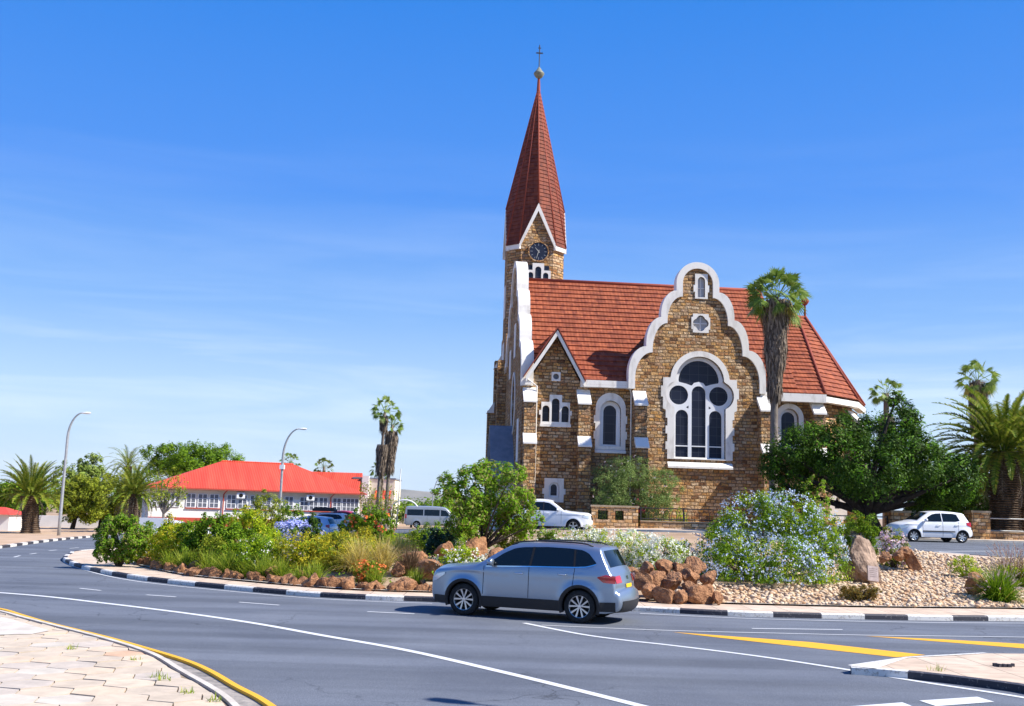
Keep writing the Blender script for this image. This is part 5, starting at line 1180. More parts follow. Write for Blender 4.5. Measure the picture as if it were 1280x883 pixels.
def tuft(name, px, ybase, Y, h, n, lm, label, cat='grass tuft', lean=.7, w_=.025, br=.15, group=None, droop=.6, plume=None, base=None):
    if base is None: Y = settle(px, ybase, Y, .5)
    pb = AY(px, ybase, Y); z = mound(pb.x, Y) if base is None else base; o = empty(name, (pb.x, Y, z-.03), 0, label, cat, group)
    V, tip, d = blades(n, h, 0, w_, lean, 5, br, droop); fusemesh('blades', V, lm, o)
    if plume:
        pm, pn, pl, ph = plume; V2, tip, d = blades(pn, ph, 0, .012, lean*.75, 5, br, droop*.7); fusemesh('stalks', V2, LM['straw'], o); out = []
        last = V2[-1]; a = (last[:,0]+last[:,1])/2; b = (last[:,2]+last[:,3])/2; dr = unit(b-a)
        for j in range(26):
            t = rng.uniform(-.3, 1.0, (len(a), 1)); q = a+dr*t*pl; nn = unit(np.cross(dr, unit(rng.normal(size=dr.shape)))); tip_ = unit(dr+nn*.6); s_ = .05*(1.15-np.abs(t-.3)); sd = np.cross(tip_, nn)*.011
            out.append(np.stack([q-sd, q+sd, q+tip_*s_+sd*.2, q+tip_*s_-sd*.2], 1))
        quadmesh('plumes', np.concatenate(out), pm, o)
    return o
# palms
def frondset(n, L0, el0, el1, droop, m, parent, name='crown', leaflet=.42, lw=.035, nl=34, z0=0, seedaz=0, vee=.5, r0=.15):
    out = []
    for i in range(n):
        f_ = i/max(1, n-1); el = R(el0+(el1-el0)*f_+random.uniform(-7,7)); az = i*2.39996+random.uniform(-.2,.2)+seedaz; Lf = L0*random.uniform(.85,1.08)*(1-.12*(1-f_)); S_ = 14
        h = np.array([math.cos(az), math.sin(az), 0]); p = h*r0+np.array([0,0,z0+random.uniform(-.1,.1)]); pts = [p]; a = el
        for s_ in range(S_): p = p+(h*math.cos(a)+np.array([0,0,1])*math.sin(a))*Lf/S_; pts.append(p); a -= droop*(.5+.9*s_/S_)/S_*(1+.25*math.cos(el))
        pts = np.array(pts); tt = np.linspace(.14, 1, nl); ii = tt*S_; k = np.minimum(ii.astype(int), S_-1); fr = (ii-k)[:,None]; P = pts[k]*(1-fr)+pts[k+1]*fr; D = unit(pts[k+1]-pts[k]); sidev = np.cross(D, [0,0,1.]); sidev = unit(sidev+1e-6); upv = np.cross(sidev, D)
        ll = leaflet*np.sin(np.pi*np.clip(tt*.86+.12, 0, 1))[:,None]**.6*rng.uniform(.85, 1.1, (nl,1))
        for s_ in (-1, 1):
            dr = unit(sidev*s_*.8+D*.65+upv*vee*rng.uniform(.4,1.3,(nl,1))); tipp = P+dr*ll+np.array([0,0,-.12])*ll; wv = D*lw*.5
            out.append(np.stack([P-wv, P+wv, tipp+wv*.25, tipp-wv*.25], 1))
        rw = sidev[0]*.035; 
        A = pts[:-1]; B = pts[1:]; w1 = np.linspace(.045, .012, S_)[:,None]*sidev[0]; out.append(np.stack([A-w1, A+w1, B+w1*.9, B-w1*.9], 1))
    return quadmesh(name, np.concatenate(out), m, parent)
def date_palm(px, ybase, ycrown, Y, tr, L0, label, n=70, nl=34, base=None, dead=14, el=(-25, 84), group=None, drp=1.5):
    pb = AY(px, ybase, Y); zb = g(pb.x, Y) if base is None else base; h = AY(px, ycrown, Y).z-zb; top = AY(px+ (ybase-ycrown)*.0, ycrown, Y)
    o = empty('date_palm', (pb.x, Y, zb), 0, label, 'palm tree', group); lean = (top.x-pb.x)
    mb = MB(); k = max(8, int(h/.13)); prof = []
    for i in range(k*2):
        z = -.2+(h+.2)*i/(k*2-1); f_ = z/h; r_ = tr*(1.0+.22*max(0, 1-f_*5)-.05*f_+.28*max(0, (f_-.8)/.2)); prof.append((r_*(1.06 if i % 2 else .93), z))
    mb.lathe(prof, n=18); mb.v = [(x+lean*max(0, z)/h+random.uniform(-.02,.02), y+random.uniform(-.02,.02), z) for x, y, z in mb.v]; mb.build('trunk', M['palmbark'], o, smooth=False)
    c_ = empty('fronds', (lean, 0, h), parent=o) if False else None
    fr = frondset(n, L0, el[0], el[1], drp, LM['date'], o, 'crown', leaflet=.07*L0+.08, lw=.08+.004*L0, nl=nl, z0=h, r0=tr*.6); fr.location = (lean, 0, 0)
    if dead: d_ = frondset(dead, L0*.7, -70, -35, .9, LM['dead'], o, 'dead_fronds', leaflet=.09*L0+.1, lw=.03, nl=nl//2, z0=h-.15, r0=tr); d_.location = (lean, 0, 0)
    return o
M['palmbark'] = bark('palm_bark', (.05,.035,.025), (.15,.10,.065), 5)
def fan_leaves(n, r_, pet, el0, el1, m, parent, name, z0, tipdroop=.5, seg=18, spanang=2.5):
    out = []
    for i in range(n):
        f_ = i/max(1, n-1); el = R(el0+(el1-el0)*f_+random.uniform(-8,8)); az = i*2.39996+random.uniform(-.3,.3)
        h = np.array([math.cos(az), math.sin(az), 0]); u_ = np.array([0,0,1.]); d = h*math.cos(el)+u_*math.sin(el); s_ = np.array([-math.sin(az), math.cos(az), 0]); nn = np.cross(s_, d)
        p0 = np.array([0,0,z0])+h*.1; c = p0+d*pet*random.uniform(.8,1.1); d2 = unit(d+u_*-.35*random.uniform(.4,1.6)); nn = np.cross(s_, d2); rl = random.choice((-1,1))*random.uniform(.2,1.0); s_ = s_*math.cos(rl)+nn*math.sin(rl); nn = np.cross(s_, d2); rr = r_*random.uniform(.8,1.1)
        w_ = s_*.02; out.append(np.stack([p0-w_, p0+w_, c+w_, c-w_])[None])
        an = np.linspace(-spanang/1.25, spanang/1.25, seg); 
        for a in an:
            dd = d2*math.cos(a)+s_*math.sin(a); dn = s_*math.cos(a)-d2*math.sin(a); l_ = rr*(1-.22*abs(a)/1.6)*random.uniform(.9,1.08); wv = dn*rr*.062; mid = c+dd*l_*.5+nn*l_*.06; tip = c+dd*l_*1.0-u_*l_*tipdroop*random.uniform(.2,.8)
            out.append(np.stack([c, mid+wv, tip, mid-wv])[None])
    return quadmesh(name, np.concatenate(out), m, parent)
def skirt(z0, z1, r0, r1, n, m, parent, name='dead_frond_skirt', rt=.2, ln=.9, lean=lambda z: (0, 0)):
    """dead leaves hanging in a shaggy column; r0 radius at the bottom, r1 at the top"""
    z = rng.uniform(z0, z1, n); f_ = (z-z0)/(z1-z0); rad = (r0+(r1-r0)*f_)*rng.uniform(.75, 1.05, n)*(1+.12*np.sin(z*2.3+1)); az = rng.uniform(0, 2*math.pi, n); h = np.stack([np.cos(az), np.sin(az), np.zeros(n)], 1); s_ = np.stack([-np.sin(az), np.cos(az), np.zeros(n)], 1)
    lx = np.array([lean(q) for q in z]); cen = np.stack([lx[:,0], lx[:,1], z], 1); l_ = ln*rng.uniform(.5, 1.2, n)[:,None]; a = cen+h*(rad*.8)[:,None]; drp = unit(np.array([0,0,-1.])+h*rng.uniform(-.1,.28,(n,1))+s_*rng.uniform(-.25,.25,(n,1)))
    wv = s_*rng.uniform(.02,.07,(n,1)); mid = a+drp*l_*.5+h*.04; tip = mid+unit(drp-h*.3)*l_*.5
    return quadmesh(name, np.concatenate([np.stack([a-wv, a+wv, mid+wv*.8, mid-wv*.8], 1), np.stack([mid-wv*.8, mid+wv*.8, tip+wv*.15, tip-wv*.15], 1)]), m, parent)
def fan_palm(base, h, r_, label, tr=.2, skirt_rng=None, sr=(.5,.8), sn=1800, n=34, lean=0, group=None, leafsc=1):
    o = empty('fan_palm', base, 0, label, 'palm tree', group); lf = lambda z: (lean*(max(0,z)/h)**1.2, 0)
    mb = MB(); pts = [(*lf(z), z) for z in np.linspace(-.3, h, 10)]; mb.tube(pts, list(np.linspace(tr*1.25, tr*.8, 10)), 10); mb.build('trunk', M['barkg'], o, smooth=True)
    c_ = fan_leaves(n, r_*.40*leafsc, r_*.72, -48, 78, LM['fan'], o, 'crown', h); c_.location = (lean, 0, 0)
    if r_ > 1.6: d_ = fan_leaves(14, r_*.42, r_*.45, -75, -30, LM['straw'], o, 'dead_fronds', h-.15, tipdroop=1.2); d_.location = (lean, 0, 0)
    if skirt_rng: skirt(skirt_rng[0], skirt_rng[1], sr[0], sr[1], sn, LM['dead'], o, rt=tr, ln=1.0, lean=lf)
    return o
# ================================================================ STONE WALLS AND RAILINGS BY THE CHURCH
M['cap'] = noisy('coping_stone', (.33,.25,.16), (.48,.38,.26), scale=3, rough=.9, bump=.3, bscale=20)
def pier(name, x, y, w_, h, label, z=None):
    z = g(x, y) if z is None else z; o = empty(name, (x, y, z), 0, label, 'pier'); b = MB(); b.box(-w_/2, w_/2, -w_/2, w_/2, -.2, h-.12); b.build('shaft', M['stone2'], o); b = MB(); b.box(-w_/2-.05, w_/2+.05, -w_/2-.05, w_/2+.05, h-.12, h); b.build('cap', M['cap'], o); return o
def rail_fence(name, x0, x1, y, label, h=1.15, basew=.45, posts=2.2, bars=True, zb=None, light=False):
    z = g((x0+x1)/2, y) if zb is None else zb; o = empty(name, (x0, y, z), 0, label, 'railing'); Lx = x1-x0
    b = MB(); b.box(0, Lx, -.2, .2, -.3, basew); b.build('base_wall', M['stone2'], o); b = MB(); b.box(0, Lx, -.24, .24, basew, basew+.06); b.build('base_coping', M['cap'], o)
    mt = M['iron'] if not light else M['steel']
    for z_ in ((basew+.16, h-.03) if bars else (basew+.1, h-.03)): b = MB(); b.tube([(0,0,z_),(Lx,0,z_)], .03 if bars else .035, 6); b.build('rail', mt, o)
    k = max(2, int(Lx/posts))
    for i in range(k+1): b = MB(); x = min(Lx-.04, max(.04, Lx*i/k)); b.box(x-.04, x+.04, -.04, .04, basew, h+.03); b.build('post', M['iron'], o)
    if bars:
        b = MB(); nb = int(Lx/.42)
        for i in range(nb):
            x = (i+.5)*Lx/nb; b.tube([(x-.16,0,basew+.06),(x-.16,0,h-.28),(x-.05,0,h-.12),(x+.05,0,h-.12),(x+.16,0,h-.28),(x+.16,0,basew+.06)], .014, 4)
        b.build('bar_panel', M['iron'], o)
    return o
YW = 60.6
def xat(px, Y=YW): return AY(px, 650, Y).x
# solid wall with two iron-grilled openings right of the pickup
zw = g(xat(768), YW); hW = AY(768, 632, YW).z-zw; x0, x1 = xat(739), xat(797)
wl = empty('stone_garden_wall', (x0, YW, zw), 0, 'solid stone garden wall with grilled openings behind the silver blue car roof, under the oleander', 'wall'); b = MB()
op = [rect(.35,.95,.55,hW-.3), rect(1.35,1.85,.55,hW-.3)]
plate(b, [rect(0, x1-x0, -.3, hW-.1)]+op, -.25, .25); b.build('wall', M['stone2'], wl); b = MB(); b.box(-.05, x1-x0+.05, -.3, .3, hW-.1, hW); b.build('coping', M['cap'], wl)
for q in op:
    b = MB(); xa, xb = q[0][0], q[1][0]
    for k in range(4): x = xa+(xb-xa)*(k+.5)/4; b.tube([(x,0,.5),(x,0,hW-.2)], .015, 4)
    b.build('grille', M['iron'], wl)
rail_fence('iron_railing', xat(800), xat(1018), YW, 'dark iron railing on a low stone base below the great window', h=1.25)
YR = 58.6
pier('stone_pier', xat(1122, YR), YR, 1.05, 1.5, 'shaded stone pier right of the dark tree trunk, behind the white hatchback', g(20, YR))
pier('stone_pier', xat(1221.5, YR), YR, 1.0, 1.62, 'sunlit stone pier at the right, beside the date palm trunk', g(20, YR))
rail_fence('rail_fence', xat(1020, YR), xat(1110, YR), YR, 'low stone wall with pipe rails between the iron railing and the shaded pier', bars=False, posts=4, light=True, zb=g(20,YR))
rail_fence('rail_fence', xat(1134, YR), xat(1210, YR), YR, 'low stone wall with pipe rails behind the white hatchback', bars=False, posts=4, h=1.2, light=True, zb=g(20,YR))
rail_fence('rail_fence', xat(1233, YR), xat(1330, YR), YR, 'low stone wall with two pipe rails in front of the date palm', bars=False, posts=2.4, h=1.25, light=True, zb=g(20,YR))
# ================================================================ BUILDINGS ON THE LEFT
M['redroof'] = None
def corr(name, c1, c2):
    m, t, b = mat(name); L = t.links.new; uv = coords(t, 'Object'); n = nd(t, 'ShaderNodeTexNoise', Scale=.5, Detail=5); L(coords(t, 'Object', (3,.3,.3)), n.inputs[0]); r = ramp(t, [(.35, c1), (.65, c2)], n.outputs[0]); L(r.outputs[0], b.inputs['Base Color'])
    wv = nd(t, 'ShaderNodeTexWave', wave_type='BANDS', bands_direction='X'); wv.inputs['Scale'].default_value = 1.3; L(uv, wv.inputs[0]); bp = nd(t, 'ShaderNodeBump', Strength=.5, Distance=.04); L(wv.outputs[0], bp.inputs['Height']); L(bp.outputs[0], b.inputs['Normal']); b.inputs['Roughness'].default_value = .6; return m
M['redroof'] = corr('red_sheet_roof', (.50,.05,.022), (.62,.075,.035)); M['cream'] = noisy('cream_wall', (.66,.60,.46), (.76,.70,.56), scale=.8, rough=.9); M['offwhite'] = noisy('offwhite_wall', (.72,.71,.66), (.82,.81,.77), scale=.6, rough=.9); M['redpaint'] = plain('red_oxide', (.42,.06,.035), .7); M['winglass'] = plain('window_glass_dark', (.13,.14,.17), .25, 0, .5)
YB = 101; PHI = R(22); pL = AY(184, 655, YB); zB = -.1
def along(px):      # distance along the facade seen at column px
    d = ray(px, 627); n_ = Vector((-math.sin(PHI), math.cos(PHI), 0)); k = (pL-CAM).dot(n_)/d.dot(n_); q = CAM+d*k-pL; return q.x*math.cos(PHI)+q.y*math.sin(PHI)
BW = along(450)
bl = empty('long_building', (pL.x, YB, zB), PHI, 'long low white building with a bright red hipped roof and rows of paned windows', 'building')
ev = AY(190, 608.0, YB).z-zB; DP = 12.0; rg = AY(225, 575, YB+8).z-zB
b = MB(); b.box(0, BW, 0, DP, -.5, ev); b.build('wall', M['offwhite'], bl)
b = MB(); o_ = .55; V_ = [(-o_,-o_,ev-.05),(BW+o_,-o_,ev-.05),(BW+o_,DP+o_,ev-.05),(-o_,DP+o_,ev-.05),(DP*.6,DP/2,rg),(BW-DP*.5,DP/2,rg)]
b.add(V_, [(0,1,5,4),(1,2,5),(2,3,4,5),(3,0,4),(3,2,1,0)]); b.build('roof', M['redroof'], bl)
b = MB(); b.tube([V_[4],V_[5]], .1, 6); b.build('ridge_cap', M['redroof'], bl); b = MB(); b.box(-o_,BW+o_,-o_-.08,-o_,ev-.16,ev-.02); b.build('gutter', M['redpaint'], bl)
b = MB(); b.box(.0,BW,-.03,0,ev-.85,ev-.06); b.build('frieze', M['cream'], bl); b = MB(); b.box(0,BW,-.06,0,-.4,.75); b.build('plinth', M['redpaint'], bl)
bx_ = along
zc0, zc1 = AY(196, 633, YB).z-zB, AY(196, 616, YB).z-zB
for px in (196,203.5,212,219,238.5,253,267.5,289,303,318,333,361,380,392,404,421,433,443):
    x = bx_(px); w_ = .42; wo_ = empty('window', (x, 0, 0), parent=bl); b = MB(); b.box(-w_,w_,-.05,-.03,zc0,zc1); b.build('pane', M['winglass'], wo_)
    b = MB()
    for q in (-w_, 0, w_): b.box(q-.035,q+.035,-.08,-.055,zc0,zc1)
    for q in np.linspace(zc0, zc1, 4): b.box(-w_,w_,-.085,-.06,q-.025,q+.025)
    b.build('frame', M['frame'], wo_)
for a, c in ((232,276),(283,340),(355,412)): b = MB(); b.box(bx_(a),bx_(c),-.14,-.0,zc0-.14,zc0-.05); b.build('window_sill', M['redpaint'], bl)
for px in (279, 413): b = MB(); x = bx_(px); b.tube([(x+.3,-.6,ev-.1),(x,-.12,ev-.55),(x,-.12,.2)], .06, 6); b.build('downpipe', M['redpaint'], bl)
for px in (300, 387): x = bx_(px); a_ = empty('air_conditioner', (x,-.2,ev-.62), parent=bl); b = MB(); b.box(-.4,.4,-.2,.2,-.28,.28); b.build('case', M['frame'], a_); b = MB(); b.lathe([(0,-.215),(.2,-.215)], n=14, axis='y'); b.build('fan', M['dark'], a_)
# smaller red roof behind its right end
pa = AY(400, 640, 124); pb_ = AY(442, 640, 124); wx_ = pb_.x-pa.x
b2 = empty('rear_wing', (pa.x, 124, -.2), 0, 'small red gabled roof rising behind the right end of the long white building', 'building'); b = MB(); b.box(0, wx_, 0, 6, -.5, 3.6); b.build('wall', M['cream'], b2)
r1 = AY(400, 590, 127).z+.2; r2 = AY(430, 592, 106).z+.2; b = MB(); b.prism([(-.8,3.4),(-.8,3.6),(3,r1),(6.8,3.6),(6.8,3.4)], -2, wx_+.4, axis='x'); b.build('roof', M['redroof'], b2)
# cream block with parapet and chimney-like pillar
pa = AY(440, 640, 126); pb_ = AY(492, 640, 126); W_ = pb_.x-pa.x
b3 = empty('cream_building', (pa.x, 126, -.2), 0, 'cream flat roofed building with a tall white pillar left of the two tall palms', 'building'); hz_ = AY(465, 599, 126).z+.2
b = MB(); b.box(0,W_,0,7,-.5,hz_); b.build('wall', M['cream'], b3); b = MB(); b.box(-.1,W_+.1,-.1,7.1,hz_,hz_+.18); b.build('parapet_coping', M['lead'], b3); xa = AY(453.5,600,126).x-pa.x; b = MB(); b.box(xa,xa+.8,-.5,.0,-.5,hz_+.35); b.build('pillar', M['offwhite'], b3)
xa = AY(470,600,126).x-pa.x; xb = AY(490,600,126).x-pa.x; zl = AY(480,624,126).z+.2; zh = AY(480,613,126).z+.2; b = MB(); b.add([(xa,-1.6,zl),(xb,-1.6,zl),(xb,0.05,zh),(xa,.05,zh),(xa,-1.6,zl-.1),(xb,-1.6,zl-.1),(xb,.05,zh-.1),(xa,.05,zh-.1)], [(0,1,2,3),(7,6,5,4),(0,4,5,1),(1,5,6,2),(3,2,6,7),(0,3,7,4)]); b.build('porch_roof', M['redroof'], b3)
# left outbuilding with red roof
pa = AY(-40, 668, 84); pb_ = AY(39.5, 668, 84); zS = g(pa.x, 84); W_ = pb_.x-pa.x; hs2 = AY(20, 643, 84).z-zS; hr = AY(20, 634.5, 86).z-zS
b4 = empty('outbuilding', (pa.x, 84, zS), 0, 'low white outbuilding with a red roof left of the date palm', 'building'); b = MB(); W_ -= 1.9; b.box(0,W_,0,3.4,-.4,hs2); b.build('wall', M['offwhite'], b4)
b = MB(); b.add([(-.3,-.4,hs2-.05),(W_+.2,-.4,hs2-.05),(W_+.2,3.8,hs2-.05),(-.3,3.8,hs2-.05),(1,1.7,hr),(W_-1.2,1.7,hr)], [(0,1,5,4),(1,2,5),(2,3,4,5),(3,0,4),(3,2,1,0)]); b.build('roof', M['redroof'], b4)
pa = AY(44, 662, 97); pb_ = AY(182, 655, 97); b = MB(); zz = g(-45, 90); b.box(0, pb_.x-pa.x, 0, .3, -.4, AY(70, 645, 97).z-zz); o = b.build('garden_wall', M['offwhite']); o.location = (pa.x, 97, zz); tag(o, 'white boundary wall behind the trees left of the long building', 'wall')
# ================================================================ TREES AND PALMS IN THE BACKGROUND
def far_tree(x0, x1, y0, y1, Y, n, leaf, lm, label, base_y=None, k=7, ry=None, seed=1, name='tree', tm='bark', trunkx=None, **kw):
    cx = (x0+x1)/2; bx = trunkx or cx; pb = AY(bx, 660, Y); zb = g(pb.x, Y); c = AY(cx, (y0+y1)/2, Y); rx_ = (AY(x1, y0, Y).x-AY(x0, y0, Y).x)/2; rz2 = (AY(cx, y0, Y).z-AY(cx, y1, Y).z)/2
    bl_ = rblobs(c.x-pb.x, c.z-zb, rx_, rz2, k, seed=seed, ry=ry); kw.setdefault('tr', .1+.03*rx_); return tree(name, (pb.x, Y, zb), bl_, n, leaf, lm, label, tm=tm, **kw)
far_tree(-30, 62, 600, 660, 112, 14000, .32, LM['green'], 'broad green tree behind the outbuilding at the left edge', seed=3)
far_tree(70, 134, 567, 640, 112, 15000, .28, LM['grey'], 'taller pale green tree behind the round olive tree', seed=5)
far_tree(74, 134, 588, 655, 92, 17000, .2, LM['olive'], 'round olive green tree just right of the left street lamp', seed=8, trunkx=89, fork=(.3,0,1.2), tr=.22, tm='barkd')
far_tree(110, 172, 586, 656, 94, 15000, .2, LM['olive'], 'olive green tree between the round tree and the second date palm', seed=9, trunkx=125, tr=.2, tm='barkd')
far_tree(178, 306, 552, 600, 140, 30000, .3, LM['green'], 'wide flat topped green tree rising behind the red roofed building', k=9, seed=12)
far_tree(182, 240, 584, 636, 78, 1500, .16, LM['olive'], 'sparse half bare tree in front of the left end of the long building', seed=4, trunkx=203, fork=(0,0,1.6), tr=.13, tm='barkg', k=9, clump=.2)
date_palm(38, 669, 620, 78.5, .62, 3.2, 'short thick date palm on the verge left of the street lamp', n=84, nl=34, dead=3, drp=.95, el=(-2,86))
date_palm(168, 668, 618, 85, .45, 3.1, 'date palm with hanging dead fronds in front of the olive tree', n=76, nl=30, dead=26, drp=1.2, el=(-8,86))
date_palm(160, 660, 583, 125, .4, 3.6, 'distant date palm head above the olive tree', n=40, nl=22, dead=0, base=0)
def fanp(px, yb, yc, Y, r_, label, **kw):
    a = AY(px, yb, Y); t_ = AY(px+kw.pop('dx', 0), yc, Y); zb = kw.pop('zb', g(a.x, Y)); kw['lean'] = t_.x-a.x; return fan_palm((a.x, Y, zb), t_.z-zb, r_, label, **kw)
YP = 92
def hz(px, y, Y, zb=0): return AY(px, y, Y).z-zb
fanp(363, 650, 578, 128, 1.25, 'left of two small palm heads peeping above the red roof', tr=.2, n=24, skirt_rng=(4, 6.5), sr=(.3,.5), sn=200)
fanp(405, 650, 584, 128, 1.25, 'right of two small palm heads peeping above the red roof', tr=.2, n=24, skirt_rng=(3.5, 5.5), sr=(.3,.5), sn=200)
pA = fanp(470.5, 650, 513, YP, 1.35, 'tallest fan palm, its trunk bare above a thick dead skirt', tr=.14, dx=11, skirt_rng=(hz(474,586,YP), hz(474,556,YP)), sr=(.25,.62), sn=1300, n=28)
skirt(hz(481,534,YP), hz(481,521,YP), .35, .45, 260, LM['dead'], pA, lean=lambda z: (AY(479.5,535,YP).x-AY(470.5,650,YP).x, 0))
fanp(481.5, 650, 531, YP+1.5, 1.1, 'second tall fan palm shaggy with dead fronds right of the tallest', tr=.15, dx=9, skirt_rng=(hz(487,583,YP), hz(487,538,YP)), sr=(.35,.62), sn=1900, n=24)
fanp(476, 650, 588, 95, 1.0, 'small fan palm between the feet of the two tall palms', tr=.15, n=22, skirt_rng=(4,5), sr=(.3,.3), sn=60)
for i, (a, c, y0, y1) in enumerate(((446,470,598,640),(458,482,606,646),(476,502,602,648))): far_tree(a, c, y0, y1, 89+i, 500, .16, LM['olive'], ('thin wispy tree in front of the white pillar','thin wispy tree at the foot of the tallest palm','thin wispy tree right of the tall palms')[i], seed=20+i, k=6, tr=.07, tm='barkg', clump=.25)
far_tree(488, 540, 630, 656, 112, 3500, .22, LM['bright'], 'row of low green trees left of the silver minibus', seed=31); far_tree(520, 560, 626, 645, 150, 2500, .3, LM['green'], 'distant green trees behind the silver minibus', seed=33)
# right side
def ctr(px, py, Y, b): p = AY(px, py, Y); return (p.x-b.x, 0, p.z-b.z)
YD = 57.9; tb_ = AY(1100, 660, YD); tb_.z = g(tb_.x, YD); bls = []
for px, py, rx_, rz2, dy in ((975,585,26,30,0),(988,612,26,22,-.5),(985,567,30,32,0),(1015,560,36,36,1),(1035,560,34,32,-1.4),(1060,541,30,26,0),(1096,552,40,36,1.2),(1085,585,50,38,-2),(1127,530,30,26,.5),(1135,575,46,42,-1.2),(1165,590,42,36,1),(1190,600,34,34,-.8),(1030,590,44,30,1.5),(1100,605,50,26,2),(1170,625,40,22,1.5),(1120,500,14,12,0),(1205,585,20,18,0)):
    c = ctr(px, py, YD+dy, tb_); bls.append((c[0], dy, c[2], rx_/25, rx_/25*.9, rz2/25))
dt = tree('broadleaf_tree', tb_, bls, 52000, .17, LM['dark'], 'large dark green spreading tree over the white hatchback at the right of the church', 'tree', tm='barkd', tr=.42, fork=ctr(1083, 640, YD, tb_), clump=.36, shell=.5, dens=1.3)
P_, N_ = clump_pts(bls, 9000, .3, .88, 1.0); quadmesh('young_and_sunlit_leaves', leaves(P_, N_, .17), leafmat('leaf_sunlit', [(.06,.17,.012),(.10,.24,.015),(.15,.30,.02)], .4), dt)  # paler outer leaves: sunlight on the crown put into the leaf colour
pthx = [(limb(ctr(1083,640,YD,tb_), ctr(1050,590,YD,tb_), .1), .22, .1), (limb(ctr(1078,636,YD,tb_), ctr(1042,612,YD,tb_), .08), .2, .1), (limb(ctr(1086,640,YD,tb_), ctr(1118,618,YD,tb_), .1), .18, .07), (limb(ctr(1080,640,YD,tb_), ctr(1073,600,YD,tb_), .08), .18, .1)]
trunkmesh(pthx, M['barkd'], dt, 'bough')
bp_ = AY(966, 645, 62.5); bp_.z = g(bp_.x, 62.5); t_ = AY(970, 372, 62.5); FH = t_.z-bp_.z
fpm = fan_palm(bp_, FH, 1.9, 'tall fan palm with a thick shaggy dead skirt in front of the church gable', tr=.22, skirt_rng=(FH-5.6, FH-.2), sr=(.34,.98), sn=6500, n=64, lean=t_.x-bp_.x)
rb_ = rng
fanp(1108, 650, 492, 78, 1.3, 'fan palm head just above the dark tree', tr=.25, n=30, skirt_rng=(7, 9), sr=(.7,.6), sn=500, zb=1.3)
fanp(1222, 650, 476, 84, 1.75, 'tall fan palm behind the big date palm', tr=.3, n=34, skirt_rng=(9.0, 12.6), sr=(.6,.9), sn=900, zb=1.3)
far_tree(1118, 1152, 494, 600, 74, 3500, .3, LM['bluegreen'], 'dark blue green upright tree behind the dark spreading tree', seed=41, asp=4, tm='barkd')
far_tree(1142, 1190, 540, 640, 72, 2500, .14, LM['lime'], 'thin yellow green tree behind the dark tree at the right', seed=42)
far_tree(1185, 1300, 585, 660, 70, 9000, .3, LM['dark'], 'dark tree mass behind the railings at the right edge', seed=43, k=9); far_tree(1130, 1200, 600, 662, 66, 4500, .25, LM['dark'], 'dark shrubbery behind the hatchback and railings', seed=44, name='tree')
date_palm(1255, 650, 566, 60.6, .84, 4.6, 'big date palm with a thick trunk behind the railings at the right', n=120, nl=60, dead=10, base=1.3, el=(-22,86), drp=1.25)
mb = MB(); pp = AY(1277, 650, 61.4); h2 = AY(1277, 566, 61.4).z-1.3
date_palm(1284, 650, 560, 62.5, .5, 3.6, 'second date palm partly hidden at the right edge', n=50, nl=34, dead=6, base=1.3)
# ================================================================ PLANTED ISLAND
# oleander against the church and green shrub by it are beyond the road
gb = lambda x, y: g(x, y)
shrub('oleander_bush', 736, 850, 572, 640, 62.3, 20000, .15, LM['oleander'], 'rounded grey green oleander bush against the church wall beside the stone garden wall', base=gb, k=10, dens=3.0, clump=.2, shell=.8, flower=(LM['fpink'], 40, .08), asp=3.2)
shrub('potted_plant', 793, 806, 625, 640, 61.4, 300, .14, LM['green'], 'small plant with red flowers at the left end of the iron railing', base=lambda x, y: 2.2, k=3, flower=(LM['fred'], 60, .1), stem=False)
shrub('climbing_plant', 842, 860, 634, 655, 61.0, 400, .12, LM['lime'], 'small yellow green bush growing through the iron railing', base=gb, k=3)
S_ = shrub
S_('shrub', 112, 186, 640, 706, 36.5, 9000, .12, LM['bright'], 'large lush green shrub at the left tip of the planted island', k=8)
S_('shrub', 158, 204, 664, 702, 34.6, 3500, .07, LM['lime'], 'low bright green shrub with small white flowers near the island tip', flower=(LM['fwhite'], 90, .045))
S_('shrub', 186, 240, 655, 700, 36.2, 3500, .08, LM['lime'], 'yellow flowering shrub beside the low bright green shrub', flower=(LM['yellow'], 420, .06))
S_('shrub', 196, 222, 645, 672, 40, 1500, .09, LM['green'], 'upright shrub with yellow top behind the yellow flowers', flower=(LM['yellow'], 260, .07), k=4)
S_('shrub', 218, 302, 641, 700, 35.4, 8500, .11, LM['green'], 'tall rounded green shrub on a thin stem left of centre', k=8)
S_('shrub', 276, 338, 634, 684, 40, 5000, .10, LM['lime'], 'yellow green leafy shrub before the dark round one', k=7, flower=(LM['yellow'], 200, .07))
S_('shrub', 304, 362, 616, 662, 50, 5500, .11, LM['olive'], 'dark olive dome shaped shrub behind, below the second street lamp', k=7)
S_('shrub', 344, 382, 628, 660, 48, 2200, .11, LM['green'], 'spreading green shrub right of the olive dome', k=5)
S_('plumbago_bush', 334, 402, 650, 700, 42, 3000, .08, LM['green'], 'violet blue flowering bush in front of the pale blue hatchback', k=7, flower=(LM['fviolet'], 700, .09))
S_('shrub', 376, 402, 638, 668, 41, 1500, .11, LM['dark'], 'small dark shrub in front of the pale blue hatchback', k=4)
S_('shrub', 322, 386, 680, 706, 33.4, 1500, .07, LM['green'], 'low plants with pale pink flowers left of centre', k=7, flower=(LM['fpink'], 260, .05))
S_('shrub', 392, 446, 664, 714, 34.5, 5500, .085, LM['olive'], 'dense mid green shrub in the middle of the left planting', k=7)
S_('shrub', 424, 494, 634, 690, 42, 5000, .12, LM['green'], 'green hibiscus like shrub with scattered orange flowers', k=7, flower=(LM['forange'], 26, .13))
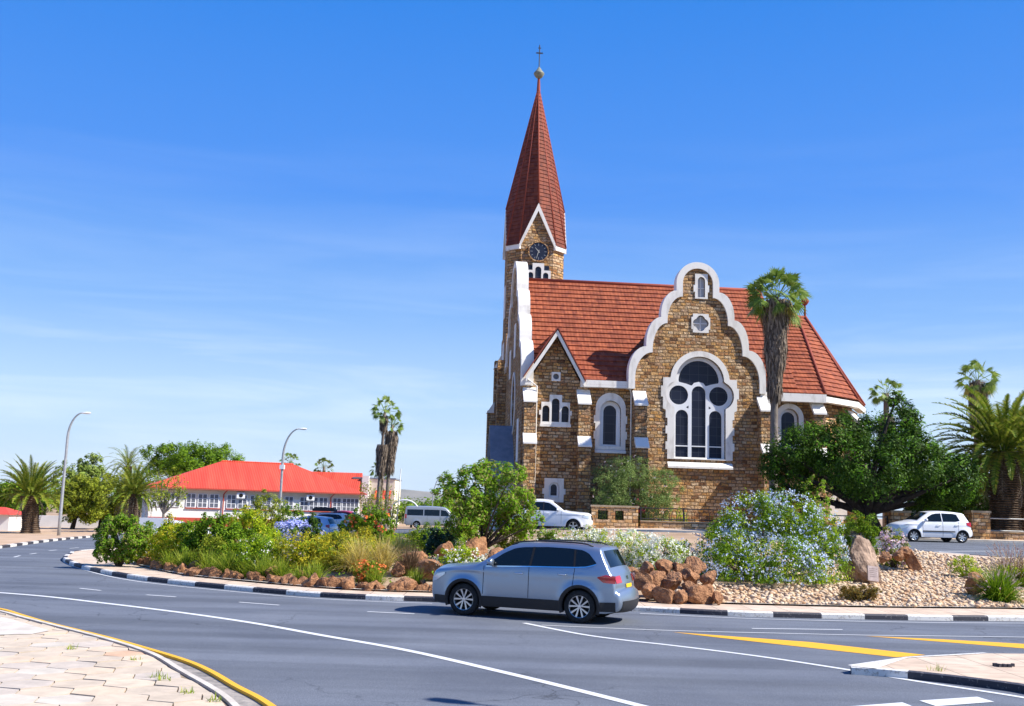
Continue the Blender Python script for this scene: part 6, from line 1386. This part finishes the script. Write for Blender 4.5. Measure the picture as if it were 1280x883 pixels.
S_('shrub', 528, 572, 658, 696, 37, 3500, .10, LM['bluegreen'], 'dark blue green shrub beside the bright green tree', k=6, flower=(LM['fwhite'], 20, .06))
S_('shrub', 543, 606, 683, 716, 29.9, 4500, .07, LM['lime'], 'low yellow green shrub dotted with cream flowers behind the car bonnet', k=7, flower=(LM['fwhite'], 260, .06))
S_('shrub', 438, 480, 700, 728, 30.2, 1500, .07, LM['olive'], 'low patch of orange flowers above the edging rocks', k=5, flower=(LM['forange'], 120, .06))
S_('shrub', 618, 658, 640, 692, 36, 3200, .085, LM['olive'], 'narrow olive shrub at the foot of the bright green tree', k=6)
S_('shrub', 296, 330, 662, 700, 37, 2600, .09, LM['green'], 'green shrub between the reeds and the violet bush', k=5)
S_('shrub', 240, 285, 668, 706, 33.8, 2600, .09, LM['olive'], 'loose olive shrub behind the yellow green reeds', k=6)
S_('shrub', 160, 200, 652, 676, 41, 2500, .11, LM['green'], 'green shrub behind the lush one at the island tip', k=5)
tb2 = AY(600, 690, 35.5); tb2.z = mound(tb2.x, 35.5); bl2 = []
for px, py, r_, dy in ((590,600,22,0),(612,592,20,.5),(640,595,18,-.4),(566,608,18,.3),(553,618,13,0),(578,625,24,-.5),(605,622,26,.6),(635,620,24,0),(655,635,18,.4),(668,655,14,-.3),(650,660,14,.2),(590,648,22,-.4),(615,650,24,.5),(570,655,16,.2),(638,648,18,0),(660,622,10,0)):
    c = ctr(px, py, 35.5+dy, tb2); bl2.append((c[0], dy, c[2], r_/36.6, r_/36.6, r_/36.6))
tree('young_tree', tb2, bl2, 13000, .13, LM['bright'], 'bright green airy young tree behind the car bonnet, left of the church', 'tree', tr=.09, fork=(.05,0,.5), clump=.34, shell=.45, tm='bark')
for i, (a, c, y0, y1, Y) in enumerate(((690,765,660,700,34.0),(740,815,661,702,33.4),(790,868,668,708,32.6),(664,704,662,690,37))):
    S_('flowering_shrub', a, c, y0, y1, Y, 3600, .075, LM['lime'] if i != 3 else LM['green'], ('white flowering shrub right of the bright green tree, behind the car roof','white flowering shrub above the car roof, middle of three','white flowering shrub above the rock pile','small pale green bush right of the bright green tree')[i], k=6, flower=(LM['fwhite'], 1000 if i < 3 else 60, .055, dict(groups=90, clump=.3)))
S_('plumbago_bush', 826, 874, 674, 712, 33, 2200, .08, LM['green'], 'small pale blue flowering bush above the rock pile', k=5, flower=(LM['fblue'], 160, .06))
# the big plumbago
Yp = 32.2; cb = AY(962, 745, Yp); cb.z = mound(cb.x, Yp); blp = []
for px, py, rx_, rz2, dy in ((960,690,62,52,1.2),(905,705,36,36,0),(940,650,40,34,1.2),(985,648,42,32,1.2),(1018,670,36,36,.8),(1030,712,30,32,0),(985,710,46,34,-.8),(930,712,44,32,-.6),(893,690,24,28,.5),(895,726,22,18,-.3),(1005,732,34,18,-.6),(950,732,40,16,-.9),(960,630,22,16,1.4),(1040,690,18,26,.4),(915,668,28,28,.8)):
    c = ctr(px, py, Yp+dy, cb); blp.append((c[0], dy, c[2], rx_/40.4, rx_/40.4*.85, rz2/40.4))
pl = empty('plumbago_bush', cb, 0, 'huge rounded bush covered in pale blue flowers right of the rock pile', 'shrub'); crown('foliage', blp, 42000, .075, LM['green'], pl, clump=.3, shell=.72, zmin=.0)
P_, N_ = clump_pts(blp, 9000, .3, .9, 1.0); quadmesh('young_and_sunlit_leaves', leaves(P_[P_[:,2] > 0], N_[P_[:,2] > 0], .08), LM['lime'], pl)
blossoms('flowers', blp, 2300, .058, LM['fblue'], pl, clump=.28, zmin=.05, groups=150); trunkmesh([(limb((0,0,-.1), b_[:3], .08, 4), .05, .015) for b_ in blp], M['bark'], pl, 'stem', 5)
S_('shrub', 985, 1046, 598, 645, 36.5, 1500, .13, LM['bright'], 'light green sprigs rising behind the pale blue flowering bush', k=7, seed=3, clump=.22)
S_('shrub', 1048, 1100, 640, 700, 40.5, 4500, .10, LM['green'], 'dense green shrub behind the standing boulder', k=6, flower=(LM['yellow'], 20, .08))
S_('flowering_shrub', 1096, 1138, 660, 702, 38.5, 2600, .08, LM['olive'], 'pink flowering shrub between the boulder and the leaning rock', k=6, flower=(LM['fpink'], 260, .075))
S_('shrub', 1046, 1102, 731, 752, 29.8, 3200, .06, LM['rust'], 'low rust brown cushion shrub on the gravel', k=5)
S_('shrub', 1188, 1228, 695, 712, 36.5, 1500, .07, LM['lime'], 'low lime green plant behind the fountain grass', k=4); S_('shrub', 1240, 1300, 706, 736, 34, 1800, .08, LM['lime'], 'bright green low plant right of the fountain grass', k=4)
fr_ = random.Random(11); kinds = [('green','low leafy green shrub'),('lime','low lime coloured shrub'),('olive','low olive shrub'),('yellow','low golden yellow shrub'),('bright','low bright green shrub')]; cnt = 0
while cnt < 62:
    x, y = fr_.uniform(-17, -1.5), fr_.uniform(32, 46)
    if not inside(x, y, [tuple(p) for p in bed]) or bed_d(x, y) < .8 or (cnt > 25 and bed_d(x, y) > 2.6): continue
    kd, lb = kinds[cnt % 5]; hh = fr_.uniform(.6, 1.25); ww = fr_.uniform(.5, 1.0); o = empty('low_shrub', (x, y, mound(x, y)), 0, lb+' filling the left planting between the larger shrubs', 'shrub', 'low '+kd+' shrubs filling the left planting'); bl_ = rblobs(0, hh*.5, ww, hh*.52, 5, seed=cnt)
    crown('foliage', bl_, 2600, .075, LM[kd], o, zmin=0); cnt += 1
    if cnt % 4 == 0: blossoms('flowers', bl_, 60, .05, LM[('fwhite','yellow','fpink')[cnt % 3]], o)
# far belt of trees along the horizon
bp2 = []
for i in range(150):
    y = fr_.uniform(170, 420); x = fr_.uniform(-.62, .1)*y; h_ = fr_.uniform(3.5, 6.5)*(1 if x < -.3*y else .7); bp2.append((x, y, h_*.45, fr_.uniform(4, 9), 4, h_*.55))
for i in range(60):
    y = fr_.uniform(100, 220); x = fr_.uniform(.42, .75)*y; h_ = fr_.uniform(4, 8); bp2.append((x, y, h_*.5, fr_.uniform(4, 8), 4, h_*.55))
o = crown('distant_trees', bp2, 50000, .75, LM['green'], None, clump=.4, dens=.6); tag(o, kind='stuff')
# grass tufts
for i, (px, yb, Y, h, lm, n) in enumerate(((214,703,33.2,.75,'reed',260),(232,706,32.6,.8,'reed',260),(262,706,32.4,.85,'reed',300),(286,708,32,.9,'reed',300),(306,710,31.6,.8,'reed',280),(330,711,31.2,.85,'reed',300),(352,713,31,.8,'reed',260),(394,716,30.5,.75,'reed',240),(470,728,29.6,.7,'reed',260),(520,720,30.2,.6,'reed',220),(376,716,30.8,.6,'reed',160),(245,700,34.6,.7,'reed',200))):
    tuft('grass_tuft', px, yb, Y, h, n, LM[lm], 'tuft of yellow green reed grass behind the edging rocks of the left planting', group='reed grass tufts along the left planting', lean=.75)
for i, (px, yb, Y, h, n, lb) in enumerate(((448,722,31.8,1.25,500,'tall straw coloured grass clump left of the brown one, front'),(478,722,32.2,1.15,460,'straw coloured grass clump beside the brown dried grass'),(432,700,35,1.1,300,'straw coloured grass clump behind the orange flower patch'),(500,702,36,1.05,360,'low straw coloured grass clump behind the brown dried grass'))): tuft('ornamental_grass', px, yb, Y, h, n, LM['straw'], lb, lean=.85, droop=.9)
tuft('ornamental_grass', 512, 718, 31.6, .95, 480, LM['brown'], 'dark brown dried grass clump left of the bright green tree', lean=.7)
tuft('fountain_grass', 1250, 741, 31.0, 1.15, 900, LM['green'], 'green fountain grass clump with pale plumes at the right edge', lean=1.0, droop=.9, br=.32, plume=(LM['plume'], 70, .2, 1.35))
tuft('fountain_grass', 1268, 712, 34.5, 1.05, 500, LM['brown'], 'purple plumed grass behind the green fountain grass', lean=.9, br=.4, plume=(LM['pplume'], 150, .22, 1.5))
for px, yb, h in ((196,848,.06),(205,852,.05),(90,812,.05),(233,868,.05),(268,878,.06),(170,826,.04)):
    p = G(px, yb, .1); o = empty('weed', (p.x, p.y, .11), 0, 'tiny weed growing in the paving joints', 'weed', 'weeds in the near pavement'); V, a, c = blades(26, h*1.8, 0, .012, 1.2, 3, .1, .5); fusemesh('blades', V, LM['reed'], o)
for px, yb, h, lb in ((1170,848,.22,'left of two weeds by the traffic island kerb'),(1205,846,.1,'right of two weeds by the traffic island kerb')):
    p = G(px, yb, 0); o = empty('weed', (p.x, p.y, .02), 0, lb, 'weed'); V, a, c = blades(60, h, 0, .012, 1.1, 3, .12, .5); fusemesh('blades', V, LM['reed'], o)
# ================================================================ ROCKS
M['rock'] = noisy('rust_rock', (.15,.065,.032), (.46,.235,.115), scale=2.6, rough=.9, bump=1, bscale=7, bdist=.06, lo=.3, hi=.7); M['rockg'] = noisy('grey_rock', (.12,.08,.06), (.42,.30,.22), scale=2.2, rough=.9, bump=1, bscale=5, bdist=.1, lo=.35, hi=.62)
M['slate'] = noisy('plaque_stone', (.36,.28,.26), (.48,.39,.36), scale=9, rough=.7)
def rockmesh(seed, cuts=9, sub=3):
    rs = random.Random(seed); bm = bmesh.new(); bmesh.ops.create_icosphere(bm, subdivisions=sub, radius=1)
    pl_ = [(Vector((rs.gauss(0,1), rs.gauss(0,1), rs.gauss(0,1))).normalized(), rs.uniform(.42,.8)) for _ in range(cuts)]
    for v in bm.verts:
        for n_, d_ in pl_:
            e = v.co.dot(n_)-d_
            if e > 0: v.co -= n_*e*.92
        q = v.co*1.7+Vector((seed*3.1, 0, 0)); v.co *= 1+.2*noise.noise(q)+.12*noise.noise(q*3.1)+.05*noise.noise(q*7)
    me = bpy.data.meshes.new('rock'); bm.to_mesh(me); bm.free(); return me
RM = [rockmesh(i) for i in range(8)]
for me in RM: me.materials.append(M['rock'])
def rock(x, y, z, sx_, sy_, sz2, label, group=None, m=None, name='rock', seed=None, rot=None):
    me = RM[(seed if seed is not None else random.randrange(8)) % 8]; o = link(bpy.data.objects.new(name, me)); o.location = (x, y, z); o.scale = (sx_, sy_, sz2); o.rotation_euler = rot or (random.uniform(-.3,.3), random.uniform(-.3,.3), random.uniform(0,6.3)); tag(o, label, 'rock', group)
    if m: o.material_slots[0].link = 'OBJECT'; o.material_slots[0].material = m
    return o
# row edging the bed on the road side
path = []; 
for p in bed:
    path.append(p)
acc = 0; nb = len(bed); dn = 0
for i in range(nb):
    a, b_ = bed[i], bed[(i+1) % nb]; mid = (a+b_)/2
    if mid.y > 43 or mid.x > -.9 : continue
    if mid.x > -2.5 and mid.y > 33: continue
    l_ = (b_-a).length; k = max(1, int(round(l_/.46)))
    for j in range(k):
        p = a.lerp(b_, (j+random.uniform(.2,.8))/k); t_ = (b_-a).normalized(); q = Vector((-t_.y, t_.x)); p = p+q*random.uniform(.12,.3); s_ = random.uniform(.17,.31)
        rock(p.x, p.y, mound(p.x, p.y)+s_*.15, s_*1.25, s_, s_*.95, 'rust brown rock in the row edging the left planting', 'rocks edging the left planting'); dn += 1
        if random.random() < .35: p2 = p+q*.5; s2 = random.uniform(.14,.26); rock(p2.x, p2.y, mound(p2.x, p2.y)+s2*.5, s2*1.2, s2, s2, 'rust brown rock in the row edging the left planting', 'rocks edging the left planting')
print('edge rocks', dn)
# heap right of the car
for px, py, Y, s_ in ((812,742,28.6,.3),(830,746,28.3,.34),(852,747,28.2,.26),(876,744,28.4,.42),(800,725,29.2,.34),(822,724,29.3,.3),(842,727,29.2,.36),(862,722,29.4,.3),(808,706,30.2,.34),(830,704,30.3,.36),(850,705,30.2,.32),(868,702,30.5,.42),(790,742,28.6,.25),(786,716,29.6,.3),(886,722,29.3,.3),(862,735,28.8,.24),(896,748,28.2,.2),(771,720,29.6,.3),(758,714,30,.3)):
    s_ *= .86 if py < 712 else 1.0; p = AY(px, py+(7 if py < 712 else 0), Y); rock(p.x, Y, p.z, s_*1.15, s_*.9, s_*.85, 'rust red rock in the heap right of the crossover car', 'rocks heaped right of the crossover car')
for px, py, Y, s_, lb in ((596,684,35,.42,'dark rust boulder under the bright green tree'),(516,700,34,.5,'dark brown rock behind the dried grass'),(560,690,34.5,.4,'brown rock behind the cream flowered shrub'),(622,700,33,.4,'brown rock right of the young tree foot'),(300,684,36,.3,'pinkish rock among the shrubs left of the reeds'),(285,690,35.5,.25,'small pink rock among the shrubs'),(1106,697,37.5,.24,'pinkish rock below the pink flowering shrub'),(1131,692,38,.26,'rounded brown rock left of the leaning rock'),(1124,695,37.6,.25,'small rust rock in front of the pink shrub'),(1222,730,31.8,.42,'flat tan rock left of the fountain grass'),(540,712,31,.4,'rust rock right of the small grass tuft'),(500,712,31.5,.3,'brown rock below the dried grass')):
    p = AY(px, py, Y); rock(p.x, Y, max(p.z, mound(p.x, Y)+s_*.2), s_*1.2, s_, s_*.9, lb)
me = rockmesh(23, 13, 4); me.materials.append(M['rockg']); o = link(bpy.data.objects.new('boulder', me)); p = AY(1079, 727, 33.2); zb = mound(p.x, 33.2); ht = AY(1076, 663, 33.2).z-zb; o.location = (p.x+.05, 33.5, zb+ht*.36); o.scale = (.86, .62, ht*.68); o.rotation_euler = (0, R(-10), R(20)); tag(o, 'tall standing grey pink boulder right of the pale blue bush', 'boulder'); BZ = zb
p = AY(1091, 717, 32.55); b = MB(); b.box(-.17,.17,-.03,.03,-.24,.22); o = b.build('memorial_plaque', M['slate']); o.location = (p.x, 32.55, p.z); o.rotation_euler = (R(-14), R(6), R(8)); tag(o, 'small grey stone plaque leaning against the boulder', 'plaque')
b = MB()
for r_ in range(5):
    x = -.12
    while x < .11: l_ = random.uniform(.015,.04); b.box(x, x+l_, -.0335, -.031, .13-r_*.06, .145-r_*.06); x += l_+.012
b.build('inscription', plain('inscription', (.2,.15,.14), .8), o)
p = AY(1143, 698, 38); b = MB(); b.prism([(-.08,-.15),(.42,-.15),(.22,.2),(-.02,.62),(-.12,.78),(-.34,.76),(-.3,.3)], -.16, .16); bmx = bmesh.new(); me = bpy.data.meshes.new('leaning_rock'); me.from_pydata(b.v, [], b.f); bmx.from_mesh(me)
bmesh.ops.recalc_face_normals(bmx, faces=bmx.faces); bmesh.ops.bevel(bmx, geom=bmx.edges[:], offset=.035, segments=1, affect='EDGES'); bmesh.ops.triangulate(bmx, faces=bmx.faces); bmesh.ops.subdivide_edges(bmx, edges=bmx.edges[:], cuts=2)
for v in bmx.verts: v.co += v.co.normalized()*.04*noise.noise(v.co*5)
bmx.to_mesh(me); bmx.free(); me.materials.append(M['rock']); o = link(bpy.data.objects.new('leaning_rock', me)); o.location = (p.x, 38, mound(p.x, 38)); o.rotation_euler = (0, 0, R(-12)); tag(o, 'rust slab of rock leaning left in front of the hatchback', 'rock')
# ================================================================ GRAVEL: pebbles over the right half of the bed
def ico():
    bm = bmesh.new(); bmesh.ops.create_icosphere(bm, subdivisions=1, radius=1); v = np.array([q.co[:] for q in bm.verts]); f_ = np.array([[w2.index for w2 in q.verts] for q in bm.faces]); bm.free(); return v, f_
iv, iF = ico(); bedt = [tuple(p) for p in bed]; pts = []
while len(pts) < 15000:
    x = random.uniform(4.5, 24); y = random.uniform(28, 47)
    if x < 8.3 and y > 31.0: continue
    if random.random() > (31.5/y)**2.6: continue
    if inside(x, y, bedt): pts.append((x, y))
pts = np.array(pts); n = len(pts); s_ = rng.uniform(.025, .062, (n, 1, 1))*rng.choice([1, 1, 1.5], (n, 1, 1)); sc3 = rng.uniform(.6, 1.3, (n, 1, 3))*np.array([1.2, 1, .7]); an = rng.uniform(0, 6.28, n)
vv = iv[None]*(1+rng.uniform(-.22, .22, (n, len(iv), 1)))*sc3*s_; ca, sa = np.cos(an)[:,None], np.sin(an)[:,None]; X = vv[:,:,0]*ca-vv[:,:,1]*sa; Y_ = vv[:,:,0]*sa+vv[:,:,1]*ca
zz = np.array([mound(a, c) for a, c in pts]); V = np.stack([X+pts[:,0:1], Y_+pts[:,1:2], vv[:,:,2]+zz[:,None]+s_[:,:,0]*.35], 2)
me = bpy.data.meshes.new('pebbles'); k = len(iv); me.vertices.add(n*k); me.vertices.foreach_set('co', V.astype(np.float32).ravel()); idx = (np.arange(n)[:,None,None]*k+iF[None]).reshape(-1, 3)
me.loops.add(idx.size); me.loops.foreach_set('vertex_index', idx.ravel().astype(np.int32)); me.polygons.add(len(idx)); me.polygons.foreach_set('loop_start', np.arange(0, idx.size, 3, dtype=np.int32)); me.polygons.foreach_set('loop_total', np.full(len(idx), 3, np.int32))
me.materials.append(leafmat('pebble', [(.50,.33,.18),(.56,.40,.25),(.62,.47,.32),(.44,.26,.14),(.52,.38,.26),(.64,.52,.38)], 0, .85)); me.update(); me.validate(); o = link(bpy.data.objects.new('gravel', me)); tag(o, kind='stuff')
# low ground cover that fills the left planting between the shrubs
gc = []
while len(gc) < 9000:
    x = random.uniform(-18, 3); y = random.uniform(29.5, 48)
    if inside(x, y, bedt) and bed_d(x, y) > .7 and noise.noise(Vector((x*.6, y*.6, 3))) > -.25: gc.append((x, y, mound(x, y)+random.uniform(.02,.35)))
gc = np.array(gc); o = quadmesh('ground_cover', leaves(gc, unit(rng.normal(size=gc.shape)*.6+[0,0,.8]), .10), LM['green']); tag(o, kind='stuff')
# ================================================================ STREET FURNITURE
M['galv'] = noisy('lamp_post_steel', (.34,.35,.36), (.46,.47,.48), scale=8, rough=.5, metal=.5)
def street_lamp(base, h, reach, label, side=1, rz=0, r_=.09, head=.62, box=False):
    o = empty('street_lamp', base, rz, label, 'street lamp'); b = MB(); rad = reach; k = 12; zs_ = h-rad*1.9
    pts = [(0,0,-.2),(0,0,1.2),(0,0,zs_*.6),(0,0,zs_)]+[(side*rad*(1-math.cos(a)), 0, zs_+rad*1.9*math.sin(a)) for a in np.linspace(.12, math.pi/2*.93, k)]
    rr = [r_*1.2, r_*1.2]+list(np.linspace(r_, r_*.45, len(pts)-2)); b.tube(pts, rr, 10); b.build('pole', M['galv'], o, smooth=True)
    e = pts[-1]; hd = MB(); hd.lathe([(0,-.05),(.07,0),(.12,.15),(.16,.35),(.13,head-.08),(.0,head)], (0,0,0), 12, axis='x'); vs_ = [(e[0]+side*v[0], v[1], e[2]+v[2]*.5+.0) for v in hd.v]; m2 = MB(); m2.add(vs_, hd.f); m2.build('lamp_head', M['frame'], o, smooth=True)
    if box: b = MB(); b.box(-.16,.16,-.2,.12,h*.62,h*.62+.3); b.build('junction_box', M['frame'], o)
    return o
p = G(73, 672); tp = AY(100, 518, p.y); street_lamp(p+Vector((0,0,.1)), tp.z-p.z, tp.x-AY(84,560,p.y).x+.25, 'curved steel street lamp on the verge at the far left', side=1, rz=0)
p = AY(348.5, 655, 74); p.z = g(p.x, 74); tp = AY(373, 536, 74); street_lamp(p, tp.z-p.z, tp.x-AY(354,560,74).x+.1, 'curved steel street lamp in front of the long red roofed building', box=True)
# lamp just outside the frame: its head throws the small shadow at the bottom of the picture
sp_ = G(545, 874); hh = 7.5; k_ = hh/sdir.z; hd_ = Vector((sp_.x, sp_.y, 0))+sdir*k_
street_lamp((hd_.x+1.9, hd_.y-.9, 0), hh+.2, 1.5, 'street lamp whose head throws the small shadow on the near road', side=-1, rz=R(-25), r_=.06, head=.7)
p = AY(495.5, 650, 100); b = MB(); b.tube([(0,0,-.2),(.22,0,AY(498.5,586,100).z-g(p.x,100))], [.07,.045], 8); o = b.build('flag_pole', M['galv'], smooth=True); o.location = (p.x, 100, g(p.x,100)); tag(o, 'tall thin bare pole right of the two tall palms', 'pole')
p = AY(540, 645, 105); o = empty('street_lamp', (p.x, 105, .2), 0, 'thin distant lamp post left of the bright green tree', 'street lamp'); b = MB(); b.tube([(0,0,0),(0,0,3.6),(.3,0,4.6),(.6,0,5.2)], .05, 6); b.build('pole', M['galv'], o)
p = AY(485.5, 648, 95); zz_ = g(p.x, 95); zs2 = AY(485.5, 636, 95).z-zz_; o = empty('road_sign', (p.x, 95, zz_), 0, 'small round red no entry sign below the tall palms', 'sign'); b = MB(); b.tube([(0,.03,-.1),(0,.03,zs2)], .04, 6); b.build('post', M['galv'], o); b = MB(); b.lathe([(0,0),(.24,0),(.24,.02),(0,.02)], (0,-.02,zs2), 20, axis='y'); b.build('disc', plain('sign_red', (.55,.02,.03), .4), o); b = MB(); b.box(-.17,.17,-.03,-.022,zs2-.05,zs2+.05); b.build('bar', M['frame'], o); b = MB(); b.box(-.25,.25,-.01,.02,zs2-.62,zs2-.33); b.build('lower_board', plain('sign_green', (.02,.08,.04), .5), o)
a_, c_ = AY(489, 640, 102), AY(522.5, 640, 102); b = MB(); w2_ = c_.x-a_.x; b.tube([(w2_/2-w2_/2*math.cos(t), 0, 1.9+.95*math.sin(t)) for t in np.linspace(0, math.pi, 16)], .07, 6); b.tube([(0,0,0),(0,0,1.95)], .07, 6); b.tube([(w2_,0,0),(w2_,0,1.95)], .07, 6); o = b.build('entrance_arch', M['frame'], smooth=True); o.location = (a_.x, 102, .1); tag(o, 'thin white arch over an entrance left of the silver minibus', 'arch')
# broken sign socket on the traffic island
p = G(1255, 834, .12); rb = MB()
for i in range(7): x = random.uniform(-.2,.2); y = random.uniform(-.08,.08); s_ = random.uniform(.02,.04); rb.box(x-s_,x+s_,y-s_,y+s_,0,.05)
o = rb.build('broken_post_base', M['kblack']); o.location = (p.x, p.y, .12); tag(o, 'rusty broken post stump on the traffic island', 'post stump')
hz_b = MB(); hz_b.box(-17000, 17000, -620, 17500, -60, 330); ho = hz_b.build('haze', bpy.data.materials.new('haze_air'), uv=False); tag(ho, kind='stuff'); hm = ho.data.materials[0]; hm.use_nodes = True; hm.node_tree.nodes.clear()
pv = hm.node_tree.nodes.new('ShaderNodeVolumePrincipled'); pv.inputs['Color'].default_value = (.80,.88,1,1); pv.inputs['Density'].default_value = 2.2e-5; pv.inputs['Anisotropy'].default_value = .2; ou = hm.node_tree.nodes.new('ShaderNodeOutputMaterial'); hm.node_tree.links.new(pv.outputs[0], ou.inputs['Volume'])
# hills on the horizon
hb = MB(); N = 80; vs_ = []
for i in range(N+1):
    x = -6400+10400*i/N; f_ = math.exp(-((x+1120)/1040)**2)*.9+.35*math.exp(-((x+3000)/1400)**2)+.3*math.exp(-((x-1800)/1200)**2)
    z = 190*f_+40*noise.noise(Vector((x*.0018, 1, 0)))+11*noise.noise(Vector((x*.01, 5, 0)))
    vs_ += [(x, 12300, -20), (x, 13200, max(-10, z)), (x, 14400, -20)]
hb.add(vs_, [(3*i+j, 3*i+3+j, 3*i+4+j, 3*i+1+j) for i in range(N) for j in range(2)]); o = hb.build('hills', noisy('hill_scrub', (.16,.15,.11), (.24,.21,.16), scale=.004, rough=1), smooth=True); tag(o, kind='structure')
